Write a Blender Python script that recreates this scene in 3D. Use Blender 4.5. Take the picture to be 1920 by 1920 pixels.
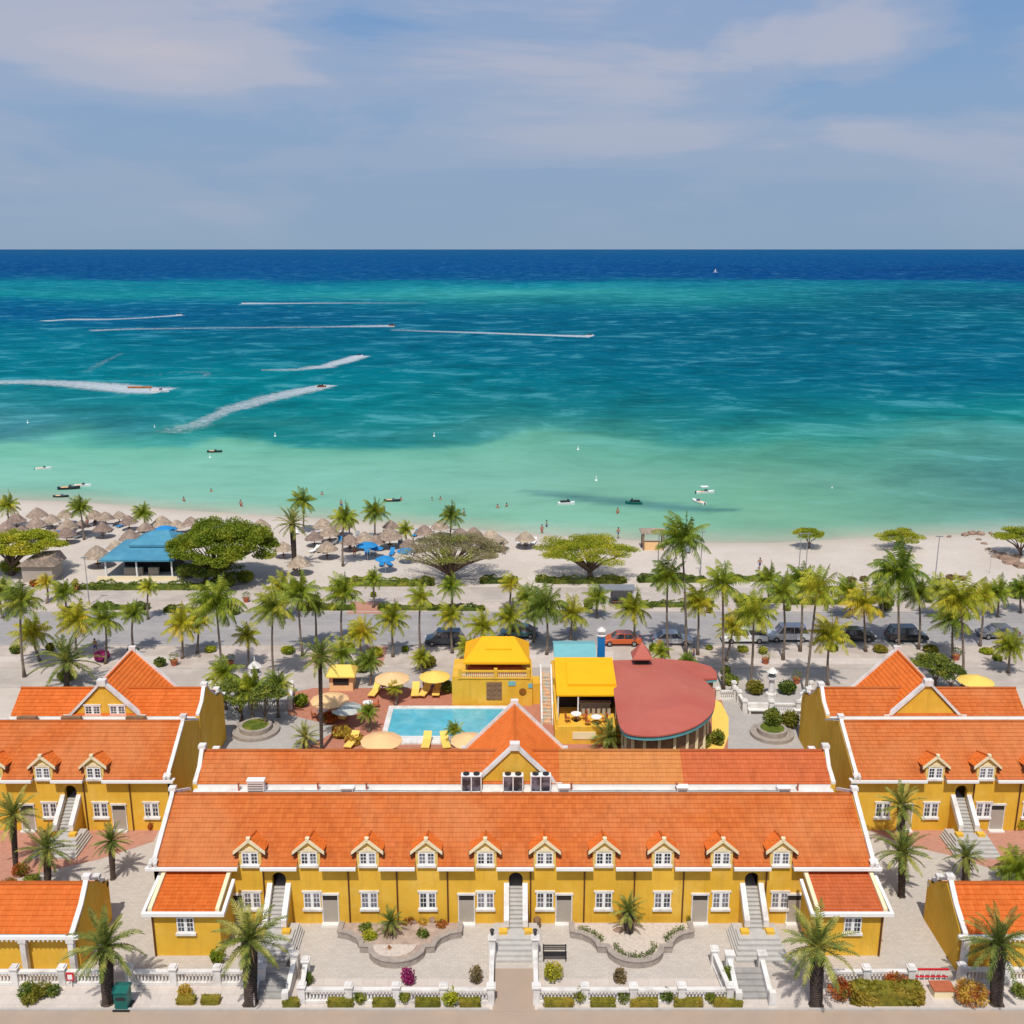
import bpy, math, random
from mathutils import Vector, Matrix, noise as mnoise
R = math.radians
random.seed(7)
for o in list(bpy.data.objects): bpy.data.objects.remove(o)
S = bpy.context.scene
COL = S.collection

# ------------------------------------------------------------------ camera
H, TH, F = 43.7, R(14.57), 1900.0
cd = bpy.data.cameras.new("camera"); cam = bpy.data.objects.new("camera", cd); COL.objects.link(cam)
cam.location = (0, 0, H); cam.rotation_euler = (R(90) - TH, 0, 0)
cd.sensor_width = 36; cd.lens = 36 * F / 1920; cd.clip_start = 1; cd.clip_end = 80000
S.camera = cam
S.render.resolution_x = S.render.resolution_y = 1024
S.view_settings.view_transform = 'Standard'; S.view_settings.look = 'None'
S.view_settings.exposure = 0.0; S.view_settings.gamma = 1
# ------------------------------------------------------------------ sun
SUN_EL, SUN_AZ = 60.0, 7.0           # azimuth: degrees left of straight behind the camera
sd = bpy.data.lights.new("sun", 'SUN'); sun = bpy.data.objects.new("sun", sd); COL.objects.link(sun)
sd.energy = 3.8; sd.angle = R(0.5); sd.color = (1.0, 0.95, 0.87)
tosun = Vector((-math.sin(R(SUN_AZ)) * math.cos(R(SUN_EL)), -math.cos(R(SUN_AZ)) * math.cos(R(SUN_EL)), math.sin(R(SUN_EL))))
sun.rotation_euler = (-tosun).to_track_quat('-Z', 'Y').to_euler(); sun.location = (-40, -40, 90)

# ------------------------------------------------------------------ node helper
class N:
    def __init__(s, tree): s.t = tree
    def n(s, kind, **kw):
        nd = s.t.nodes.new(kind)
        for k, v in kw.items():
            if isinstance(k, str) and hasattr(nd, k): setattr(nd, k, v)
        return nd
    def link(s, a, b): s.t.links.new(a, b)
    def val(s, sock, v):
        if hasattr(v, 'is_output') or isinstance(v, bpy.types.NodeSocket): s.link(v, sock)
        else: sock.default_value = v
    def math(s, op, a, b=0.0, c=None, clamp=False):
        m = s.t.nodes.new('ShaderNodeMath'); m.operation = op; m.use_clamp = clamp
        s.val(m.inputs[0], a); s.val(m.inputs[1], b)
        if c is not None: s.val(m.inputs[2], c)
        return m.outputs[0]
    def mix(s, fac, a, b, blend='MIX'):
        m = s.t.nodes.new('ShaderNodeMix'); m.data_type = 'RGBA'; m.blend_type = blend
        s.val(m.inputs[0], fac)
        for i, v in ((6, a), (7, b)):
            if isinstance(v, (tuple, list)): v = tuple(v) + (1,) * (4 - len(v))
            s.val(m.inputs[i], v)
        return m.outputs[2]
    def ramp(s, fac, stops, interp='LINEAR'):
        r = s.t.nodes.new('ShaderNodeValToRGB'); r.color_ramp.interpolation = interp
        e = r.color_ramp.elements
        while len(e) < len(stops): e.new(0.5)
        for el, (p, c) in zip(e, stops):
            el.position = p; el.color = tuple(c) + (1,) * (4 - len(c)) if isinstance(c, (tuple, list)) else (c, c, c, 1)
        s.val(r.inputs[0], fac); return r.outputs[0]
    def noise(s, vec, scale, detail=4, rough=0.55, dist=0.0):
        t = s.t.nodes.new('ShaderNodeTexNoise'); t.inputs['Scale'].default_value = scale
        t.inputs['Detail'].default_value = detail; t.inputs['Roughness'].default_value = rough
        t.inputs['Distortion'].default_value = dist
        if vec is not None: s.link(vec, t.inputs['Vector'])
        return t.outputs['Fac']
    def scale(s, vec, v):
        m = s.t.nodes.new('ShaderNodeMapping'); s.link(vec, m.inputs['Vector']); m.inputs['Scale'].default_value = v
        return m.outputs['Vector']
    def pos(s): return s.t.nodes.new('ShaderNodeNewGeometry').outputs['Position']

# ------------------------------------------------------------------ world: sky with thin cloud
W = bpy.data.worlds.new("World"); S.world = W; W.use_nodes = True
wn = N(W.node_tree); W.node_tree.nodes.clear()
sky = wn.n('ShaderNodeTexSky'); sky.sky_type = 'NISHITA'; sky.sun_disc = False
sky.sun_elevation = R(SUN_EL); sky.sun_rotation = R(180 + SUN_AZ); sky.altitude = 50; sky.air_density = 1.0
tc = wn.n('ShaderNodeTexCoord').outputs['Generated']
sp = wn.n('ShaderNodeSeparateXYZ'); wn.link(tc, sp.inputs[0])
el = sp.outputs[2]
k = 1 / 0.13
haze = wn.ramp(el, [(0.0, (.272*k, .382*k, .525*k)), (0.06, (.272*k, .382*k, .545*k)), (0.13, (.245*k, .375*k, .575*k)), (0.20, (.19*k, .335*k, .58*k)), (0.5, (.12*k, .25*k, .55*k))])
for e_ in haze.node.color_ramp.elements: pass
hf = wn.ramp(el, [(0.20, 1.0), (0.55, 0.0)])
base = wn.mix(hf, sky.outputs[0], haze)
cv = wn.scale(tc, (1.6, 1.6, 6.5))
c1 = wn.noise(cv, 1.9, 7, 0.55, 0.5)
cv2 = wn.scale(tc, (1.0, 1.0, 15.0))
c2 = wn.noise(cv2, 1.3, 5, 0.5, 0.3)
cm = wn.math('ADD', wn.math('MULTIPLY', c1, 0.75), wn.math('MULTIPLY', c2, 0.4))
cm = wn.math('ADD', cm, 0.012)
def dirof(px, py):
    x = (px - 960) / 1900; v = (960 - py) / 1900; c_, s_ = math.cos(R(14.57)), math.sin(R(14.57)); w_ = Vector((x, c_ + v * s_, -s_ + v * c_)).normalized(); return w_
for px, py, sx_, sz_, amp in ((200, 70, .15, .045, .17), (330, 130, .09, .03, .08), (1180, 50, .16, .045, .14), (1560, 70, .11, .035, .12), (1650, 250, .22, .018, .09), (1150, 270, .15, .015, .05), (650, 40, .05, .05, -.10), (1830, 60, .06, .04, -.14), (900, 190, .14, .02, -.06), (450, 260, .2, .02, -.04), (1500, 380, .3, .02, -.08), (500, 420, .4, .02, -.08)):
    w_ = dirof(px, py)
    ex = wn.math('POWER', wn.math('DIVIDE', wn.math('SUBTRACT', sp.outputs[0], w_.x), sx_), 2.0)
    ez = wn.math('POWER', wn.math('DIVIDE', wn.math('SUBTRACT', el, w_.z), sz_), 2.0)
    g_ = wn.math('MULTIPLY', wn.math('EXPONENT', wn.math('MULTIPLY', wn.math('ADD', ex, ez), -1.0)), amp)
    cm = wn.math('ADD', cm, g_)
cf = wn.ramp(cm, [(0.52, 0.0), (0.62, 0.28), (0.74, 0.7), (0.92, 1.0)], 'EASE')
low = wn.ramp(el, [(0.0, 0.15), (0.05, 0.5), (0.10, 0.8), (0.15, 1.0)])
base = wn.mix(wn.math('MULTIPLY', cf, low), base, (.50*k, .50*k, .585*k))
bg = wn.n('ShaderNodeBackground'); wn.link(base, bg.inputs[0]); bg.inputs[1].default_value = 0.13
wo = wn.n('ShaderNodeOutputWorld'); wn.link(bg.outputs[0], wo.inputs[0])

# ------------------------------------------------------------------ photo geometry -> world
def ray(px, py):
    x = (px - 960) / F; v = (960 - py) / F
    return x, math.cos(TH) + v * math.sin(TH), -math.sin(TH) + v * math.cos(TH)
def G(px, py, h=0.0):
    x, y, z = ray(px, py); t = (h - H) / z
    return (x * t, y * t)
def AT(px, py, Y):
    x, y, z = ray(px, py); t = Y / y
    return (x * t, H + z * t)
def lerp(a, b, t): return a + (b - a) * t
def interp(tab, x):
    if x <= tab[0][0]: return tab[0][1]
    for (a, va), (b, vb) in zip(tab, tab[1:]):
        if x <= b: return lerp(va, vb, (x - a) / (b - a))
    return tab[-1][1]
def lin(c):
    return tuple(((v / 255) / 12.92 if v / 255 <= .04045 else ((v / 255 + .055) / 1.055) ** 2.4) for v in c)

# ------------------------------------------------------------------ materials
MATS = {}
def mat(name, col, rough=0.8, var=0.12, scale=1.5, bump=0.0, bscale=None, spec=0.3, metal=0.0, col2=None, c2=(0.45, 0.65), sc2=0.25, orand=0.0, coat=0.0):
    m = bpy.data.materials.new(name); m.use_nodes = True
    nt = m.node_tree; nt.nodes.clear(); q = N(nt)
    b = q.n('ShaderNodeBsdfPrincipled'); out = q.n('ShaderNodeOutputMaterial'); q.link(b.outputs[0], out.inputs[0])
    b.inputs['Roughness'].default_value = rough; b.inputs['Metallic'].default_value = metal
    b.inputs['Specular IOR Level'].default_value = spec; b.inputs['Coat Weight'].default_value = coat
    p = q.pos()
    f = q.noise(p, scale, 5, 0.6)
    dark = tuple(c * (1 - var) for c in col); lite = tuple(min(1, c * (1 + var)) for c in col)
    c = q.mix(q.ramp(f, [(0.3, 0), (0.7, 1)]), dark, lite)
    if col2:
        f2 = q.noise(p, sc2, 5, 0.6, 0.3); c = q.mix(q.ramp(f2, [(c2[0], 0), (c2[1], 1)]), c, col2)
    if orand:
        oi = q.n('ShaderNodeObjectInfo'); hv = q.n('ShaderNodeHueSaturation'); q.link(c, hv.inputs['Color'])
        q.link(q.math('MULTIPLY_ADD', oi.outputs['Random'], orand, 1 - orand / 2), hv.inputs['Value'])
        q.link(q.math('MULTIPLY_ADD', oi.outputs['Random'], 0.03, 0.485), hv.inputs['Hue']); c = hv.outputs[0]
    q.link(c, b.inputs['Base Color'])
    if bump:
        bn = q.n('ShaderNodeBump'); bn.inputs['Strength'].default_value = bump; bn.inputs['Distance'].default_value = 0.05
        q.link(q.noise(p, bscale or scale * 6, 4, 0.6), bn.inputs['Height']); q.link(bn.outputs[0], b.inputs['Normal'])
    MATS[name] = m; return m

def streaky(name):
    'rain streaks and faded patches in a painted wall'
    m = MATS[name]; q = N(m.node_tree); b = [n for n in m.node_tree.nodes if n.type == 'BSDF_PRINCIPLED'][0]
    src = b.inputs['Base Color'].links[0].from_socket; p = q.pos()
    f = q.noise(q.scale(p, (2.6, 2.6, .22)), 1.0, 5, .65); c = q.mix(q.math('MULTIPLY', q.ramp(f, [(.5, 0), (.72, 1)]), .34), src, (.42, .24, .04))
    f = q.noise(p, .5, 6, .7); c = q.mix(q.math('MULTIPLY', q.ramp(f, [(.52, 0), (.68, 1)]), .30), c, (.82, .58, .16))
    q.link(c, b.inputs['Base Color'])
def paney(name):
    'panes differ: some show pale curtains behind the glass'
    m = MATS[name]; q = N(m.node_tree); b = [n for n in m.node_tree.nodes if n.type == 'BSDF_PRINCIPLED'][0]
    src = b.inputs['Base Color'].links[0].from_socket; p = q.pos()
    f = q.noise(p, 1.1, 2, .5); c = q.mix(q.ramp(f, [(.46, 0), (.6, .75)]), src, (.24, .23, .28)); q.link(c, b.inputs['Base Color'])
def leafmat(name, c1, c2, c3, sc=0.5):
    m = bpy.data.materials.new(name); m.use_nodes = True
    nt = m.node_tree; nt.nodes.clear(); q = N(nt)
    out = q.n('ShaderNodeOutputMaterial')
    p = q.pos(); oi = q.n('ShaderNodeObjectInfo')
    f = q.noise(p, sc * 4, 3, 0.7)
    c = q.mix(q.ramp(f, [(0.35, 0), (0.62, 1)]), c1, c2)
    f3 = q.noise(p, sc, 2, 0.5)
    c = q.mix(q.ramp(f3, [(0.48, 0), (0.66, 1)]), c, c3)
    hv = q.n('ShaderNodeHueSaturation'); q.link(c, hv.inputs['Color'])
    q.link(q.math('MULTIPLY_ADD', oi.outputs['Random'], 0.5, 0.75), hv.inputs['Value'])
    q.link(q.math('MULTIPLY_ADD', oi.outputs['Random'], -0.035, 0.518), hv.inputs['Hue'])
    b = q.n('ShaderNodeBsdfPrincipled'); b.inputs['Roughness'].default_value = 0.55; b.inputs['Specular IOR Level'].default_value = 0.35
    q.link(hv.outputs[0], b.inputs['Base Color'])
    tr = q.n('ShaderNodeBsdfTranslucent'); q.link(hv.outputs[0], tr.inputs[0])
    mx = q.n('ShaderNodeMixShader'); mx.inputs[0].default_value = 0.35
    q.link(b.outputs[0], mx.inputs[1]); q.link(tr.outputs[0], mx.inputs[2]); q.link(mx.outputs[0], out.inputs[0])
    MATS[name] = m; return m

def tilemat(name, ca, cb, cw, amt=0.5):
    """clay pantiles, UV in metres: u along the ridge, v down the slope"""
    m = bpy.data.materials.new(name); m.use_nodes = True
    nt = m.node_tree; nt.nodes.clear(); q = N(nt)
    b = q.n('ShaderNodeBsdfPrincipled'); out = q.n('ShaderNodeOutputMaterial'); q.link(b.outputs[0], out.inputs[0])
    b.inputs['Roughness'].default_value = 0.75; b.inputs['Specular IOR Level'].default_value = 0.3
    uv = q.n('ShaderNodeUVMap').outputs[0]; s = q.n('ShaderNodeSeparateXYZ'); q.link(uv, s.inputs[0])
    TW, TR = 0.27, 0.36
    fu = q.math('FLOOR', q.math('DIVIDE', s.outputs[0], TW)); fv = q.math('FLOOR', q.math('DIVIDE', s.outputs[1], TR))
    cx = q.n('ShaderNodeCombineXYZ'); q.link(fu, cx.inputs[0]); q.link(fv, cx.inputs[1])
    wnz = q.n('ShaderNodeTexWhiteNoise'); wnz.noise_dimensions = '2D'; q.link(cx.outputs[0], wnz.inputs['Vector'])
    c = q.mix(q.ramp(wnz.outputs['Value'], [(0, 0), (1, 1)]), ca, cb)
    p = q.pos()
    f = q.noise(p, 0.16, 6, 0.62, 0.6); c = q.mix(q.math('MULTIPLY', q.ramp(f, [(0.42, 0), (0.62, 1)]), amt), c, cw)
    f2 = q.noise(q.scale(p, (1.0, 0.35, 0.35)), 1.6, 5, 0.7); c = q.mix(q.math('MULTIPLY', q.ramp(f2, [(0.48, 0), (0.75, 1)]), 0.5), c, tuple(v * 0.62 for v in ca))
    rows = q.noise(cx.outputs[0], 0.19, 2, 0.5); c = q.mix(q.math('MULTIPLY', q.ramp(rows, [(0.45, 0), (0.7, 1)]), 0.2), c, tuple(min(1, v * 1.35 + .02) for v in ca))
    q.link(c, b.inputs['Base Color'])
    rib = q.math('ABSOLUTE', q.math('SINE', q.math('MULTIPLY', s.outputs[0], math.pi / TW)))
    bn = q.n('ShaderNodeBump'); bn.inputs['Strength'].default_value = 0.6; bn.inputs['Distance'].default_value = 0.05
    q.link(rib, bn.inputs['Height']); q.link(bn.outputs[0], b.inputs['Normal'])
    MATS[name] = m; return m

def pavemat(name, ca, cb, bw=0.6, bh=0.3, mortar=(.25, .22, .2), var=0.25, stain=(.3, .27, .24)):
    m = bpy.data.materials.new(name); m.use_nodes = True
    nt = m.node_tree; nt.nodes.clear(); q = N(nt)
    b = q.n('ShaderNodeBsdfPrincipled'); out = q.n('ShaderNodeOutputMaterial'); q.link(b.outputs[0], out.inputs[0])
    b.inputs['Roughness'].default_value = 0.85; b.inputs['Specular IOR Level'].default_value = 0.2
    p = q.pos()
    br = q.n('ShaderNodeTexBrick'); q.link(p, br.inputs['Vector']); br.inputs['Scale'].default_value = 1.0
    br.inputs['Color1'].default_value = (*ca, 1); br.inputs['Color2'].default_value = (*cb, 1); br.inputs['Mortar'].default_value = (*mortar, 1)
    br.inputs['Brick Width'].default_value = bw; br.inputs['Row Height'].default_value = bh; br.inputs['Mortar Size'].default_value = 0.012
    f = q.noise(p, 0.35, 7, 0.65, 0.4)
    c = q.mix(q.math('MULTIPLY', q.ramp(f, [(0.42, 0), (0.7, 1)]), 0.35), br.outputs[0], stain)
    f = q.noise(p, 3.1, 4, 0.65)
    c = q.mix(q.math('MULTIPLY', q.ramp(f, [(0.5, 0), (0.7, 1)]), var), c, tuple(min(1, v * 1.25) for v in ca))
    q.link(c, b.inputs['Base Color']); MATS[name] = m; return m

YEL = mat('yellow_plaster', (.74, .43, .045), .85, .05, .8, .15, 9, col2=(.66, .37, .03), sc2=.35)
mat('yellow_bright', (.80, .47, .008), .7, .05, .8)
mat('cream', (.78, .66, .42), .8, .06, 1)
WHT = mat('white_plaster', (.72, .69, .65), .7, .06, 2, .1, 12, col2=(.50, .46, .42), sc2=.9, c2=(.48, .72))
mat('white_paint', (.80, .79, .76), .45, .03, 3)
mat('glass_dark', (.035, .04, .05), .08, .3, .6, spec=.8)
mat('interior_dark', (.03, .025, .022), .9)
mat('door_grey', (.38, .33, .27), .6, .05)
mat('stone_grey', (.33, .31, .29), .85, .15, 2, .2)
mat('step_stone', (.46, .44, .41), .85, .1, 2, .1)
mat('planter_stone', (.34, .29, .25), .9, .18, 3, .3)
mat('terracotta', (.42, .12, .055), .8, .15, 3)
mat('pipe_dark', (.11, .04, .02), .6)
mat('soil', (.40, .30, .24), .95, .25, 2, .3)
mat('gravel_pale', (.55, .47, .40), .95, .15, 5, .3)
mat('metal_grey', (.28, .29, .30), .45, .1, 2, metal=.3)
mat('metal_black', (.02, .02, .022), .4, spec=.5)
mat('blue_roof', (.06, .235, .35), .6, .12, .7, .1, col2=(.09, .28, .38), sc2=.5)
mat('teal_roof', (.17, .42, .44), .6, .06, .7)
mat('blue_paint', (.01, .16, .42), .5, .05)
mat('teal_trim', (.12, .38, .42), .6)
mat('red_roof', (.42, .095, .07), .75, .08, .35, col2=(.46, .135, .095), sc2=.12, c2=(.4, .7))
mat('awning_yellow', (.85, .41, .004), .65, .05, .5)
mat('parasol_yellow', (.85, .56, .12), .7, .04)
mat('parasol_peach', (.80, .50, .24), .7, .04)
mat('parasol_grey', (.45, .47, .42), .7, .04)
mat('parasol_blue', (.02, .22, .50), .7, .08)
mat('thatch', (.33, .25, .19), .95, .4, 3.0, .6, 14, col2=(.24, .175, .14), sc2=.9, orand=.5)
mat('wood', (.23, .13, .07), .8, .25, 3)
mat('wood_red', (.42, .11, .03), .8, .25, 3)
mat('bark_palm', (.20, .155, .12), .95, .3, 3.5, .5, 9)
mat('bark_dark', (.07, .05, .04), .95, .3, 3.5, .6, 9)
mat('bark_tree', (.13, .09, .065), .95, .3, 2.5, .5, 9)
mat('bin_green', (.01, .13, .11), .4, .1)
mat('skin', (.36, .19, .12), .6)
mat('cloth_red', (.5, .05, .04), .8); mat('cloth_blue', (.04, .08, .3), .8)
mat('rubber', (.02, .02, .02), .8); mat('rim', (.4, .4, .42), .35, metal=.7)
mat('sign_red', (.55, .02, .03), .5); mat('lamp_white', (.85, .85, .8), .4)
mat('rock', (.27, .18, .13), .95, .35, 1.2, .6, 4)
for nme, c in (('car_black', (.012, .014, .018)), ('car_navy', (.012, .03, .055)), ('car_orange', (.55, .10, .015)), ('car_silver', (.45, .47, .5)), ('car_white', (.72, .72, .70)), ('car_grey', (.12, .12, .125)), ('car_teal', (.05, .16, .17))):
    mat(nme, c, .3, .02, 1, spec=.6, coat=.6)
mat('headlight', (.8, .8, .75), .2); mat('taillight', (.4, .01, .01), .3)
leafmat('palm_green', (.12, .19, .014), (.29, .35, .022), (.46, .46, .035))
leafmat('palm_yellow', (.25, .29, .02), (.46, .44, .022), (.58, .46, .03))
leafmat('palm_dark', (.09, .15, .018), (.23, .29, .03), (.40, .40, .04))
leafmat('date_palm', (.07, .12, .025), (.25, .29, .05), (.48, .45, .10), .9)
leafmat('tree_green', (.17, .23, .010), (.34, .38, .016), (.48, .46, .03), .35)
leafmat('tree_tan', (.30, .25, .12), (.44, .35, .20), (.36, .38, .05), .3)
leafmat('bush_green', (.08, .13, .018), (.19, .24, .03), (.3, .31, .04), .8)
leafmat('hedge_olive', (.17, .16, .018), (.29, .26, .025), (.36, .27, .035), .8)
leafmat('croton', (.42, .06, .02), (.5, .22, .03), (.16, .16, .02), 1.2)
leafmat('croton_yellow', (.5, .3, .04), (.55, .42, .05), (.4, .1, .03), 1.2)
leafmat('bougainvillea', (.35, .02, .14), (.5, .04, .22), (.2, .03, .08), 1.2)
leafmat('dry_leaf', (.3, .2, .09), (.4, .28, .13), (.2, .14, .07), 1.2)
streaky('yellow_plaster'); paney('glass_dark')
tilemat('roof_tiles', (.47, .108, .017), (.56, .145, .028), (.57, .22, .08))
tilemat('roof_tiles_new', (.56, .11, .010), (.64, .15, .022), (.54, .15, .03), .3)
tilemat('roof_tiles_sun_lift', (.74, .15, .014), (.82, .19, .025), (.72, .18, .04), .3)  # sunlight put into the colour: brighter tiles for cross and dormer slopes getting less sun
tilemat('roof_tiles_amber', (.50, .18, .04), (.58, .22, .055), (.56, .22, .07))
tilemat('roof_tiles_red', (.47, .105, .028), (.54, .13, .04), (.48, .13, .05), .4)
pavemat('paving_beige', (.53, .475, .41), (.475, .425, .375), .4, .2, (.38, .34, .30), stain=(.39, .35, .31))
pavemat('paving_brick', (.50, .235, .16), (.42, .19, .13), .3, .15, (.36, .22, .17), stain=(.42, .26, .20))
pavemat('paving_terrace', (.50, .20, .12), (.40, .15, .09), .3, .15, (.34, .18, .13), stain=(.38, .19, .13))
pavemat('paving_pale', (.60, .53, .47), (.54, .47, .42), .8, .8, (.42, .37, .33), stain=(.46, .40, .36))
pavemat('paving_grey', (.46, .42, .39), (.41, .38, .35), .4, .2, (.28, .27, .25), stain=(.30, .28, .27))

# ------------------------------------------------------------------ mesh builder
class MB:
    def __init__(s): s.v = []; s.f = []; s.m = []; s.uv = {}; s.cur = 0
    def add(s, vs, fs, uvs=None):
        b = len(s.v); s.v += [tuple(v) for v in vs]
        for i, f in enumerate(fs):
            s.f.append(tuple(b + j for j in f)); s.m.append(s.cur)
            if uvs: s.uv[len(s.f) - 1] = uvs[i]
        return s
    def box(s, x0, x1, y0, y1, z0, z1, M=None):
        vs = [(x, y, z) for x in (x0, x1) for y in (y0, y1) for z in (z0, z1)]
        if M: vs = [M @ Vector(v) for v in vs]
        return s.add(vs, [(0, 1, 3, 2), (4, 6, 7, 5), (0, 4, 5, 1), (2, 3, 7, 6), (0, 2, 6, 4), (1, 5, 7, 3)])
    def prism(s, poly, z0, z1, axis='z', a=None):
        """poly 2-D extruded along an axis: z -> (x,y), x -> (y,z), y -> (x,z)"""
        n = len(poly)
        def P(p, t): return {'z': (p[0], p[1], t), 'x': (t, p[0], p[1]), 'y': (p[0], t, p[1])}[axis]
        vs = [P(p, z0) for p in poly] + [P(p, z1) for p in poly]
        fs = [tuple(range(n - 1, -1, -1)), tuple(range(n, 2 * n))] + [(i, (i + 1) % n, n + (i + 1) % n, n + i) for i in range(n)]
        return s.add(vs, fs)
    def tube(s, pts, rad, n=6, cap=True):
        pts = [Vector(p) for p in pts]; rings = []
        if not hasattr(rad, '__len__'): rad = [rad] * len(pts)
        ref = Vector((0.13, 0.97, 0.2)).normalized()
        for i, p in enumerate(pts):
            d = (pts[min(i + 1, len(pts) - 1)] - pts[max(i - 1, 0)]).normalized()
            r = ref if abs(d.dot(ref)) < .9 else Vector((1, 0, 0))
            u = d.cross(r).normalized(); w = d.cross(u)
            rings.append([p + (u * math.cos(2 * math.pi * k / n) + w * math.sin(2 * math.pi * k / n)) * rad[i] for k in range(n)])
        vs = [v for r in rings for v in r]; fs = []
        for i in range(len(pts) - 1):
            for k in range(n):
                fs.append((i * n + k, i * n + (k + 1) % n, (i + 1) * n + (k + 1) % n, (i + 1) * n + k))
        if cap: fs += [tuple(range(n - 1, -1, -1)), tuple((len(pts) - 1) * n + k for k in range(n))]
        return s.add(vs, fs)
    def lathe(s, c, prof, n=8, jit=0.0, rnd=random):
        cx, cy, cz = c; vs = []; fs = []
        for j, (r, z) in enumerate(prof):
            for k in range(n):
                a = 2 * math.pi * k / n; rr = r * (1 + (rnd.uniform(-jit, jit) if jit else 0))
                vs.append((cx + rr * math.cos(a), cy + rr * math.sin(a), cz + z + (rnd.uniform(-jit, jit) * .5 if jit else 0)))
        for j in range(len(prof) - 1):
            for k in range(n): fs.append((j * n + k, j * n + (k + 1) % n, (j + 1) * n + (k + 1) % n, (j + 1) * n + k))
        fs.append(tuple(range(n - 1, -1, -1))); fs.append(tuple((len(prof) - 1) * n + k for k in range(n)))
        return s.add(vs, fs)
    def build(s, name, mats, parent=None, smooth=False, org=None):
        if isinstance(mats, str): mats = [mats]
        if org is None and parent is not None: org = ORG.get(parent.name, (0, 0, 0))
        org = org or (0, 0, 0)
        me = bpy.data.meshes.new(name)
        me.from_pydata([(v[0] - org[0], v[1] - org[1], v[2] - org[2]) for v in s.v], [], s.f)
        for mm in mats: me.materials.append(MATS[mm])
        if len(mats) > 1: me.polygons.foreach_set('material_index', s.m)
        if s.uv:
            ul = me.uv_layers.new(name='UVMap')
            for p in me.polygons:
                if p.index in s.uv:
                    for li, uvc in zip(p.loop_indices, s.uv[p.index]): ul.data[li].uv = uvc
        if smooth: me.polygons.foreach_set('use_smooth', [True] * len(me.polygons))
        me.update()
        o = bpy.data.objects.new(name, me); COL.objects.link(o)
        if parent is not None:
            o.parent = parent; ORG[o.name] = ORG.get(parent.name, (0, 0, 0))
        else:
            o.location = org; ORG[o.name] = org
        return o
ORG = {}
def clip(poly, ax, lim, keep_less):
    out = []
    for i in range(len(poly)):
        a, b = poly[i], poly[(i + 1) % len(poly)]
        ia = (a[ax] <= lim + 1e-9) if keep_less else (a[ax] >= lim - 1e-9)
        ib = (b[ax] <= lim + 1e-9) if keep_less else (b[ax] >= lim - 1e-9)
        if ia: out.append(a)
        if ia != ib:
            t = (lim - a[ax]) / (b[ax] - a[ax]); out.append((lerp(a[0], b[0], t), lerp(a[1], b[1], t)))
    return out
def tiled(mb, poly, row=0.36, step=0.045):
    """convex planar roof polygon laid with overlapping courses"""
    P = [Vector(p) for p in poly]; n = (P[1] - P[0]).cross(P[2] - P[0]).normalized()
    if n.z < 0: n = -n
    d = (Vector((0, 0, -1)) - n * (-n.z)).normalized(); u = d.cross(n).normalized(); o = max(P, key=lambda p: p.z)
    q = [((p - o).dot(u), (p - o).dot(d)) for p in P]
    v0, v1 = min(a[1] for a in q), max(a[1] for a in q); k = 0
    while v0 + k * row < v1 - 1e-4:
        a, b = v0 + k * row, min(v0 + (k + 1) * row, v1)
        c = clip(clip(q, 1, a, False), 1, b, True); c = [c[i] for i in range(len(c)) if abs(c[i][0] - c[i - 1][0]) + abs(c[i][1] - c[i - 1][1]) > 1e-6]
        if len(c) >= 3:
            w = lambda t: o + u * t[0] + d * t[1] + n * (0.01 + step * (t[1] - a) / row)
            mb.add([w(t) for t in c], [tuple(range(len(c)))], [[(t[0] + 50, t[1] + .001 if t[1] < b - 1e-5 else t[1] - .001) for t in c]])
            e = sorted(t for t in c if abs(t[1] - b) < 1e-6)
            if len(e) >= 2:
                e0, e1 = e[0], e[-1]; h = step * (b - a) / row
                A, B = o + u * e0[0] + d * b, o + u * e1[0] + d * b
                mb.add([A + n * (.005), B + n * (.005), B + n * (.01 + h), A + n * (.01 + h)], [(0, 1, 2, 3)], [[(e0[0] + 50, b - .01), (e1[0] + 50, b - .01), (e1[0] + 50, b - .02), (e0[0] + 50, b - .02)]])
        k += 1
def tag(o, label, cat, group=None, kind=None):
    if label: o['label'] = label
    if cat: o['category'] = cat
    if group: o['group'] = group
    if kind: o['kind'] = kind
    return o
def thing(name, label, cat, loc=(0, 0, 0), group=None, rz=0):
    o = bpy.data.objects.new(name, None); COL.objects.link(o); o.location = loc; o.rotation_euler.z = rz
    o.empty_display_size = .3
    if not rz: ORG[o.name] = tuple(loc) if len(loc) == 3 else (loc[0], loc[1], 0)
    return tag(o, label, cat, group)
def struct(mb, name, m, org=None, smooth=False):
    o = mb.build(name, m, org=org, smooth=smooth); o['kind'] = 'structure'; return o
def copy_tree(o, parent=None):
    c = o.copy(); COL.objects.link(c)
    if parent is not None: c.parent = parent
    for ch in o.children: copy_tree(ch, c)
    return c
USED = set()
def place(proto, loc, label, rz=0.0, scale=1.0, group=None, cat=None):
    """first call moves the prototype itself, later calls copy it with its parts"""
    if proto.name in USED: o = copy_tree(proto)
    else: USED.add(proto.name); o = proto
    o.location = loc; o.rotation_euler = (0, 0, rz); o.scale = (scale,) * 3 if not hasattr(scale, '__len__') else scale
    o['label'] = label
    if cat: o['category'] = cat
    if group: o['group'] = group
    return o
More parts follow.
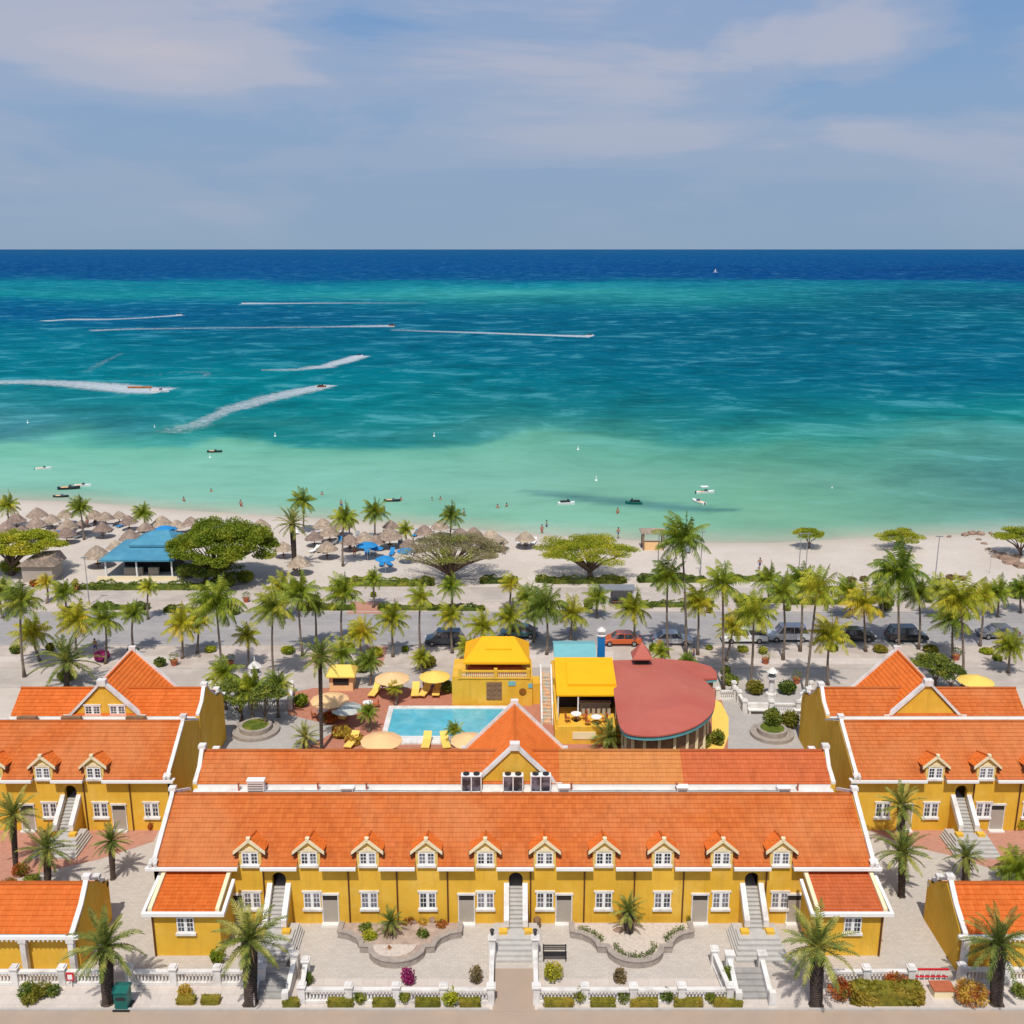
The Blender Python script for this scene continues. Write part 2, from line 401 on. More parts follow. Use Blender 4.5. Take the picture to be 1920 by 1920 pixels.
# ================================================================== LAND AND SEA
SH = [(-2500, 880), (-600, 905), (0, 937), (150, 941), (300, 954), (480, 965), (650, 975), (800, 985), (960, 999), (1100, 1008), (1300, 1018), (1450, 1018), (1600, 1010), (1750, 1004), (1850, 1000), (1920, 996), (2500, 985), (4500, 960)]
SHW = [G(a, b, -.12) for a, b in SH]
def shore(X): return interp(SHW, X)
def PXL(X, Y, Z):
    dy = Y; dz = Z - H
    zc = dy * math.cos(TH) - dz * math.sin(TH); vc = dy * math.sin(TH) + dz * math.cos(TH)
    return 960 + F * X / zc, 960 - F * vc / zc
xs = [-1500, -900, -500, -300, -220] + [i * 2.5 for i in range(-72, 73)] + [220, 300, 500, 900, 1500]
mb = MB(); rows = [('a', -260, 0), ('a', 20, 0), ('a', 60, 0), ('a', 118, 0), ('s', -16, 0), ('s', -7, 0.03), ('s', -3, -.03), ('s', 0, -.12), ('s', 3, -.3), ('s', 10, -1.2), ('s', 60, -6)]
vs = []
for kind, a, z in rows:
    for X in xs:
        y = a if kind == 'a' else shore(X) + a
        vs.append((X, y, z))
nx = len(xs)
mb.add(vs, [(j * nx + i, j * nx + i + 1, (j + 1) * nx + i + 1, (j + 1) * nx + i) for j in range(len(rows) - 1) for i in range(nx - 1)])
def sandmat():
    m = bpy.data.materials.new('sand'); m.use_nodes = True; nt = m.node_tree; nt.nodes.clear(); q = N(nt)
    b = q.n('ShaderNodeBsdfPrincipled'); out = q.n('ShaderNodeOutputMaterial'); q.link(b.outputs[0], out.inputs[0])
    b.inputs['Roughness'].default_value = .95; b.inputs['Specular IOR Level'].default_value = .15
    p = q.pos(); s = q.n('ShaderNodeSeparateXYZ'); q.link(p, s.inputs[0])
    c = q.mix(q.ramp(q.noise(p, .12, 7, .65), [(.35, 0), (.65, 1)]), (.51, .445, .38), (.575, .51, .445))
    c = q.mix(q.math('MULTIPLY', q.ramp(q.noise(p, 1.3, 5, .7), [(.5, 0), (.75, 1)]), .4), c, (.40, .335, .285))
    c = q.mix(q.ramp(s.outputs[2], [(0, 1), (1, 0)]), c, (.42, .37, .29)); 
    r = c.node.inputs[0].links[0].from_node; 
    mr = q.n('ShaderNodeMapRange'); q.link(s.outputs[2], mr.inputs[0]); mr.inputs[1].default_value = -.15; mr.inputs[2].default_value = -.005
    q.link(mr.outputs[0], r.inputs[0])
    q.link(c, b.inputs['Base Color'])
    bn = q.n('ShaderNodeBump'); bn.inputs['Strength'].default_value = .35; bn.inputs['Distance'].default_value = .1
    q.link(q.noise(p, 1.1, 6, .7), bn.inputs['Height']); q.link(bn.outputs[0], b.inputs['Normal']); MATS['sand'] = m
sandmat()
struct(mb, 'ground', 'sand')

# --- sea: colours of the sea bed (sand, weed, depth) by place
CX = [0, 480, 960, 1440, 1920]
CR = [
 (468, [(35, 95, 145)] * 5),
 (482, [(5, 88, 148)] * 5),
 (505, [(0, 78, 142), (0, 82, 146), (0, 82, 146), (0, 76, 142), (0, 74, 138)]),
 (522, [(0, 88, 146), (0, 90, 146), (0, 88, 144), (0, 80, 142), (0, 78, 140)]),
 (530, [(10, 134, 156), (5, 134, 156), (5, 134, 156), (15, 128, 150), (0, 110, 148)]),
 (545, [(25, 146, 162), (15, 140, 158), (45, 158, 166), (30, 138, 152), (20, 128, 150)]),
 (553, [(10, 140, 152), (30, 150, 158), (78, 182, 176), (15, 128, 142), (0, 95, 130)]),
 (566, [(0, 112, 150), (0, 112, 148), (30, 140, 150), (20, 125, 140), (0, 92, 128)]),
 (590, [(0, 92, 148), (0, 95, 142), (0, 104, 142), (0, 104, 140), (5, 112, 140)]),
 (620, [(0, 112, 150), (0, 104, 146), (0, 102, 142), (0, 102, 140), (0, 106, 146)]),
 (660, [(0, 124, 154), (0, 118, 150), (0, 108, 146), (0, 102, 140), (0, 106, 146)]),
 (710, [(0, 122, 150), (0, 128, 152), (0, 118, 146), (0, 104, 140), (0, 110, 148)]),
 (750, [(35, 130, 152), (0, 128, 148), (20, 126, 146), (10, 116, 142), (15, 126, 148)]),
 (785, [(72, 140, 160), (20, 132, 148), (40, 134, 146), (30, 128, 142), (30, 142, 150)]),
 (800, [(90, 160, 165), (45, 140, 150), (60, 140, 150), (60, 150, 150), (80, 160, 165)]),
 (810, [(122, 190, 178), (20, 132, 145), (62, 142, 150), (50, 148, 146), (88, 162, 166)]),
 (824, [(126, 196, 181), (35, 140, 148), (80, 156, 158), (70, 155, 150), (92, 166, 168)]),
 (833, [(128, 198, 182), (116, 186, 171), (114, 182, 170), (85, 160, 150), (90, 160, 160)]),
 (860, [(140, 202, 190), (134, 196, 183), (128, 190, 176), (92, 160, 148), (80, 148, 150)]),
 (900, [(150, 206, 194), (138, 197, 185), (134, 190, 179), (124, 180, 165), (85, 145, 150)]),
 (930, [(160, 204, 190), (146, 199, 187), (140, 192, 180), (122, 180, 160), (100, 155, 155)]),
 (970, [(150, 200, 185), (150, 200, 185), (142, 196, 178), (134, 186, 164), (115, 165, 160)]),
 (1020, [(160, 200, 185), (160, 200, 185), (160, 200, 180), (152, 194, 176), (125, 172, 162)]),
]
def seacol(px, py):
    def row(r): return [interp(list(zip(CX, [c[i] for c in r])), px) for i in range(3)]
    for (a, ra), (b, rb) in zip(CR, CR[1:]):
        if py <= b:
            t = max(0, (py - a) / (b - a)); A, B = row(ra), row(rb)
            return [lerp(A[i], B[i], t) for i in range(3)]
    return row(CR[-1][1])
ks = [i * .0125 for i in range(-64, 65)]; ks = [-6, -3, -2, -1.4, -1.0] + ks + [1.0, 1.4, 2, 3, 6]
ss = [-1.5, 0, 1, 2.5, 4, 6, 8.5, 11] ; v = 11
while v < 5000: v *= 1.045; v += 1.2; ss.append(v)
ss += [7000, 10000, 16000, 30000, 60000]
mb = MB(); vs = []; cols = []; dep = []
KS = 1.46
for s_ in ss:
    for k_ in ks:
        y = 150.0
        for _ in range(8): y = shore(k_ * y) + s_
        vs.append((k_ * y, y, -.12))
        px, py = PXL(k_ * y, y, -.12)
        # break the bands up so that they wander like sand bars
        wob = mnoise.fractal(Vector((k_ * y * .006, y * .006, 3.1)), 1.0, 2.0, 5)
        wob2 = mnoise.fractal(Vector((px * .004, math.log(y) * 3.0, 7.7)), 1.0, 2.0, 4)
        a_ = 7 if py < 600 else 14 + 16 * math.exp(-((py - 820) / 45) ** 2)
        c = seacol(px + 90 * wob2, py + a_ * wob2 * min(1, abs(py - 466) / 40) + (5 + 6 * math.exp(-((py - 820) / 45) ** 2)) * wob)
        kf = max(0, min(1, (py - 560) / 60)); c = lin((c[0], c[1] + 5 * kf, c[2] - 6 * kf))
        if 980 < px < 1380:
            yc_ = interp([(980, 922), (1060, 930), (1150, 940), (1250, 950), (1320, 956), (1380, 957)], px); w_ = 9 * math.sin((px - 980) / 400 * math.pi) ** .5 + 1
            kk = max(0, 1 - abs(py - yc_) / w_) ** .6 * .75; c = [lerp(c[0], .07, kk), lerp(c[1], .21, kk), lerp(c[2], .24, kk)]
        t = max(0, min(1, s_ / 9.0)) ** .7
        e = lin((200, 198, 178)); c = [lerp(e[i], c[i], t) / KS for i in range(3)]
        cols.append((*c, 1)); dep.append(t)
nx = len(ks)
mb.add(vs, [(j * nx + i, j * nx + i + 1, (j + 1) * nx + i + 1, (j + 1) * nx + i) for j in range(len(ss) - 1) for i in range(nx - 1)])
m = bpy.data.materials.new('sea_water'); m.use_nodes = True; nt = m.node_tree; nt.nodes.clear(); q = N(nt)
out = q.n('ShaderNodeOutputMaterial'); p = q.pos()
at = q.n('ShaderNodeAttribute'); at.attribute_name = 'seabed'; c = at.outputs['Color']
sr = q.n('ShaderNodeSeparateColor'); q.link(c, sr.inputs[0]); keep = q.ramp(sr.outputs[0], [(0.02, 1.0), (0.14, 0.36)])
nA = q.noise(q.scale(p, (.8, 1, 1)), .05, 9, .66, .6)       # weed and sand patches
nB = q.noise(q.scale(p, (.4, 1, 1)), .25, 8, .72, .3)      # wind streaks
nC = q.noise(q.scale(p, (.5, 1.0, 1)), .006, 8, .66, .8)
c = q.mix(q.math('MULTIPLY', q.ramp(nA, [(.54, 0), (.64, 1)]), q.math('MULTIPLY', keep, .5)), c, (.075, .215, .235), 'SCREEN')
c = q.mix(q.math('MULTIPLY', q.ramp(nA, [(.36, .7), (.5, 0)]), keep), c, (.5, .60, .60), 'MULTIPLY')
c = q.mix(q.math('MULTIPLY', q.ramp(nB, [(.33, .5), (.5, 0)]), keep), c, (.42, .62, .70), 'MULTIPLY')
c = q.mix(q.math('MULTIPLY', q.ramp(nB, [(.54, 0), (.68, 1)]), q.math('MULTIPLY', keep, .34)), c, (.07, .23, .27), 'SCREEN')
c = q.mix(q.math('MULTIPLY', q.ramp(nC, [(.38, .6), (.55, 0)]), keep), c, (.5, .72, .8), 'MULTIPLY')
d = q.n('ShaderNodeBsdfDiffuse'); q.link(c, d.inputs[0])
g = q.n('ShaderNodeBsdfGlossy'); g.inputs['Roughness'].default_value = .28
bn = q.n('ShaderNodeBump'); bn.inputs['Strength'].default_value = .5; bn.inputs['Distance'].default_value = .25
q.link(q.noise(q.scale(p, (.6, 1, 1)), .6, 6, .7), bn.inputs['Height']); q.link(bn.outputs[0], g.inputs['Normal'])
mx = q.n('ShaderNodeMixShader'); mx.inputs[0].default_value = .012; q.link(d.outputs[0], mx.inputs[1]); q.link(g.outputs[0], mx.inputs[2]); q.link(mx.outputs[0], out.inputs[0])
MATS['sea_water'] = m
sea = struct(mb, 'sea', 'sea_water')
ca = sea.data.color_attributes.new('seabed', 'FLOAT_COLOR', 'POINT')
for i, cc in enumerate(cols): ca.data[i].color = cc

# --- ground zones
LAYER = [0]
def zone(name, m, pts, px=True):
    LAYER[0] += 1; z = .004 * LAYER[0]
    P = [G(*p) if px else p for p in pts]
    b = MB(); b.prism(P, -.3, z); return struct(b, name, m)
def yy(py): return G(960, py)[1]
mat('asphalt', (.30, .28, .275), .9, .1, .8, col2=(.34, .315, .30), sc2=.2)
mat('asphalt_pale', (.47, .41, .36), .9, .1, .6, col2=(.39, .34, .30), sc2=.25)
mat('road_tan', (.40, .30, .225), .9, .06, .6, col2=(.36, .28, .22), sc2=.2)
mat('kerb_stone', (.46, .42, .38), .8, .08, 2)
mat('paint_line', (.40, .39, .37), .7, .1, 2)
mat('sand_pink', (.50, .425, .37), .95, .12, .7, .3, 5, col2=(.42, .35, .30), sc2=.3)
zone('front_road', 'road_tan', [(-260, 18), (260, 18), (260, 50.75), (-260, 50.75)], False)
zone('front_pavement', 'paving_pale', [(-120, 50.75), (120, 50.75), (120, 54.2), (-120, 54.2)], False)
zone('courtyard_paving', 'paving_beige', [(-60, 53.4), (60, 53.4), (60, 74), (-60, 74)], False)
zone('entrance_path', 'road_tan', [(-1.15, 50.6), (1.35, 50.6), (1.35, 54.3), (-1.15, 54.3)], False)
zone('brick_paving', 'paving_brick', [(-400, 1552), (300, 1552), (288, 1578), (185, 1612), (95, 1632), (20, 1650), (-400, 1665)])
zone('brick_paving', 'paving_brick', [(1628, 1556), (2300, 1556), (2300, 1665), (1920, 1640), (1855, 1628), (1790, 1606), (1700, 1585)])
b = MB()
for xa, xb in ((-60, -1.35), (1.55, 60)): b.box(xa, xb, 50.62, 50.78, -.05, .13)
struct(b, 'kerb', 'kerb_stone')
# terrace behind the long building
zone('terrace_paving', 'paving_grey', [(-27, 74), (27, 74), (30, 98), (-30, 98)], False)
zone('terrace_tiles', 'paving_terrace', [(560, 1412), (1365, 1412), (1365, 1350), (1345, 1290), (600, 1288), (540, 1300), (540, 1340), (640, 1365)])
zone('curved_path', 'parasol_yellow', [(1290, 1412), (1355, 1410), (1366, 1380), (1366, 1345), (1352, 1318), (1335, 1310), (1335, 1380)])
zone('service_road', 'asphalt_pale', [(-200, 96.2), (200, 96.2), (200, 101.2), (-200, 101.2)], False)
zone('verge', 'sand_pink', [(-200, 101.2), (200, 101.2), (200, 107.6), (-200, 107.6)], False)
zone('garden_path', 'paving_brick', [(688, 1213), (728, 1213), (716, 1250), (670, 1250)])
zone('garden_path', 'road_tan', [(590, 1215), (640, 1215), (635, 1250), (570, 1250)])
zone('verge_paving', 'paving_pale', [(900, 1222), (1150, 1222), (1150, 1254), (900, 1254)])
zone('verge_paving', 'paving_pale', [(1380, 1235), (1760, 1235), (1760, 1246), (1380, 1246)])
zone('verge_paving', 'paving_pale', [(0, 1232), (330, 1232), (330, 1242), (0, 1242)])
zone('boulevard', 'asphalt', [(-400, 107.6), (400, 107.6), (400, 118.6), (-400, 118.6)], False)
zone('far_verge', 'sand_pink', [(-200, 118.6), (200, 118.6), (200, 122.4), (-200, 122.4)], False)
zone('crossing_path', 'paving_brick', [(660, 1120), (715, 1120), (722, 1152), (650, 1152)])
zone('crossing_path', 'paving_pale', [(1058, 1105), (1002, 1105), (985, 1080), (1003, 1080)])
zone('promenade', 'asphalt_pale', [(-200, 122.4), (-20, 122.4), (60, 122.6), (200, 123), (200, 127), (60, 127.6), (-20, 128.3), (-200, 128.6)], False)
b = MB(); b.box(-200, 200, 107.5, 107.66, 0, .14); b.box(-200, 200, 118.5, 118.66, 0, .14); b.box(-200, 200, 101.1, 101.25, 0, .14); b.box(-200, 200, 122.3, 122.42, 0, .12)
struct(b, 'kerb', 'kerb_stone')
b = MB()
for yv in (108.3, 112.7, 113.4, 118.0): b.box(-300, 300, yv, yv + .14, -.1, .075)
for i in range(-40, 41):
    for yv in (110.5, 115.6): b.box(i * 6, i * 6 + 3, yv, yv + .12, -.1, .075)
struct(b, 'road_markings', 'paint_line')

# ================================================================== BUILDINGS
YF = 58.7
mat('dormer_plaster', (.72, .52, .16), .85, .06, 1)
def add_window(par, xc, y, z0, z1, w=1.12, lintel=True, name='window'):
    f = MB(); t = .075; d = .07
    f.box(xc - w / 2, xc - w / 2 + t, y - d, y + .02, z0, z1); f.box(xc + w / 2 - t, xc + w / 2, y - d, y + .02, z0, z1)
    f.box(xc - w / 2 + t, xc + w / 2 - t, y - d + .003, y + .02, z1 - t, z1); f.box(xc - w / 2 + t, xc + w / 2 - t, y - d + .003, y + .02, z0, z0 + t)
    f.box(xc - .1, xc + .1, y - d + .006, y + .02, z0 + t, z1 - t)
    for sx in (-1, 1):
        a, b_ = sorted((xc + sx * .1, xc + sx * (w / 2 - t))); cxx = (a + b_) / 2
        f.box(cxx - .014, cxx + .014, y - .05, y - .02, z0 + t, z1 - t)
        for kz in (1, 2):
            zz = lerp(z0 + t, z1 - t, kz / 3); f.box(a, b_, y - .048, y - .022, zz - .014, zz + .014)
    wo = f.build(name, 'white_paint', par)
    g = MB(); g.box(xc - w / 2 + .02, xc + w / 2 - .02, y - .03, y - .008, z0 + .02, z1 - .02); g.build('pane', 'glass_dark', wo)
    s = MB(); s.box(xc - w / 2 - .09, xc + w / 2 + .09, y - .17, y + .01, z0 - .17, z0 - .004); 
    if lintel: s.box(xc - w / 2 - .1, xc + w / 2 + .1, y - .09, y + .01, z1 + .004, z1 + .13)
    s.build('sill', 'white_plaster', wo); return wo
def add_door(par, xc, y, z1=2.15, w=.98, m='door_grey'):
    f = MB(); f.box(xc - w / 2 - .07, xc - w / 2, y - .07, y + .02, 0, z1 + .05); f.box(xc + w / 2, xc + w / 2 + .07, y - .07, y + .02, 0, z1 + .05)
    f.box(xc - w / 2 - .12, xc + w / 2 + .12, y - .1, y + .02, z1 + .05, z1 + .2); f.box(xc - w / 2 - .1, xc + w / 2 + .1, y - .4, y + .02, -.02, .14)
    fo = f.build('door', 'white_plaster', par)
    l = MB(); l.box(xc - w / 2, xc + w / 2, y - .03, y + .01, .14, z1 - .35); l.build('door_leaf', m, fo)
    l = MB(); l.box(xc - w / 2, xc + w / 2, y - .035, y + .01, z1 - .33, z1); l.build('transom', 'interior_dark', fo)
    return fo
def add_dormer(par, xc, yo, lab=None):
    y = YF - .04 + yo; hw = .73
    b = MB(); zr, ze_ = 6.42, 5.55; zk = 5.8
    b.prism([(xc - hw, 4.3), (xc + hw, 4.3), (xc + hw, 5.72), (xc, 6.38), (xc - hw, 5.72)], y, y + .12, 'y'); b.box(xc - hw + .002, xc + hw - .002, y + .121, y + 1.9, 4.6, 5.45)
    do = b.build('dormer', 'dormer_plaster', par)
    r = MB()
    for sx in (-1, 1):
        ex = xc + sx * .99
        r.cur = 0; tiled(r, [(xc, y - .14, zr), (ex, y - .14, ze_), (ex, y + 1.35, ze_ - .22)], .33, .03); tiled(r, [(xc, y - .14, zr), (ex, y + 1.35, ze_ - .22), (xc, y + 1.85, zk)], .33, .03)
        r.prism([(xc, zr - .1), (xc, zr - .01), (ex, ze_ - .01), (ex, ze_ - .1)], y - .13, y + .1, 'y')
    r.tube([(xc, y - .12, zr + .04), (xc, y + 1.85, zk + .04)], .07, 6)
    r.build('dormer_roof', 'roof_tiles_sun_lift', do)
    t = MB()
    for sx in (-1, 1):
        ex = xc + sx * 1.05
        t.prism([(xc, zr - .16), (xc, zr + .10), (ex, ze_ + .02), (ex, ze_ - .20)], y - .22, y - .13, 'y')
        t.prism([(xc + sx * hw * .98, 5.44), (xc + sx * hw * .98, 5.56), (xc + sx * .25, 5.6), (xc + sx * .2, 5.44)], y - .06, y - .01, 'y')
    t.prism([(xc - .09, zr - .02), (xc + .09, zr - .02), (xc + .13, zr + .17), (xc - .13, zr + .17)], y - .25, y - .02, 'y')
    t.prism([(xc - .42, 5.5), (xc + .42, 5.5), (xc + .26, 5.72), (xc, 5.8), (xc - .26, 5.72)], y - .09, y - .01, 'y')
    t.build('barge_board', 'cream', do)
    for sx in (-1, 1): t = MB(); t.box(xc + sx * 1.0 - .09, xc + sx * 1.0 + .09, y - .12, y + .25, 5.2, 5.42); t.build('bracket', 'pipe_dark', do)
    add_window(do, xc, y, 4.52, 5.42, 1.08, False)
def add_stairs(par, xc, yo):
    y = YF + yo; s = MB(); n = 10
    for i in range(n):
        z = lerp(.9, 2.6, (i + 1) / n); yy0 = y - 1.75 + i * .215
        s.box(xc - .46, xc + .46, yy0, y + 2.2, z - .17 if i else .3, z - .03)
        s.box(xc - .47, xc + .47, yy0 - .03, yy0 + .25, z - .03, z)
    s.build('steps', 'step_stone', par)
    for sx in (-1, 1):
        w = MB(); a, b_ = sorted((xc + sx * .47, xc + sx * .74))
        w.prism([(y - .01, 0), (y - .01, 2.95), (y - 1.85, 1.45), (y - 1.85, 0)], a, b_, 'x')
        fl = w.build('stair_flank', 'yellow_plaster', par)
        w = MB(); a, b_ = sorted((xc + sx * .44, xc + sx * .78))
        w.prism([(y - .02, 2.6), (y - .02, 3.12), (y - 1.9, 1.62), (y - 1.9, 1.12)], a, b_, 'x')
        w.build('parapet', 'white_plaster', fl)
    for sx in (-1, 1): w = MB(); w.box(xc + sx * .82 - .26, xc + sx * .82 + .26, y - 2.35, y - 1.93, 0, 1.12); w.build('stair_pier', 'yellow_plaster', par)
    p = MB()
    for i in range(5):
        z = .9 - i * .18; e = .28 * i
        p.box(xc - 1.3 - e * .35, xc + 1.3 + e * .35, y - 2.75 - e, y - (1.72 if i == 0 else .9), 0 if i else .02, z - (.001 if i else 0))
    p.build('landing_steps', 'step_stone', par)
def coping(mb, pts, x0, x1, t=.16, over=.12):
    """strip following (y,z) points between two x"""
    over *= .3; x0 += .04; x1 -= .02
    up = [(p[0], p[1] + t) for p in pts]
    for (a, b_), (c, d) in zip(zip(pts, pts[1:]), zip(up, up[1:])):
        mb.prism([a, b_, d, c], x0 - over, x1 + over, 'x')
def complex_(label, yo, x0, x1, rx0, rx1, gx, dorm, wins, doors, pipes, stairs, patches, grp, ends=(True, True), rear_tiles='roof_tiles'):
    root = thing('terraced_guesthouse', label, 'building', ((x0 + x1) / 2, YF + yo, 0), grp)
    Y = YF + yo; ridge = 63.0 + yo; ye = 58.22 + yo; zr, ze = 7.1, 4.56
    slope = (zr - ze) / (ridge - ye); zw = ze + slope * (Y + .05 - ye)
    # walls
    w = MB(); w.box(x0, x1, Y + 2.4, 66.3 + yo, 0, 5.3)
    w.box(rx0, rx1, 66.3 + yo, 73.6 + yo, 0, 4.5)
    segs = [x0] + [v for s_ in sorted(stairs) for v in (s_ - .46, s_ + .46)] + [x1]
    for a, b_ in zip(segs[::2], segs[1::2]): w.box(a, b_, Y, Y + .35, 0, 4.6)
    for s_ in stairs:
        arc = [(s_ + .46 * math.cos(R(t)), 3.42 + .46 * math.sin(R(t))) for t in range(0, 181, 15)]
        w.prism(arc + [(s_ - .46, 4.6), (s_ + .46, 4.6)], Y + .001, Y + .349, 'y')
    wo = w.build('wall', 'yellow_plaster', root)
    # main roof
    sl = (ridge, zr)
    r = MB(); back = 66.0 + yo; zb = zr - slope * (back - ridge)
    tiled(r, [(x0 + .1, ridge, zr), (x1 - .1, ridge, zr), (x1 - .1, Y + .05, zw), (x0 + .1, Y + .05, zw)])
    tiled(r, [(x0 + .1, ridge, zr), (x1 - .1, ridge, zr), (x1 - .1, back, zb), (x0 + .1, back, zb)])
    r.tube([(x0 + .2, ridge, zr + .06), (x1 - .2, ridge, zr + .06)], .12, 6)
    edges = [x0 + .1] + [v for d_ in sorted(dorm) for v in (d_ - .74, d_ + .74)] + [x1 - .1]
    for a, b_ in zip(edges[::2], edges[1::2]):
        tiled(r, [(a, Y + .05, zw), (b_, Y + .05, zw), (b_, ye, ze), (a, ye, ze)], .26)
    r.build('roof', 'roof_tiles', root)
    g = MB()
    edges[0] = x0 - .35; edges[-1] = x1 + .35
    for a, b_ in zip(edges[::2], edges[1::2]):
        g.box(a, b_, ye - .16, ye + .0, ze - .16, ze + .04); g.box(a + .01, b_ - .01, ye, Y + .02, ze - .14, ze - .05)
    g.build('gutter', 'white_paint', root)
    # valley floor between the two ridges
    g = MB(); g.box(min(x0, rx0) + .3, max(x1, rx1) - .3, back - .4, 67.15 + yo, 5.1, 5.33); g.build('flat_valley_roof', 'white_plaster', root)
    # rear wing roof
    r1 = 69.3 + yo; rb = 73.9 + yo
    for xa, xb, mm in patches:
        q_ = MB(); tiled(q_, [(xa, r1, zr), (xb, r1, zr), (xb, 67.0 + yo, 5.62), (xa, 67.0 + yo, 5.62)]); tiled(q_, [(xa, r1, zr), (xb, r1, zr), (xb, rb, 4.6), (xa, rb, 4.6)])
        q_.tube([(xa, r1, zr + .06), (xb, r1, zr + .06)], .12, 6)
        q_.build('rear_roof', mm, root)
    g = MB(); g.box(rx0, rx1, 66.95 + yo, 67.12 + yo, 5.34, 5.6); g.box(rx0 - .2, rx1 + .2, rb, rb + .16, 4.44, 4.6); g.build('fascia', 'white_paint', root)
    # gable ends with copings
    for sgn, xa, xr, on in ((-1, x0, rx0, ends[0]), (1, x1, rx1, ends[1])):
        if not on: continue
        ew = MB(); cp = MB()
        fa = [(Y, 0), (Y, 4.72), (Y + 1.6, 5.72), (ridge, 7.2), (back + .25, zb + .1), (back + .25, 0)]
        a, b_ = (xa - .02, xa + .3) if sgn < 0 else (xa - .3, xa + .02)
        ew.prism(fa, a, b_, 'x')
        ra = [(66.9 + yo, 0), (66.9 + yo, 5.68), (r1 - .9, 6.45), (r1, 7.3), (r1 + .9, 6.5), (r1 + 2.6, 5.15), (rb - .7, 4.9), (rb - .1, 4.2), (rb - .1, 0)]
        a2, b2 = (xr - .03, xr + .3) if sgn < 0 else (xr - .3, xr + .03)
        ew.prism(ra, a2, b2, 'x')
        c0 = [(ye + .05, 4.72), (ye + .45, 4.86), (Y + 1.6, 5.76), (ridge - .35, 7.08), (ridge - .2, 7.3), (ridge + .2, 7.3), (ridge + .35, 7.05), (back + .2, zb + .12)]
        coping(cp, c0, a, b_, .2, .04); cp.box(a - .08, b_ + .08, ridge - .22, ridge + .22, 7.48, 7.72)
        c1 = [(66.9 + yo, 5.68), (r1 - 1.1, 6.25), (r1 - .3, 7.2), (r1 + .3, 7.2), (r1 + .9, 6.5), (r1 + 2.4, 5.35), (r1 + 3.2, 5.25), (rb - .7, 4.95), (rb, 4.3)]
        coping(cp, c1, a2, b2, .2, .05); cp.box(a2 - .1, b2 + .1, r1 - .26, r1 + .26, 7.38, 7.66)
        cp.box(a2 - .1, b2 + .1, r1 + 2.9, r1 + 3.4, 5.4, 5.75)
        cp.tube([(a, ye + .0, 4.5), (a, ye - .02, 4.85), (a, ye + .3, 4.98)], .13, 8); cp.tube([(b_, ye + .0, 4.5), (b_, ye - .02, 4.85), (b_, ye + .3, 4.98)], .13, 8)
        ew.build('gable_wall', 'yellow_plaster', root); cp.build('coping', 'white_plaster', root)
    # cross gable
    gf, gb = 67.3 + yo, 74.4 + yo; za = 8.5
    q_ = MB()
    for sx in (-1, 1):
        tiled(q_, [(gx, gf + .1, za), (gx, gb - .1, za), (gx + sx * 3.85, gb - .1, 4.65), (gx + sx * 3.85, gf + .1, 4.65)] if sx > 0 else [(gx, gf + .1, za), (gx - 3.85, gf + .1, 4.65), (gx - 3.85, gb - .1, 4.65), (gx, gb - .1, za)])
    q_.tube([(gx, gf + .1, za + .05), (gx, gb - .1, za + .05)], .11, 6)
    q_.build('cross_roof', 'roof_tiles_sun_lift', root)
    q_ = MB()
    q_.prism([(gx - 3.0, 5.3), (gx + 3.0, 5.3), (gx, 8.45)], gf - .1, gf + .12, 'y')
    q_.build('pediment', 'yellow_plaster', root); q_ = MB()
    q_.prism([(gx - 3.9, 0), (gx + 3.9, 0), (gx + 3.9, 4.6), (gx, 8.6), (gx - 3.9, 4.6)], gb - .2, gb, 'y')
    q_.build('rear_gable', 'yellow_plaster', root)
    q_ = MB(); qr = MB()
    for sx in (-1, 1):
        q_.prism([(gx + sx * .25, 8.28), (gx + sx * .25, 8.58), (gx + sx * 3.15, 5.62), (gx + sx * 3.15, 5.3)], gf - .26, gf + .2, 'y')
        qr.prism([(gx + sx * .2, 8.42), (gx + sx * .2, 8.72), (gx + sx * 4.05, 4.75), (gx + sx * 4.05, 4.5)], gb - .22, gb + .06, 'y')
        q_.box(gx + sx * 3.25 - .22, gx + sx * 3.25 + .22, gf - .3, gf + .22, 5.34, 5.72)
        qr.box(gx + sx * 4.1 - .2, gx + sx * 4.1 + .2, gb - .24, gb + .08, 4.4, 4.85)
    q_.box(gx - .36, gx + .36, gf - .3, gf + .24, 8.32, 8.86); qr.box(gx - .3, gx + .3, gb - .24, gb + .1, 8.45, 8.95)
    q_.build('pediment_coping', 'white_plaster', root); qr.build('rear_gable_coping', 'white_plaster', root)
    for d_ in dorm: add_dormer(root, d_, yo)
    for w_ in wins: add_window(root, w_, Y, 1.2, 2.4)
    for d_ in doors: add_door(root, d_, Y)
    for p_ in pipes:
        t = MB(); t.tube([(p_, ye + .02, 4.5), (p_, Y - .07, 4.2), (p_, Y - .07, .02)], .05, 6); t.build('drainpipe', 'pipe_dark', root)
    for s_ in stairs: add_stairs(root, s_, yo)
    return root
mx_ = lambda px: (px - 960) * .0352
main_d = [(v - 966) * .03478 + .2 for v in (466, 577, 688, 799, 910, 1022, 1134, 1245, 1356, 1468)]
main = complex_('long yellow two-storey guesthouse with ten dormers, orange tiled roofs and three outside stairs', 0, -23.6, 23.8, -23.4, 23.7, .2,
    main_d, [mx_(v) for v in (470, 583, 691, 801, 910, 1022, 1133, 1244, 1354, 1465)], [mx_(v) for v in (437, 617, 874, 1058, 1315, 1495)],
    [mx_(v) for v in (494, 653, 744, 839, 995, 1096, 1190, 1282, 1437)], [-15.4, .25, 15.85],
    [(-23.3, -3.1, 'roof_tiles'), (-3.1, 3.5, 'roof_tiles'), (3.5, 12.62, 'roof_tiles_amber'), (12.62, 23.6, 'roof_tiles_red')], 'yellow guesthouse blocks')
sx_ = lambda px: (px - 960) * .0413
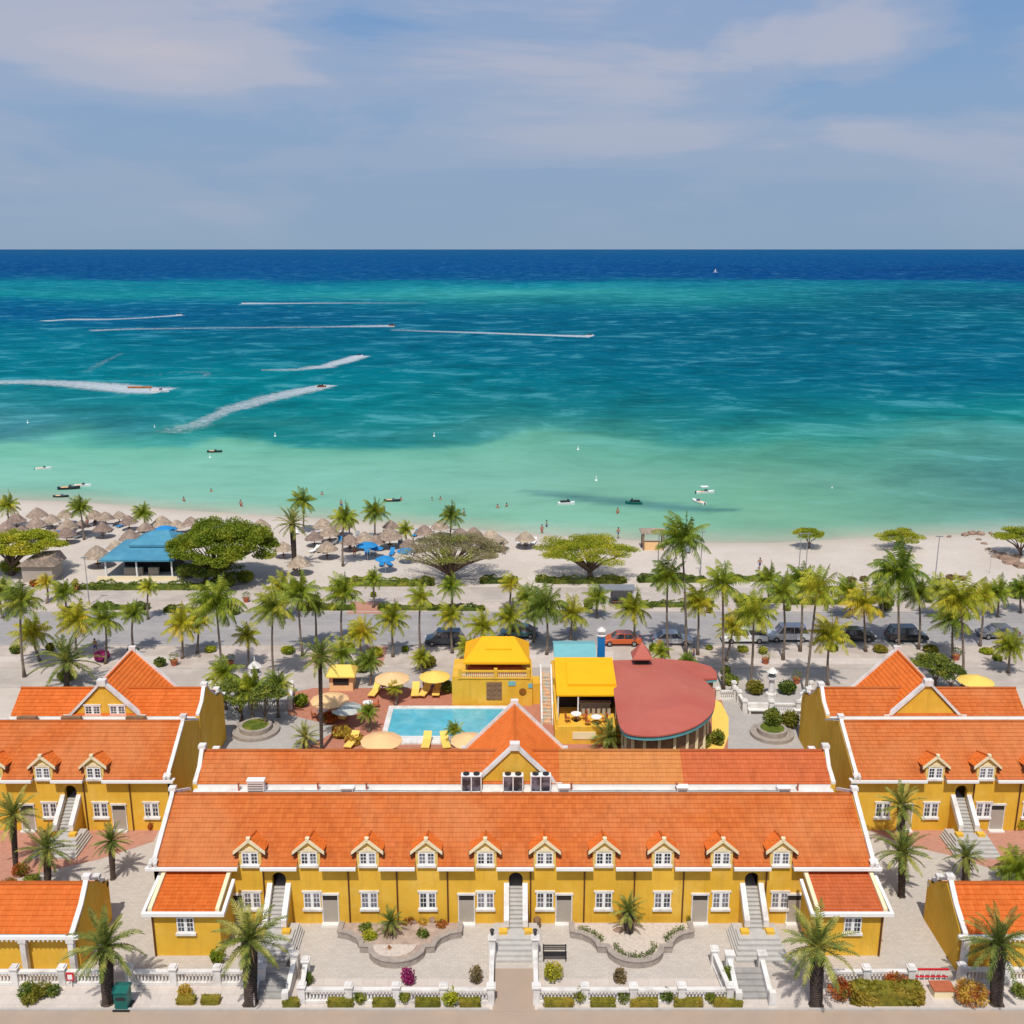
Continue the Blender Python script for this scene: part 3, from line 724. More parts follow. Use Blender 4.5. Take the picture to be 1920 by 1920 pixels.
lblk = complex_('yellow guesthouse block on the left with its gable end towards the pool court', 11.2, -52, -26.1, -42.3, -26.3, -34.3,
    [-47.4, -43.5, -39.6, -35.8, -31.9], [-47, -43, sx_(97), sx_(192), sx_(287)], [sx_(226), -37.4], [sx_(165), sx_(250)], [-33.9],
    [(-42.2, -26.4, 'roof_tiles_new')], 'yellow guesthouse blocks', (False, True))
rblk = complex_('yellow guesthouse block on the right beside the two tall date palms', 11.2, 26.1, 52, 26.4, 43.4, 34.8,
    [32.3, 36.2, 40.1, 44.0], [sx_(1652), sx_(1742), sx_(1840), sx_(1927)], [sx_(1695), sx_(1867)], [sx_(1683), sx_(1818), sx_(1904)], [34.5],
    [(26.6, 43.3, 'roof_tiles')], 'yellow guesthouse blocks', (True, False))

# windows and awnings in the left pediment, vents along the side valleys
for xx in (-35.3, -33.2): add_window(lblk, xx, 78.4, 5.7, 6.5, 1.3)
for xx in (-40.6, -36.9, -31.5): b = MB(); b.box(xx - .8, xx + .8, 77.6, 78.0, 5.34, 5.8); b.build('roof_vent', 'wood', lblk)
# lean-to annexes of the long building
def annex(x0, x1, label):
    y0 = 55.5; zt, z0 = 4.05, 3.35
    root = thing('annex', label, 'annex', ((x0 + x1) / 2, y0, 0), 'lean-to annexes')
    w = MB(); w.box(x0 + .3, x1 - .3, y0, YF - .01, 0, 3.3); w.prism([(y0 + .02, 3.3), (YF - .02, 3.3), (YF - .02, 4.0)], x0 + .3, x1 - .3, 'x'); w.build('wall', 'yellow_plaster', root)
    r = MB(); tiled(r, [(x0 + .45, YF - .02, zt + .05), (x1 - .45, YF - .02, zt + .05), (x1 - .45, y0 - .2, z0), (x0 + .45, y0 - .2, z0)], .3, .04); r.build('roof', 'roof_tiles_new' if x0 < 0 else 'roof_tiles_red', root)
    for xx in (x0 + .2, x1 - .45):
        c = MB(); c.prism([(y0 - .15, z0), (y0 - .15, z0 + .22), (YF - .02, zt + .3), (YF - .02, zt)], xx, xx + .25, 'x')
        c.build('parapet', 'cream', root)
    c = MB(); c.box(x0 - .15, x1 + .15, y0 - .42, y0 - .2, z0 - .2, z0 + .04)
    for xx, e in ((x0 - .15, 1), (x1 - .05, 1)): c.prism([(y0 - .2, z0 - .2), (y0 - .2, z0 + .06), (YF - .8 if (x0 < 0) == (xx > x0) else YF - .05, zt - .1), (YF - .8 if (x0 < 0) == (xx > x0) else YF - .05, zt - .36)], xx, xx + .2, 'x')
    c.build('gutter', 'white_paint', root)
    xm = (x0 + x1) / 2 + (.2 if x0 > 0 else 0)
    add_window(root, xm, y0, 1.75, 2.85, 1.1, False)
    p = MB(); xp = x0 + .4 if x0 < 0 else x1 - .42; p.tube([(xp, y0 - .2, 3.2), (xp, y0 - .07, 2.9), (xp, y0 - .07, .03)], .06, 6); p.build('drainpipe', 'pipe_dark', root)
    return root
annex(-23.1, -18.2, 'yellow lean-to annex with bright orange roof at the left end of the long guesthouse')
annex(18.9, 23.8, 'yellow lean-to annex with faded red roof at the right end of the long guesthouse')
# small gatehouses
def gatehouse(x0, x1, side, label):
    y0, yr, y1 = 54.2, 56.6, 59.2; root = thing('gatehouse', label, 'building', ((x0 + x1) / 2, y0, 0), 'low gatehouses by the pavement')
    w = MB(); w.box(x0, x1, y0, y1 - .1, 0, 2.75)
    w.build('wall', 'yellow_plaster', root)
    r = MB(); tiled(r, [(x0 + .1, yr, 4.45), (x1 - .1, yr, 4.45), (x1 - .1, y0 - .35, 2.85), (x0 + .1, y0 - .35, 2.85)], .34, .05); tiled(r, [(x0 + .1, yr, 4.45), (x1 - .1, yr, 4.45), (x1 - .1, y1, 2.85), (x0 + .1, y1, 2.85)], .34)
    r.tube([(x0 + .2, yr, 4.5), (x1 - .2, yr, 4.5)], .11, 6); r.build('roof', 'roof_tiles_new', root)
    g = MB(); g.box(x0 - .3, x1 + .3, y0 - .6, y0 - .38, 2.62, 2.84); g.box(x0, x1, y0 - .42, y0 - .01, 2.6, 2.66)
    n = int((x1 - x0) / .28)
    for i in range(n): g.prism([(x0 + i * .28, 2.61), (x0 + i * .28 + .2, 2.61), (x0 + i * .28 + .1, 2.42)], y0 - .56, y0 - .5, 'y')
    g.build('gutter', 'white_paint', root)
    xe = x1 if side > 0 else x0; a, b_ = (xe - .3, xe + .03) if side > 0 else (xe - .03, xe + .3)
    e = MB(); e.prism([(y0 - .02, 0), (y0 - .02, 2.8), (y0 + 1.2, 3.7), (yr, 4.6), (yr + 1.1, 3.9), (y1 - .6, 3.1), (y1, 3.0), (y1, 0)], a, b_, 'x'); e.build('gable_wall', 'yellow_plaster', root)
    c = MB(); coping(c, [(y0 - .45, 2.8), (y0 - .1, 3.0), (yr - 1.2, 3.75), (yr - .3, 4.6), (yr - .2, 4.75), (yr + .2, 4.75), (yr + .3, 4.55), (yr + 1.3, 3.9), (yr + 1.5, 3.45), (y1 - .5, 3.35), (y1 - .3, 3.0), (y1 + .05, 2.9)], a, b_, .18, .05)
    c.box(a - .08, b_ + .08, yr - .22, yr + .22, 4.9, 5.15); c.box(a - .05, b_ + .05, yr + 1.2, yr + 1.6, 3.95, 4.2); c.tube([(a, y1 - .1, 2.75), (b_, y1 - .1, 2.75)], .2, 10)
    c.build('coping', 'white_plaster', root)
    for xx in ((x1 - .25, x1 - 3.2) if side > 0 else (x0 + .25, x0 + 6.2)):
        cs = MB(); cs.box(xx - .17, xx + .17, y0 - .55, y0 - .2, 0, 2.6); cs.box(xx - .24, xx + .24, y0 - .6, y0 - .15, 2.35, 2.58)
        cs.build('porch_column', 'white_plaster', root)
    return root
gatehouse(-46, -26.95, 1, 'low yellow gatehouse with bright orange roof beside the green bin, at the left')
gatehouse(27.75, 46, -1, 'low yellow gatehouse with bright orange roof and white corner column at the right')

# roof-top equipment on the long building
def condenser(px, w=1.5, h=1.25):
    X = (px - 960) * .0394; yv = 66.35
    root = thing('roof_condenser', '', 'air conditioner', (X, yv, 5.33), 'big double condensers on the roof')
    f = MB()
    for xx in (X - w / 2, X - .04, X + w / 2 - .08): f.box(xx, xx + .08, yv - .02, yv + .06, 5.34, 5.34 + h)
    f.box(X - w / 2, X + w / 2, yv - .04, yv + .5, 5.34 + h, 5.42 + h); f.box(X - w / 2, X + w / 2, yv - .02, yv + .45, 5.335, 5.42)
    f.build('housing', 'white_paint', root)
    g = MB(); g.box(X - w / 2 + .03, X + w / 2 - .03, yv + .01, yv + .44, 5.4, 5.34 + h); g.build('coil_panel', 'glass_dark', root)
    for sx in (-1, 1):
        t = MB(); t.lathe((X + sx * w / 4, yv + .24, 5.42 + h), [(.24, 0), (.24, .1), (.12, .13)], 14); t.build('fan', 'metal_black', root)
    return root
for px, l in ((885, 'double roof condenser with two fans, left of the central pediment'), (962, 'double roof condenser with two fans, below the middle of the central pediment'), (1013, 'double roof condenser with two fans, right of the central pediment')):
    condenser(px)['label'] = l
def vent_box(px, w, h, label, m='white_paint', zz=5.34, yv=66.2):
    X = (px - 960) * .0394
    root = thing('roof_unit', label, 'roof unit', (X, yv, zz), 'small units along the white roof valley')
    f = MB(); f.box(X - w / 2, X + w / 2, yv, yv + .5, zz + .08, zz + h); f.box(X - w / 2 - .05, X + w / 2 + .05, yv - .04, yv + .54, zz + h, zz + h + .06)
    for sx in (-1, 1): f.box(X + sx * w * .4 - .04, X + sx * w * .4 + .04, yv + .05, yv + .4, zz, zz + .09)
    f.build('housing', m, root)
    g = MB()
    for i in range(4): g.box(X - w / 2 + .06, X + w / 2 - .06, yv - .015, yv + .01, zz + .14 + i * (h - .2) / 4, zz + .14 + i * (h - .2) / 4 + (h - .2) / 8)
    g.build('grille', 'metal_grey', root)
for a in ((487, 1.2, .95, 'largest grey louvred unit near the left end of the roof valley'), (655, .9, .35, 'low white unit a third of the way along the roof valley'), (1056, .8, .4, 'low white unit just right of the condensers in the roof valley'), (1275, .8, .4, 'low white unit where the amber roof meets the red roof'), (1463, .9, .35, 'low white unit near the right end of the roof valley')):
    vent_box(*a)
b = MB()
for a_, b_ in ((-18.5, -3.6), (3.9, 12), (12.6, 20)):
    for k_ in range(2): b.tube([(a_, 66.3 + k_ * .2, 5.42), ((a_ + b_) / 2, 66.35 + k_ * .2, 5.42), (b_, 66.3 + k_ * .2, 5.42)], .035, 5)
tag(b.build('conduit', 'metal_grey'), 'thin grey conduits running along the white valley of the long roof', 'pipes')
for i, px in enumerate((453, 690, 1070, 1265, 1490, 600)):
    X = (px - 960) * .0394; b = MB(); b.lathe((X, 66.6, 5.33), [(.06, 0), (.06, .55), (.1, .56), (.1, .64), (.03, .7)], 8); b.build('vent_pipe', 'terracotta', main)
# ================================================================== POOL COURT AND RESTAURANT
# pool
x0, yb = G(738, 1331); x1 = -.4; ya = G(738, 1391)[1]
b = MB(); b.box(x0 - .5, x1 + .5, ya - .6, ya, .0, .16); b.box(x0 - .5, x1 + .5, yb, yb + .6, 0, .16); b.box(x0 - .5, x0, ya, yb, 0, .159); b.box(x1, x1 + .5, ya, yb, 0, .159)
pool = thing('swimming_pool', 'rectangular turquoise swimming pool with white edge in the brick terrace', 'pool', (x0, ya, 0))
b.build('pool_edge', 'white_plaster', pool)
m = mat('pool_water', (.09, .40, .50), .08, .12, 1.2, .25, 3, spec=.5, col2=(.17, .48, .56), sc2=.5)
b = MB(); b.box(x0, x1, ya, yb, -.2, .085); b.build('water', 'pool_water', pool)
b = MB()
for i in range(3): b.box(x0 + .01, x1 - .01, ya + .01 + i * .35, ya + .3 + i * .35, .05, .11 - i * .008)
b.build('pool_steps', 'white_plaster', pool)
# bar building with yellow hip roof
def hip(mb, x0, x1, y0, y1, z0, xa, xb, ya_, z1, under=.12):
    vs = [(x0, y0, z0), (x1, y0, z0), (x1, y1, z0), (x0, y1, z0), (xa, ya_, z1), (xb, ya_, z1)]
    vs += [(x, y, z - under) for x, y, z in vs[:4]]
    mb.add(vs, [(0, 1, 5, 4), (1, 2, 5), (2, 3, 4, 5), (3, 0, 4), (6, 7, 1, 0), (7, 8, 2, 1), (8, 9, 3, 2), (9, 6, 0, 3), (9, 8, 7, 6)])
bar = thing('bar_building', 'yellow two-level pool bar with bright yellow hipped canopy and balustrade', 'building', (-1.7, 92, 0))
b = MB(); b.box(-5.9, 2.0, 92, 97, 0, 2.9); b.box(2.0, 2.9, 92.4, 94.2, 0, 2.2); b.box(-5.9, -3.9, 92.02, 92.3, 2.9, 3.1); b.build('wall', 'yellow_plaster', bar)
b = MB()
for i in range(4):
    for j in range(3): b.box(-2.45 + j * .52, -2.1 + j * .52, 91.9, 92.01, .75 + i * .5, .98 + i * .5)
b.box(-2.52, -1.0, 91.95, 92.01, .68, 2.55); b.build('wall_vent', 'wood', bar)
b = MB(); b.lathe((0, 0, 0), [(.36, 0), (.36, .06), (.3, .08)], 20); b.v = [(v[0] + 1.05, 91.99 - v[2], v[1] + 1.55) for v in b.v]; b.build('round_emblem', 'croton', bar)
b = MB(); b.box(-.35, .35, 91.93, 92.01, 2.2, 2.65); b.box(1.6, 2.0, 91.93, 92.01, 1.95, 2.4); b.build('wall_sign', 'teal_roof', bar)
b = MB()
for i in range(34):
    xx = -4.9 + i * .19
    if abs(xx + 1.6) > .25: b.lathe((xx, 92.05, 3.05), [(.05, 0), (.075, .2), (.04, .4), (.06, .55)], 6)
b.build('baluster', 'cream', bar)
b = MB(); b.box(-5.0, 1.6, 91.93, 92.2, 3.6, 3.74); b.box(-5.0, 1.6, 91.93, 92.2, 2.905, 3.05)
for xx in (-5.1, -1.6, 1.6): b.box(xx - .17, xx + .17, 91.9, 92.25, 2.91, 3.95)
b.build('balustrade_rail', 'yellow_plaster', bar)
b = MB(); b.box(-4.2, .9, 93.4, 96.4, 2.91, 4.5); b.build('bar_room', 'wood_red', bar)
b = MB(); b.box(-4.4, 1.1, 92.9, 93.3, 2.91, 3.7); b.build('bar_counter', 'wood_red', bar)
b = MB(); hip(b, -4.75, 1.75, 92.2, 97.6, 4.55, -3.0, .2, 95.4, 6.0, .22); b.box(-2.6, .0, 93.65, 94.2, 5.0, 5.32); b.build('canopy', 'awning_yellow', bar)
for xx in (-4.5, 1.5):
    for yv in (92.4, 97.3): b = MB(); b.tube([(xx, yv, 2.9), (xx, yv, 4.5)], .06, 6); b.build('canopy_post', 'wood', bar)
# grill house with long yellow awning
grill = thing('grill_house', 'open counter house with long bright yellow awning left of the red roof', 'building', (6.9, 84, 0))
b = MB(); b.box(3.9, 10.4, 84.0, 92.5, 0, 1.5); b.box(4.1, 9.9, 84.0, 84.25, 1.5, 1.75); b.box(4.0, 4.2, 84.3, 91.9, 1.5, 2.3); b.build('wall', 'yellow_plaster', grill)
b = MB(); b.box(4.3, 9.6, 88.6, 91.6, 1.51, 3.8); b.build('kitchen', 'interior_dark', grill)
b = MB(); b.box(6.4, 9.2, 87.3, 87.7, 1.51, 2.5); b.box(6.3, 9.3, 87.2, 87.8, 2.5, 2.58)
for i in range(6): b.box(6.5 + i * .48, 6.8 + i * .48, 86.85, 87.05, 1.51, 2.2)
b.build('bar_counter', 'door_grey', grill)
b = MB(); b.prism([(85.9, 3.85), (85.9, 4.0), (91.9, 5.2), (91.9, 5.05)], 4.1, 9.75, 'x'); b.prism([(87.2, 4.28), (87.2, 4.5), (91.5, 5.3), (91.5, 5.1)], 5.2, 9.7, 'x'); b.build('awning', 'awning_yellow', grill)
for xx in (4.25, 6.1, 9.6): b = MB(); b.tube([(xx, 86.0, 1.5), (xx, 86.0, 3.9)], .07, 6); b.build('awning_post', 'white_paint', grill)
b = MB(); b.box(5.5, 7.6, 83.93, 83.995, .55, 1.25); b.build('wall_plaque', 'cream', grill)
# tiled stair between the two
st = thing('outdoor_stair', 'tiled stair with white side walls between the bar and the counter house', 'staircase', (3.4, 88, 0))
b = MB()
for i in range(14): b.box(2.95, 3.75, 88 + i * .36, 94.0, i * .2 + .02, (i + 1) * .2 + .02)
mt = mat('painted_step', (.62, .38, .22), .7, .35, 5, col2=(.35, .45, .42), sc2=2.2)
b.build('steps', 'painted_step', st)
for xx in (2.75, 3.78): b = MB(); b.prism([(87.8, 0), (94, 0), (94, 3.6), (93.2, 3.5), (87.8, .7)], xx, xx + .17, 'x'); b.build('side_wall', 'white_plaster', st)
# turquoise roof and blue tower
kio = thing('kiosk', 'kiosk with pale turquoise roof beyond the yellow awning', 'kiosk', (6.4, 93, 0))
b = MB(); b.box(4.4, 8.1, 93.6, 96.5, 2.75, 4.4); b.build('counter', 'wood_red', kio)
b = MB(); b.box(4.0, 10.4, 92.6, 97, 0, 2.74); b.build('wall', 'yellow_plaster', kio)
b = MB(); b.prism([(92.9, 4.55), (92.9, 4.72), (95.0, 5.35), (96.8, 4.95), (96.8, 4.8)], 4.15, 8.35, 'x'); b.build('roof', 'teal_roof', kio)
for xx in (4.3, 6.3, 8.2): b = MB(); b.tube([(xx, 93.1, 2.75), (xx, 93.1, 4.6)], .06, 6); b.build('post', 'white_paint', kio)
tw = thing('chimney_tower', 'slim square blue tower with white round cap beside the turquoise roof', 'tower', (8.85, 94, 0))
b = MB(); b.box(8.5, 9.2, 93.6, 94.3, 0, 6.6); b.build('shaft', 'blue_paint', tw)
b = MB(); b.lathe((8.85, 93.95, 6.6), [(.42, 0), (.48, .12), (.24, .18), (.22, .5), (.48, .58), (.42, .7), (.08, .95)], 12); b.build('cap', 'white_plaster', tw)
# big red roof restaurant
px_out = [(1147, 1238), (1235, 1233), (1262, 1240), (1292, 1256), (1318, 1272), (1336, 1290), (1343, 1310), (1338, 1335), (1315, 1356), (1285, 1370), (1240, 1380), (1195, 1380), (1165, 1372), (1156, 1340), (1150, 1290)]
for _ in range(2):
    px_out = px_out[:1] + [v for a, c in zip(px_out[1:], px_out[2:] + px_out[:1]) for v in ((lerp(a[0], c[0], .25), lerp(a[1], c[1], .25)), (lerp(a[0], c[0], .75), lerp(a[1], c[1], .75)))]
rest = thing('restaurant', 'restaurant with large kidney-shaped flat red roof and small red cupola', 'building', (14, 86, 0))
out_ = [G(a, c, 4.2) for a, c in px_out]
cxm = sum(p[0] for p in out_) / len(out_); cym = sum(p[1] for p in out_) / len(out_)
b = MB(); n = len(out_)
inn = [(lerp(cxm, p[0], .45), lerp(cym, p[1], .45)) for p in out_]
b.add([(p[0], p[1], 4.2) for p in out_] + [(p[0], p[1], 4.75) for p in inn] + [(p[0], p[1], 4.08) for p in out_],
      [(i, (i + 1) % n, n + (i + 1) % n, n + i) for i in range(n)] + [tuple(range(n, 2 * n))] + [(2 * n + i, 2 * n + (i + 1) % n, (i + 1) % n, i) for i in range(n)] + [tuple(range(3 * n - 1, 2 * n - 1, -1))])
b.build('roof', 'red_roof', rest)
wg = [G(a, c, 3.85) for a, c in ((1225, 1234), (1300, 1241), (1332, 1250), (1343, 1260), (1345, 1272), (1300, 1275), (1240, 1268))]
b2_ = MB(); b2_.prism(wg, 3.7, 3.9); b2_.build('rear_roof', 'red_roof', rest)
b2_ = MB(); b2_.prism([(lerp(sum(p[0] for p in wg) / 7, p[0], .98), lerp(sum(p[1] for p in wg) / 7, p[1], .98)) for p in wg], 3.45, 3.695); b2_.build('rear_eaves_band', 'teal_trim', rest)
b2_ = MB(); b2_.prism([(lerp(sum(p[0] for p in wg) / 7, p[0], .85), lerp(sum(p[1] for p in wg) / 7, p[1], .85)) for p in wg], .02, 3.44); b2_.build('rear_wall', 'wood', rest)
b = MB(); o2 = [(lerp(cxm, p[0], .985), lerp(cym, p[1], .985)) for p in out_]
b.prism(o2, 3.72, 4.075); b.build('eaves_band', 'teal_trim', rest)
b = MB(); o3 = [(lerp(cxm, p[0], .86), lerp(cym, p[1], .86)) for p in out_[::3]]
b.prism(o3, .02, 3.71); b.build('wall', 'wood', rest)
b = MB()
for p in o3: b.box(p[0] - .12, p[0] + .12, p[1] - .12, p[1] + .12, 0, 3.7)
o4 = [(lerp(cxm, p[0], .875), lerp(cym, p[1], .875)) for p in out_[::3]]
b.prism(o4, .02, .95); b.build('low_wall', 'cream', rest)
X, Yc = G(1204, 1242, 4.6)
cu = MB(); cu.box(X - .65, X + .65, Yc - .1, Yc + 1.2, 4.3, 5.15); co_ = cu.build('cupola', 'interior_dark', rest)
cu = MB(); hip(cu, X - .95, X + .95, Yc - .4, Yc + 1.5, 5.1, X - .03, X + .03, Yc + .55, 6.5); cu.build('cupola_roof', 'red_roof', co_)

# ------------------------------------------------------------------ terrace furniture
def parasol(m, r, lab):
    t = thing('terrace_parasol', lab, 'parasol', group='round parasols on the terrace')
    b = MB(); b.lathe((0, 0, 2.1), [(r, 0), (r, .06), (r * .5, .42), (.06, .68), (.03, .8)], 12); b.build('canopy', m, t)
    b = MB(); b.tube([(0, 0, 0), (0, 0, 2.3)], .04, 6); b.lathe((0, 0, 0), [(.3, 0), (.3, .06)], 8); b.build('pole', 'wood', t); return t
pa = {k_: parasol('parasol_' + k_, 1.75, '') for k_ in ('yellow', 'peach', 'grey')}
for (px, py, k_, lab, s_) in ((735, 1268, 'peach', 'pale yellow parasol, left of the two parasols above the pool', 1.0), (815, 1265, 'yellow', 'bright yellow parasol beside the bar wall above the pool', .9), (618, 1308, 'peach', 'peach parasol left of the small grey one', 1.05), (650, 1325, 'grey', 'grey green parasol at the left of the terrace', .85), (715, 1384, 'peach', 'peach parasol at the near left corner of the pool', 1.05), (880, 1384, 'peach', 'peach parasol beside the near edge of the pool and the red gable', .95), (1830, 1273, 'yellow', 'bright yellow parasol behind the right guesthouse roof', 1.0), (1130, 1385, 'peach', 'peach parasol below the counter house plaque', .3)):
    if s_ < .5: continue
    X, Yc = G(px, py, 2.4 * s_); place(pa[k_], (X, Yc, 0), lab, random.random(), s_, 'round parasols on the terrace')
def lounger():
    t = thing('sun_lounger', '', 'sun lounger', group='sun loungers')
    b = MB(); b.box(-.32, .32, -.95, .35, .28, .36); b.build('seat', 'parasol_yellow', t)
    b = MB(); b.prism([(.33, .3), (.33, .38), (.95, .82), (.95, .74)], -.32, .32, 'x'); b.build('backrest', 'parasol_yellow', t)
    for sx in (-.28, .28):
        for sy in (-.85, .3):
            b = MB(); b.box(sx - .03, sx + .03, sy - .03, sy + .03, 0, .28); b.build('leg', 'wood_red', t)
    return t
lg = lounger()
lounge = [(779, 1303, 'leftmost of the row of loungers above the pool'), (797, 1303, 'middle lounger of the row above the pool'), (819, 1302, 'right lounger of the row above the pool'), (648, 1346, 'lounger left of the pool beneath the grey parasol'), (660, 1398, 'lounger left of the near peach parasol'), (800, 1399, 'lounger at the near edge of the pool'), (835, 1399, 'lounger next to the palm on the near edge of the pool'), (703, 1303, 'lounger beneath the pale yellow parasol')]
for px, py, l in lounge:
    X, Yc = G(px, py); place(lg, (X, Yc, .05), 'yellow ' + l, random.uniform(-.3, .3), 1.15, 'sun loungers')
def table_set():
    t = thing('garden_table', '', 'table', group='tables')
    b = MB(); b.lathe((0, 0, .7), [(.5, 0), (.5, .05)], 12); b.build('tabletop', 'white_paint', t)
    b = MB(); b.tube([(0, 0, .02), (0, 0, .7)], .04, 6); b.lathe((0, 0, 0), [(.25, 0), (.25, .05)], 8); b.build('pedestal', 'metal_black', t); return t
def chair():
    t = thing('garden_chair', '', 'chair', group='chairs')
    b = MB(); b.box(-.22, .22, -.22, .22, .42, .47); b.build('seat', 'wood_red', t)
    b = MB(); b.box(-.22, .22, .18, .22, .47, .9); b.build('backrest', 'wood_red', t)
    for sx in (-.19, .19):
        for sy in (-.19, .17):
            b = MB(); b.box(sx - .02, sx + .02, sy - .02, sy + .02, 0, .42); b.build('leg', 'wood_red', t)
    return t
tb, ch = table_set(), chair()
for px, py, z, l in ((735, 1292, 0, 'white round table below the pale yellow parasol'), (812, 1288, 0, 'white round table below the bright yellow parasol'), (1080, 1352, 1.5, 'white round table on the deck of the counter house'), (690, 1330, 0, 'white round table between the grey parasol and the pool'), (1118, 1358, 1.5, 'white round table at the right end of the deck'), (605, 1345, 0, 'white round table at the left edge of the terrace')):
    X, Yc = G(px, py, z); place(tb, (X, Yc, z + .02), l, 0, 1.0, 'garden tables')
    for i, (a, w_) in enumerate(((20, 'right'), (200, 'left'))):
        place(ch, (X + .85 * math.cos(R(a)), Yc + .85 * math.sin(R(a)), z + .02), 'chair %s of the %s' % (w_, l), R(a - 90), 1, 'wooden terrace chairs')
# small cabana at the left edge of the terrace
cab = thing('cabana', 'small peach cabana with yellow roof beside the tall fan palm', 'cabana', G(640, 1292) + (0,))
X, Yc = G(640, 1296); b = MB(); b.box(X - 1.2, X + 1.2, Yc, Yc + 2, 0, 1.7); b.build('wall', 'parasol_peach', cab)
b = MB(); hip(b, X - 1.5, X + 1.5, Yc - .4, Yc + 2.4, 1.75, X - .9, X + .9, Yc + 1, 2.5); b.build('roof', 'parasol_yellow', cab)
b = MB(); b.box(X - .8, X + .8, Yc - .05, Yc + .02, .7, 1.4); b.build('counter_opening', 'interior_dark', cab)

# ------------------------------------------------------------------ balustrades
BAL = None
def balustrade(label, pts, gap=2.75, h=1.0, grp='white balustrades by the pavement', tall=(), z=.02):
    """white balustrade along (x,y) points"""
    root = thing('balustrade', label, 'balustrade', (pts[0][0], pts[0][1], 0), grp)
    rail = MB(); bal = MB(); pil = []
    for a, c in zip(pts, pts[1:]):
        L = math.dist(a, c); n = max(1, round(L / gap)); u = ((c[0] - a[0]) / L, (c[1] - a[1]) / L); w = (-u[1], u[0])
        def bx(mb, s0, s1, hw, z0, z1):
            P = [(a[0] + u[0] * s + w[0] * t, a[1] + u[1] * s + w[1] * t) for s, t in ((s0, -hw), (s1, -hw), (s1, hw), (s0, hw))]; mb.prism(P, z0, z1)
        for i in range(n):
            s0, s1 = L * i / n + .18, L * (i + 1) / n - .18
            bx(rail, s0, s1, .13, z, .22); bx(rail, s0, s1, .14, h - .16, h)
            m_ = max(1, int((s1 - s0) / .2))
            for j in range(m_):
                s_ = s0 + (s1 - s0) * (j + .5) / m_
                bal.lathe((a[0] + u[0] * s_, a[1] + u[1] * s_, .215), [(.05, 0), (.075, .16), (.035, .36), (.055, .5), (.05, h - .37)], 6)
        for i in range(n + 1):
            q_ = (a[0] + u[0] * L * i / n, a[1] + u[1] * L * i / n)
            if all(math.dist(q_, o_) > .3 for o_ in pil): pil.append(q_)
    rail.build('rail', 'white_plaster', root); bal.build('balusters', 'white_plaster', root)
    for q_ in pil:
        t = any(math.dist(q_, k_) < .3 for k_ in tall); hh = 1.75 if t else h + .16; b = MB()
        b.box(q_[0] - .2, q_[0] + .2, q_[1] - .2, q_[1] + .2, z - .01, hh); b.box(q_[0] - .27, q_[0] + .27, q_[1] - .27, q_[1] + .27, hh, hh + .1)
        b.box(q_[0] - .19, q_[0] + .19, q_[1] - .19, q_[1] + .19, hh + .1, hh + .2)
        b.build('pillar', 'white_plaster', root)
    return root
FX = 51.35
balustrade('white balustrade in front of the left half of the forecourt', [(-1.25, 54.9), (-1.25, 51.3), (-12.55, 51.35), (-12.75, 53.6)], tall=((-1.25, 54.9),))
balustrade('white balustrade in front of the right half of the forecourt', [(1.45, 54.9), (1.45, 51.3), (13.0, 51.35), (12.7, 54.6)], tall=((1.45, 54.9),))
balustrade('white balustrade between the palm with the green bin and the left stair', [(-23.4, 52.9), (-15.3, 52.9)])
balustrade('white balustrade in front of the left gatehouse', [(-42, 52.9), (-24.6, 52.9)])
balustrade('short white balustrade between the croton bushes at the right', [(18.9, 52.9), (24.4, 52.9)])
balustrade('white balustrade in front of the right gatehouse', [(27.6, 53.1), (44, 53.1)])
for sx, l in ((-1, 'short flight of grey steps with white walls beside the second palm'), (1, 'short flight of grey steps with white walls left of the third palm')):
    root = thing('garden_steps', l, 'steps', (sx * 14.6, 52, 0), 'garden steps by the pavement')
    b = MB()
    for i in range(5): b.box(sx * 14.5 - .85, sx * 14.5 + .85, 51.6 + i * .38, 53.6, 0.02, .15 + i * .13)
    b.build('steps', 'stone_grey', root)
    for xx in (sx * 14.5 - 1.15, sx * 14.5 + .86):
        b = MB(); b.prism([(51.3, 0), (51.3, .5), (53.8, 1.15), (53.8, 0)], xx, xx + .28, 'x'); b.box(xx - .06, xx + .34, 51.0, 51.35, 0, .95)
        b.box(xx - .1, xx + .38, 53.7, 54.1, 0, 1.4); b.box(xx - .16, xx + .44, 53.64, 54.16, 1.4, 1.5)
        b.build('side_wall', 'white_plaster', root)

# ------------------------------------------------------------------ curved stone planters
def planter(cx, label, fill):
    root = thing('stone_planter', label, 'planter', (cx, 56, 0), 'curved stone planters in the forecourt')
    half = [(4.05, 58.2), (4.05, 57.2), (3.3, 57.0), (2.75, 56.6), (2.45, 56.1), (2.4, 55.75), (1.8, 55.7), (1.7, 55.2), (1.35, 54.75), (.9, 54.45), (.45, 54.32), (0, 54.28)]
    out_ = [(cx - x, y) for x, y in half] + [(cx + x, y) for x, y in reversed(half[:-1])]
    h = .48; cyy = 56.6; inner = []
    n = len(out_)
    for i in range(n):
        a = Vector(out_[max(i - 1, 0)]); c = Vector(out_[min(i + 1, n - 1)]); d = (c - a).normalized(); nn = Vector((-d.y, d.x))
        inner.append((out_[i][0] + nn.x * .32, out_[i][1] + nn.y * .32))
    b = MB()
    for i in range(n - 1):
        b.prism([out_[i], out_[i + 1], inner[i + 1], inner[i]], 0.02, h)
        o_ = [(lerp(inner[k_][0], out_[k_][0], 1.18), lerp(inner[k_][1], out_[k_][1], 1.18)) for k_ in (i, i + 1)]
        b.prism([o_[0], o_[1], inner[i + 1], inner[i]], h, h + .07)
    b.build('wall', 'planter_stone', root)
    b = MB(); b.prism(inner, .03, h - .06); b.build('soil', fill, root)
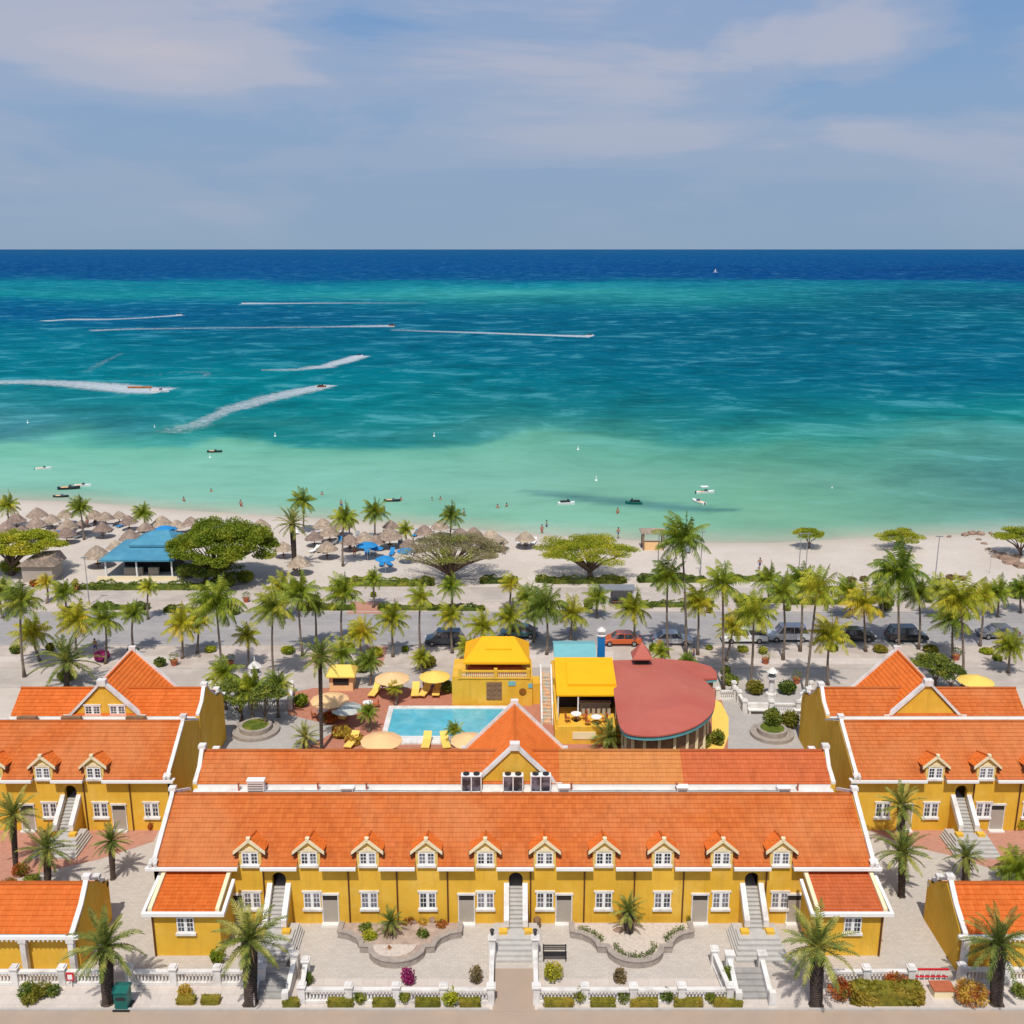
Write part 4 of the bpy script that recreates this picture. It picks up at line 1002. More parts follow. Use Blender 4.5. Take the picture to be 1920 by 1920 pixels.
planter((745 - 960) * .0342, 'curved stone planter with boulders and round shrubs left of the central path', 'soil')
planter((1190 - 960) * .0342, 'curved stone planter with edging hedge right of the central path', 'gravel_pale')
X, Yc = G(735, 1788, .4)
b = MB(); b.prism([(X + 1.5 * math.cos(R(t)), Yc + .75 + 1.15 * math.sin(R(t))) for t in range(180, 361, 12)], .40, .50)
tag(b.build('planter_bed', 'gravel_pale', org=(X, Yc, 0)), 'pale half-round gravel bed in the front of the left planter', 'garden bed')
for (px, py, r, l) in ((480, 1372, 2.2, 'round two-tier stone planter left of the terrace with broad leaved trees'), (1447, 1378, 2.0, 'round two-tier stone planter right of the red roof')):
    X, Yc = G(px, py); root = thing('round_planter', l, 'planter', (X, Yc, 0), 'round stone planters behind the long roof')
    b = MB(); b.lathe((X, Yc, 0), [(r, 0), (r, .35), (r - .3, .36), (r - .3, .3)], 28); b.lathe((X, Yc, 0), [(r * .68, .3), (r * .68, .75), (r * .55, .76), (r * .55, .7)], 28); b.build('wall', 'planter_stone', root)
    b = MB(); b.lathe((X, Yc, 0), [(r * .62, .3), (r * .6, .72)], 20); b.build('soil', 'bush_green', root)

# ------------------------------------------------------------------ white garden with fountain tower at the right court
def lantern_tower(px, py, label, sc=1.0):
    X, Yc = G(px, py); root = thing('garden_monument', label, 'monument', (X, Yc, 0), 'white pillar monuments by the service road')
    b = MB(); b.lathe((X, Yc, 0), [(.55 * sc, 0), (.55 * sc, .5), (.3 * sc, .6), (.25 * sc, 1.9 * sc), (.5 * sc, 2.0 * sc), (.5 * sc, 2.15 * sc)], 8); b.build('pillar', 'white_plaster', root)
    b = MB(); b.lathe((X, Yc, 2.16 * sc), [(.33 * sc, 0), (.33 * sc, .5 * sc)], 8); b.build('lamp_box', 'glass_dark', root)
    b = MB(); b.lathe((X, Yc, 2.67 * sc), [(.55 * sc, 0), (.3 * sc, .25 * sc), (.08, .45 * sc), (.04, .8 * sc)], 8); b.build('cap', 'white_plaster', root)
lantern_tower(1445, 1308, 'white pillar monument with lantern in the garden right of the red roof', 1.05)
lantern_tower(482, 1310, 'white pillar monument with lantern behind the broad leaved trees', 1.3)
balustrade('white balustrade around the garden right of the red roof', [G(1375, 1300), G(1395, 1335), G(1495, 1337), G(1520, 1300)], grp='white balustrades of the pool court')
balustrade('short white balustrade right beside the red roof', [G(1345, 1312), G(1378, 1312)], grp='white balustrades of the pool court')
balustrade('white balustrade left of the terrace', [G(470, 1330), G(545, 1330), G(548, 1300)], grp='white balustrades of the pool court')
balustrade('white balustrade behind the left guesthouse gable', [G(395, 1300), G(470, 1300)], grp='white balustrades of the pool court')
for px, py, l in ((1417, 1330, 'left of the two white benches in the right garden'), (1502, 1330, 'right of the two white benches in the right garden')):
    X, Yc = G(px, py); root = thing('garden_bench', 'long white bench, ' + l, 'bench', (X, Yc, 0), 'white garden benches')
    b = MB(); b.box(X - 1.0, X + 1.0, Yc - 1.3, Yc - .8, .42, .5); b.build('seat', 'white_plaster', root)
    b = MB(); b.box(X - 1.0, X + 1.0, Yc - .82, Yc - .75, .5, .95); b.build('backrest', 'white_plaster', root)
    for sx in (-.85, .85):
        b = MB(); b.box(X + sx - .08, X + sx + .08, Yc - 1.25, Yc - .85, .02, .42); b.build('leg', 'white_plaster', root)

# ================================================================== BEACH
def palapa(seed):
    rnd = random.Random(seed); t = thing('beach_hut', '', 'beach hut', group='thatched palapas on the beach')
    b = MB(); n = 26; vs = []
    prof = [(1.95, 1.75), (1.55, 2.1), (1.5, 2.2), (.95, 2.75), (.35, 3.2), (.05, 3.35)]
    b.lathe((0, 0, 0), prof, n, .045, rnd)
    for k_ in range(60):
        a = rnd.uniform(0, 6.283); r = 1.9 + rnd.uniform(-.1, .05); l = rnd.uniform(.1, .3); w_ = .09
        c, s_ = math.cos(a), math.sin(a)
        b.add([(c * r - s_ * w_, s_ * r + c * w_, 1.8), (c * r + s_ * w_, s_ * r - c * w_, 1.8), (c * (r + .12), s_ * (r + .12), 1.8 - l)], [(0, 1, 2)])
    b.build('thatched_roof', 'thatch', t)
    b = MB(); b.tube([(0, 0, 0), (0, 0, 3.0)], .09, 7); b.build('post', 'wood', t); 
    b = MB(); b.lathe((0, 0, .6), [(.45, 0), (.45, .06)], 10); b.build('table', 'wood', t)
    return t
huts = [palapa(i) for i in range(3)]
HL = [(68, 950, 1.05, 'thatched hut farthest left in the row nearest the water'), (66, 968, 1.0, 'thatched hut just in front of the leftmost waterside hut'), (10, 978, 1.0, 'thatched hut at the left edge of the picture'), (40, 985, .9, 'thatched hut above the left acacia crown'), (120, 952, .95, 'second waterside hut, left of the second beach palm'), (125, 970, 1.1, 'hut directly in front of the second waterside hut'), (122, 985, 1.0, 'hut nearest the road in the left cluster of three'),
 (176, 955, .9, 'waterside hut right of the second beach palm'), (196, 958, .9, 'waterside hut touching the one right of the second beach palm'), (190, 975, 1.0, 'hut in front of the pair right of the second beach palm'), (240, 965, .9, 'waterside hut just left of the third beach palm'), (302, 964, 1.05, 'waterside hut just right of the third beach palm'), (243, 990, 1.1, 'hut between the third beach palm and the blue roof'), (180, 1022, 1.15, 'hut at the upper left corner of the blue roof'), (215, 1010, .9, 'hut tucked against the blue roof'),
 (357, 967, .95, 'hut peeping out left behind the big acacia'), (488, 972, .95, 'hut peeping out right behind the big acacia'), (605, 972, .95, 'waterside hut left of the beach palm pair'), (617, 983, 1.0, 'second hut left of the beach palm pair'), (612, 1010, 1.05, 'hut above the row of loungers left of the beach palm pair'), (683, 992, 1.1, 'hut between the pair of leaning beach palms'), (730, 988, 1.15, 'wide hut right of the fourth beach palm'), (732, 975, .8, 'waterside hut behind the wide one right of the fourth palm'), (795, 983, .95, 'small waterside hut left of the palm in the bare acacia'), (862, 988, 1.0, 'hut right behind the palm in the bare acacia'), (920, 993, 1.15, 'wide hut right of the bare acacia, second from the last'), (938, 1003, .8, 'small hut leaning against the wide hut right of the bare acacia'), (985, 992, 1.05, 'last hut on the right, standing alone with chairs below'), (560, 1040, 1.0, 'hut behind the dark fan palm trunk')]
HL += [(28, 962, .95, 'waterside hut between the left edge palm and the leftmost pair'), (95, 962, .9, 'hut squeezed between the two left waterside clusters'), (98, 988, .95, 'hut just above the left acacia, right of its top'), (152, 972, .85, 'hut right behind the second beach palm trunk'), (222, 955, .85, 'small waterside hut between the second and third beach palms'), (272, 975, .95, 'hut right at the foot of the third beach palm'), (330, 972, .9, 'hut left behind the top of the big acacia'), (588, 992, .95, 'hut left of the second hut by the palm pair'), (655, 1000, .95, 'hut behind the pale thin trunk'), (640, 975, .9, 'waterside hut behind the palm left of the parasols'), (705, 1000, .9, 'hut at the foot of the fourth beach palm'), (765, 1008, .85, 'small hut right of the short coconut palm'), (825, 975, .9, 'waterside hut directly left of the acacia palm crown'), (888, 985, .9, 'small waterside hut left behind the wide hut by the bare acacia'), (530, 1012, .95, 'hut behind the right flank of the big acacia')]
for i, (px, py, s_, l) in enumerate(HL):
    X, Yc = G(px, py, 2.9 * s_); place(huts[i % 3], (X, Yc, 0), l, random.random() * 6, s_ * random.uniform(.76, .88), 'thatched palapas on the beach')
# beach loungers under the huts
def blg():
    t = thing('beach_chair', '', 'beach chair', group='loungers on the sand')
    b = MB(); b.box(-.3, .3, -.9, .3, .25, .33); b.build('seat', 'white_paint', t)
    b = MB(); b.prism([(.28, .27), (.28, .34), (.85, .75), (.85, .68)], -.3, .3, 'x'); b.build('backrest', 'white_paint', t)
    for sx in (-.26, .26):
        for sy in (-.8, .25):
            b = MB(); b.box(sx - .03, sx + .03, sy - .03, sy + .03, 0, .25); b.build('leg', 'white_paint', t)
    return t
def tint(root, m):
    for c in root.children:
        if not c.name.startswith('leg'): c.data = c.data.copy(); c.data.materials[0] = MATS[m]
    return root
bl_w = blg(); bl_b = tint(blg(), 'parasol_blue'); bl_d = tint(blg(), 'metal_grey')
BL = [(973, 1020, 'w', 'left chair below the last hut on the right'), (986, 1022, 'd', 'middle chair below the last hut on the right'), (1000, 1020, 'w', 'right chair below the last hut on the right'), (590, 1035, 'w', 'first lounger of the row left of the beach palm pair'), (600, 1034, 'd', 'second lounger of the row left of the beach palm pair'), (611, 1035, 'd', 'third lounger of the row left of the beach palm pair'), (716, 1060, 'b', 'left chair under the nearest blue parasol'), (729, 1060, 'b', 'right chair under the nearest blue parasol'), (688, 1038, 'b', 'chair under the left blue parasol'), (750, 1023, 'd', 'chair left of the right blue parasol'), (195, 998, 'd', 'left chair by the hut right of the second beach palm'), (206, 996, 'd', 'right chair by the hut right of the second beach palm'), (150, 1008, 'd', 'lounger at the foot of the second beach palm'), (240, 1007, 'd', 'lounger below the hut at the blue roof'), (672, 1008, 'd', 'lounger in front of the hut between the leaning palms'), (725, 1006, 'd', 'left lounger in front of the wide hut'), (740, 1007, 'd', 'right lounger in front of the wide hut'), (60, 985, 'd', 'lounger below the leftmost waterside hut'), (1290, 1035, 'd', 'lounger by the timber beach stand'), (1683, 1025, 'd', 'left chair under the low tree by the water'), (1692, 1025, 'w', 'right chair under the low tree by the water')]
for i, (px, py, h_) in enumerate([(30, 985, 0), (85, 988, 1), (108, 1000, 2), (136, 1002, 6), (176, 985, 7), (228, 988, 10), (258, 1000, 12), (290, 985, 11), (275, 995, 11), (580, 1012, 17), (625, 1022, 19), (640, 1018, 19), (695, 1012, 20), (755, 1000, 23), (780, 1005, 23), (808, 1000, 23), (905, 1015, 25), (930, 1016, 25), (555, 1000, 16), (700, 1040, 21), (735, 1040, 21), (770, 1045, 22)]):
    BL.append((px, py, 'wdb'[i % 3], '%s lounger by the %s' % (('white', 'grey', 'blue')[i % 3], HL[h_][3])))
bp = {'w': bl_w, 'b': bl_b, 'd': bl_d}
for px, py, k_, l in BL:
    X, Yc = G(px, py); place(bp[k_], (X, Yc, 0), l, random.uniform(-.5, .5), 1.15, 'loungers on the sand')
def bpar():
    t = thing('beach_parasol', '', 'parasol', group='blue beach parasols')
    b = MB(); b.lathe((0, 0, 1.9), [(1.45, 0), (1.45, .05), (.8, .35), (.05, .55)], 8); b.build('canopy', 'parasol_blue', t)
    b = MB(); b.tube([(0, 0, 0), (0, 0, 2.4)], .035, 6); b.build('pole', 'white_paint', t); return t
bp_ = bpar()
for px, py, s_, l in ((688, 1022, 1.1, 'left of the three blue parasols on the sand'), (706, 1018, .7, 'small blue parasol touching the left one'), (722, 1045, 1.0, 'nearest of the blue parasols on the sand'), (761, 1029, .95, 'blue parasol beside the bare acacia'), (308, 988, 1.0, 'left blue parasol beyond the blue roof'), (318, 984, .8, 'right blue parasol beyond the blue roof')):
    X, Yc = G(px, py, 2.2); place(bp_, (X, Yc, 0), l, random.random(), s_)
# blue roofed beach bar
bb = thing('beach_bar', 'open beach bar with two-tier blue metal roof beside the big acacia', 'building', (-48, 131, 0))
X0, Y0 = G(185, 1050, 2.7); X1, _ = G(318, 1050, 2.7)
b = MB(); hip(b, X0, X1 + .5, Y0, Y0 + 10, 2.7, X0 + 4.5, X1 - 2.5, Y0 + 6.0, 4.1, .25); hip(b, X0 + 3, X1 - .3, Y0 + 3.2, Y0 + 9, 3.9, X0 + 5.5, X1 - 2, Y0 + 6.2, 5.2, .3); b.build('roof', 'blue_roof', bb)
for xx in (X0 + .6, lerp(X0, X1, .5), X1):
    for yv in (Y0 + .6, Y0 + 9.4): b = MB(); b.box(xx - .1, xx + .1, yv - .1, yv + .1, 0, 2.7); b.build('post', 'white_paint', bb)
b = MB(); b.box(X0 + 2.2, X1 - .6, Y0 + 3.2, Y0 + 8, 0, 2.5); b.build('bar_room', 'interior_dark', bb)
b = MB(); b.box(X0 + 2.6, X0 + 5.2, Y0 + 1.6, Y0 + 2.1, 0, 1.1); b.box(X0 + 6, X0 + 7.4, Y0 + 1.6, Y0 + 2.1, 0, 1.1); b.build('bar_counter', 'door_grey', bb)
b = MB(); b.box(X0 - .2, X1 + 1, Y0 - .6, Y0 - .45, 0, .5); b.build('low_wall', 'cream', bb)
# timber stand, hut on the left, shelter by the road
X, Yc = G(1225, 1032); tsd = thing('beach_stand', 'open timber beach stand with flat roof left of the tall thin palm', 'stand', (X, Yc, 0))
for xx in (-1.5, 1.5):
    for yv in (0, 2): b = MB(); b.box(X + xx - .1, X + xx + .1, Yc + yv - .1, Yc + yv + .1, 0, 2.6); b.build('post', 'wood', tsd)
b = MB(); b.box(X - 1.9, X + 1.9, Yc - .3, Yc + 2.4, 2.6, 2.8); b.build('roof', 'thatch', tsd)
b = MB(); b.box(X - 1.3, X + 1.2, Yc + .2, Yc + 1.4, 0, 1.1); b.build('counter', 'parasol_peach', tsd)
X, Yc = G(75, 1092); gh = thing('beach_shed', 'grey brown shed with sloping thatched roof at the left end of the beach', 'shed', (X, Yc, 0))
b = MB(); b.box(X - 2.3, X + 1.8, Yc, Yc + 3.2, 0, 2.3); b.build('wall', 'door_grey', gh)
b = MB(); b.prism([(X - 2.8, 2.3), (X + 2.4, 2.3), (X + 1.6, 3.5), (X - 1.4, 3.3)], Yc - .4, Yc + 3.6, 'y'); b.build('roof', 'thatch', gh)
X, Yc = G(1155, 1138); bs = thing('bus_shelter', 'open bus shelter with flat grey roof and white posts on the far verge', 'bus shelter', (X, Yc, 0))
b = MB(); b.box(X - 2.2, X + 2.4, Yc - .3, Yc + 1.8, 2.25, 2.4); b.build('roof', 'metal_grey', bs)
for xx in (-2.1, -1.1): b = MB(); b.box(X + xx - .16, X + xx + .16, Yc - .1, Yc + .4, 0, 2.25); b.build('post', 'white_plaster', bs)
b = MB(); b.box(X + 2.0, X + 2.2, Yc, Yc + .2, 0, 2.25); b.build('post', 'white_plaster', bs)
b = MB(); b.box(X - .6, X + 2.2, Yc + 1.3, Yc + 1.4, .2, 2.2); b.build('back_panel', 'metal_grey', bs)
b = MB(); b.box(X - .4, X + 1.8, Yc + .6, Yc + 1.1, .42, .5); b.box(X - .2, X, Yc + .7, Yc + 1, 0, .42); b.box(X + 1.4, X + 1.6, Yc + .7, Yc + 1, 0, .42); b.build('bench', 'wood', bs)
# street lamps and flag poles
def lamp(hh):
    t = thing('lamp_post', '', 'lamp post', group='lamp posts along the beach')
    b = MB(); b.tube([(0, 0, 0), (0, 0, hh)], [.08, .05], 6); b.build('pole', 'metal_grey', t)
    b = MB(); b.box(-.5, .5, -.12, .12, hh - .03, hh + .06); b.build('lamp_head', 'metal_grey', t); return t
lp = lamp(7.0)
for px, py, s_, l in ((1752, 1095, .95, 'tall grey pole on the bare right part of the beach'), (1232, 1105, 1.1, 'grey pole right of the divi tree'), (1313, 1080, .9, 'thin grey pole right of the tall thin palm'), (407, 1085, 1.0, 'grey pole in front of the big acacia'), (382, 1085, .5, 'short pole left below the big acacia'), (1510, 1078, .85, 'right one of two poles under the small round tree'), (1497, 1078, .85, 'left one of two poles under the small round tree'), (853, 1085, 1.0, 'pole in front of the bare acacia'), (1855, 1075, .35, 'short post near the rocky bank'), (168, 1135, .9, 'thin pole between the left promenade palms')):
    X, Yc = G(px, py); place(lp, (X, Yc, 0), l, 0, s_)

# ================================================================== CARS
def car(kind, paint):
    t = thing('car', '', 'car', group='cars on the boulevard')
    if kind == 'suv': L, Wd, z1, z2 = 4.7, .93, 1.05, 1.78; cab = [(-2.05, .62), (-1.75, .0), (.75, .0), (1.35, .62)]; hood = 1.0
    elif kind == 'pickup': L, Wd, z1, z2 = 5.2, .93, 1.0, 1.75; cab = [(-.5, .62), (-.25, 0), (1.0, 0), (1.6, .62)]; hood = .98
    else: L, Wd, z1, z2 = 4.5, .88, .88, 1.42; cab = [(-1.75, .54), (-1.05, 0), (.45, 0), (1.15, .54)]; hood = .85
    ht = L / 2
    prof = [(-ht, .35), (-ht - .03, .62), (-ht + .12, z1 - .06), (-ht + .6, z1), (cab[3][0], z1), (ht - .55, hood - .08), (ht - .1, hood - .22), (ht, .55), (ht - .04, .32)]
    def loft(mb, pr, hws, zc):
        n = len(pr); vs = []
        for w_, ins in hws:
            vs += [(x * (1 - ins * .03), w_, z - ins * .05 if z > .7 else z) for x, z in pr]
        r = len(hws); fs = [(j * n + i, j * n + (i + 1) % n, (j + 1) * n + (i + 1) % n, (j + 1) * n + i) for j in range(r - 1) for i in range(n)]
        fs += [tuple(range(n)), tuple(range(r * n - 1, (r - 1) * n - 1, -1))]; mb.add(vs, fs)
    b = MB(); loft(b, prof, [(-Wd, 1), (-Wd + .07, 0), (Wd - .07, 0), (Wd, 1)], z1)
    if kind == 'pickup':
        pass
    body = b.build('body', paint, t, smooth=False)
    b = MB(); a = [(x, z2 - d if d else z2) for x, d in cab]; a = [(cab[0][0], z1 - .02), (cab[1][0], z2 - .03), (cab[2][0], z2 - .03), (cab[3][0], z1 - .02)]
    vs = []
    for w_, s_ in ((-Wd + .05, 0), (-Wd + .2, 1), (Wd - .2, 1), (Wd - .05, 0)):
        pass
    wl, wh = Wd - .06, Wd - .2
    vs = [(a[0][0], -wl, a[0][1]), (a[3][0], -wl, a[3][1]), (a[3][0], wl, a[3][1]), (a[0][0], wl, a[0][1]), (a[1][0], -wh, a[1][1]), (a[2][0], -wh, a[2][1]), (a[2][0], wh, a[2][1]), (a[1][0], wh, a[1][1])]
    b.add(vs, [(0, 1, 5, 4), (1, 2, 6, 5), (2, 3, 7, 6), (3, 0, 4, 7), (4, 5, 6, 7)]); b.build('window_glass', 'glass_dark', t)
    b = MB(); b.prism([(a[1][0] - .08, -wh - .02), (a[2][0] + .1, -wh - .02), (a[2][0] + .16, 0), (a[2][0] + .1, wh + .02), (a[1][0] - .08, wh + .02)], z2 - .045, z2 + .015)
    for sy in (-1, 1):
        for i0, i1 in ((0, 1), (3, 2)): b.tube([(a[i0][0], sy * wl, a[i0][1]), (a[i1][0], sy * (wh + .01), a[i1][1])], .045, 5)
        xm = (a[1][0] + a[2][0]) / 2; b.tube([(xm, sy * (wl + .0), z1), (xm, sy * (wh + .01), z2 - .03)], .04, 5)
    b.build('roof', paint, t)
    if kind == 'pickup':
        b = MB(); b.box(-ht + .15, -.65, -Wd + .12, Wd - .12, z1 + .0, z1 + .02); b.build('cargo_bed', 'interior_dark', t)
    for sx in (-.31 * L, .31 * L):
        for sy in (-1, 1):
            b = MB(); b.lathe((0, 0, 0), [(.28, -.11), (.33, -.09), (.33, .09), (.28, .11)], 14); b.v = [(v[0] + sx, v[2] + sy * (Wd - .09), v[1] + .33) for v in b.v]; wh_ = b.build('wheel', 'rubber', t)
            b = MB(); b.lathe((0, 0, 0), [(.19, -.125), (.19, .125)], 10); b.v = [(v[0] + sx, v[2] + sy * (Wd - .09), v[1] + .33) for v in b.v]; b.build('rim', 'rim', wh_)
    for sy in (-.6, .6):
        b = MB(); b.box(ht - .16, ht - .0, sy - .2, sy + .2, .6, .74); b.build('headlight', 'headlight', t)
        b = MB(); b.box(-ht - .02, -ht + .1, sy - .18, sy + .18, .68, .84); b.build('taillight', 'taillight', t)
    return t
CARS = [('suv', 'car_navy', 833, 1214, 1, 'dark blue hatchback on the road left of the yellow canopy', .95), ('sedan', 'car_orange', 1166, 1214, 1, 'orange car beside the blue tower', 1.0), ('sedan', 'car_silver', 1262, 1213, -1, 'silver car behind the dark thin palm trunk', 1.0), ('pickup', 'car_white', 1397, 1209, 1, 'white pickup half hidden by yellow palms', 1.0), ('suv', 'car_silver', 1480, 1206, 1, 'pale silver off-roader in the middle of the right row', 1.02), ('sedan', 'car_black', 1606, 1206, -1, 'black sedan left of the black off-roader', 1.0), ('suv', 'car_black', 1704, 1207, -1, 'black off-roader at the tip of the right orange gable', .98), ('sedan', 'car_grey', 1876, 1201, 1, 'dark grey sedan at the right edge of the road', 1.02), ('sedan', 'car_teal', 972, 1200, 1, 'teal car behind the yellow canopy', 1.0)]
for kd, pt, px, py, d, l, s_ in CARS:
    c = car(kd, pt); X, Yc = G(px, py); c.location = (X, Yc + .9, .085); c.rotation_euler.z = 0 if d < 0 else math.pi; c.scale = (s_,) * 3; c['label'] = l; c.name = {'suv': 'parked_suv', 'pickup': 'pickup_truck', 'sedan': 'parked_car'}[kd]

# ================================================================== STREET SMALL THINGS
X, Yc = G(228, 1896)
bn_ = thing('litter_bin', 'dark green wheeled bin at the foot of the first front palm', 'bin', (X, Yc, 0))
b = MB(); b.prism([(X - .36, 0.12), (X + .36, .12), (X + .42, 1.25), (X - .42, 1.25)], Yc, Yc + .7, 'y'); b.build('body', 'bin_green', bn_)
b = MB(); b.prism([(Yc - .08, 1.25), (Yc - .08, 1.33), (Yc + .35, 1.5), (Yc + .78, 1.4), (Yc + .78, 1.25)], X - .46, X + .46, 'x'); b.build('lid', 'bin_green', bn_)
b = MB(); b.box(X - .5, X + .5, Yc - .1, Yc + .8, .03, .12); b.build('base', 'metal_black', bn_)
b = MB(); b.box(X - .3, X + .3, Yc - .03, Yc + .02, .75, .95); b.build('lid_slot', 'metal_black', bn_)
X, Yc = G(137, 1848)
sg = thing('notice_board', 'small red framed notice hung on the left balustrade', 'sign', (X, Yc, 0))
b = MB(); b.box(X - .24, X + .24, Yc - .25, Yc - .2, .55, 1.1); b.build('frame', 'sign_red', sg)
b = MB(); b.box(X - .14, X + .14, Yc - .27, Yc - .24, .66, .98); b.build('panel', 'white_paint', sg)
b = MB(); b.box(X - .03, X + .03, Yc - .19, Yc - .13, .02, .6); b.build('post', 'white_paint', sg)
X, Yc = G(1740, 1840)
br = thing('red_barrier', 'red and white railing beside the brick box at the right', 'barrier', (X, Yc, 0))
b = MB()
for i in range(8): b.box(X - 1.3 + i * .34, X - 1.24 + i * .34, Yc, Yc + .05, .02, .8)
b.build('bars', 'white_paint', br)
b = MB(); b.box(X - 1.35, X + 1.2, Yc - .02, Yc + .07, .8, .9); b.box(X - 1.35, X + 1.2, Yc - .02, Yc + .07, .3, .37); b.build('rail', 'sign_red', br)
X, Yc = G(1770, 1872)
bx = thing('brick_box', 'low terracotta and cream utility box between the crotons', 'box', (X, Yc, 0))
b = MB(); b.box(X - .6, X + .6, Yc, Yc + .8, 0, .5); b.build('body', 'cream', bx)
b = MB(); b.box(X - .66, X + .66, Yc - .05, Yc + .85, .5, .58); b.build('lid', 'terracotta', bx)
# black garden bench group right of the central path
def park_bench(label, X, Yc, rz):
    t = thing('iron_bench', label, 'bench', (0, 0, 0), 'black iron benches')
    b = MB()
    for i in range(4): b.box(-.75, .75, -.2 + i * .11, -.12 + i * .11, .42, .46)
    b.build('seat', 'metal_black', t)
    b = MB()
    for i in range(3): b.box(-.75, .75, .24, .27, .55 + i * .14, .63 + i * .14)
    b.build('backrest', 'metal_black', t)
    for sx in (-.7, .7):
        b = MB(); b.box(sx - .03, sx + .03, -.2, .28, 0, .42); b.box(sx - .03, sx + .03, .22, .28, .42, .95); b.build('side_frame', 'metal_black', t)
    t.location = (X, Yc, .02); t.rotation_euler.z = rz
park_bench('black iron bench nearest the central steps, right courtyard', *G(1040, 1800), 0)
park_bench('black iron bench turned sideways by the left side balustrade', *G(546, 1815), R(-90))
X, Yc = G(1007, 1742)
b = MB(); b.lathe((X, Yc, 0), [(.22, 0), (.25, .7), (.27, .72), (.2, .85)], 10)
tag(b.build('urn', 'wood', org=(X, Yc, 0)), 'tall dark brown urn right of the central stair', 'urn')
# lanterns on the gate pillars
for xx, l in ((-1.25, 'small black lantern on the left gate pillar of the central path'), (1.45, 'small black lantern on the right gate pillar of the central path')):
    b = MB(); b.lathe((xx, 54.9, 1.95), [(.03, 0), (.03, .12), (.1, .14), (.13, .38), (.16, .4), (.02, .52)], 8)
    tag(b.build('lantern', 'metal_black', org=(xx, 54.9, 1.95)), l, 'lantern', 'gate lanterns')
def pot(px, py, label, m='terracotta', s_=1.0, plant='bush_green'):
    X, Yc = G(px, py); t = thing('potted_plant', label, 'potted plant', (X, Yc, 0), 'potted plants')
    b = MB(); b.lathe((X, Yc, 0.02), [(.2 * s_, 0), (.3 * s_, .4 * s_), (.33 * s_, .42 * s_), (.33 * s_, .48 * s_), (.25 * s_, .48 * s_)], 10); b.build('pot', m, t)
    b = MB(); leafblob(b, (X, Yc, .75 * s_), (.42 * s_, .42 * s_, .4 * s_), 90, .16 * s_, random.Random(px)); b.build('leaves', plant, t)
# ================================================================== PLANTS
def leafquad(b, c, s, rnd, up=.3):
    d = Vector((rnd.gauss(0, 1), rnd.gauss(0, 1), rnd.gauss(0, 1) + up)).normalized()
    u = d.cross(Vector((rnd.gauss(0, 1), rnd.gauss(0, 1), rnd.gauss(0, 1)))).normalized(); w = d.cross(u)
    c = Vector(c); s1 = s * rnd.uniform(.7, 1.2); s2 = s1 * .55
    b.add([c - u * s1 * .5, c + w * s2 * .5, c + u * s1 * .5, c - w * s2 * .5], [(0, 1, 2, 3)])
def leafblob(b, c, r, n, s, rnd, shell=.55, flat=False):
    for _ in range(n):
        d = Vector((rnd.gauss(0, 1), rnd.gauss(0, 1), rnd.gauss(0, 1))).normalized(); t = lerp(shell, 1.05, rnd.random() ** .6)
        if flat and d.z < 0: d.z *= .35
        leafquad(b, (c[0] + d.x * r[0] * t, c[1] + d.y * r[1] * t, c[2] + d.z * r[2] * t), s, rnd)
def hedge(label, px, py, w, d, h, m='hedge_olive', name='clipped_hedge', cat='hedge', grp='clipped hedges along the pavement', px_base=True, rz=0, round_=.25):
    X, Yc = G(px, py) if px_base else (px, py); rnd = random.Random(int(X * 31 + Yc * 7))
    t = thing(name, label, cat, (X, Yc, 0), grp); b = MB()
    c = MB(); c.lathe((0, 0, 0), [(.9, .02), (.97, .5), (.85, .9), (.3, .97)], 12)
    area = 2 * (w * h + d * h) + w * d; n = int(area * 60)
    pts = []
    for _ in range(min(n, 2600)):
        # superellipsoid-ish surface
        a = rnd.uniform(0, 2 * math.pi); e = 2 / 6.0
        cx_, sy_ = math.cos(a), math.sin(a)
        ux = math.copysign(abs(cx_) ** e, cx_) * w / 2; uy = math.copysign(abs(sy_) ** e, sy_) * d / 2
        if rnd.random() < (w * d) / area * 1.3: k_ = rnd.random() ** .5; p = (X + ux * k_, Yc + d / 2 + uy * k_, h + rnd.uniform(-.05, .04))
        else: p = (X + ux * rnd.uniform(.94, 1.04), Yc + d / 2 + uy * rnd.uniform(.94, 1.04), rnd.uniform(.03, h))
        if 'pavement' not in grp: p = (p[0], p[1] + .12 * math.sin(p[0] * 2.1), p[2] * (.84 + .22 * math.sin(p[0] * 1.3 + px) + .1 * math.sin(p[0] * 4.7)))
        leafquad(b, p, .14 if d < .7 else .3, rnd)
    core = []
    for a in range(0, 360, 15):
        cx_, sy_ = math.cos(R(a)), math.sin(R(a)); e = 2 / 6.0
        core.append((X + math.copysign(abs(cx_) ** e, cx_) * w / 2 * .95, Yc + d / 2 + math.copysign(abs(sy_) ** e, sy_) * d / 2 * .95))
    b.prism(core, .02, (h - .04) if 'pavement' in grp else h * .62)
    b.build('foliage', m, t); return t
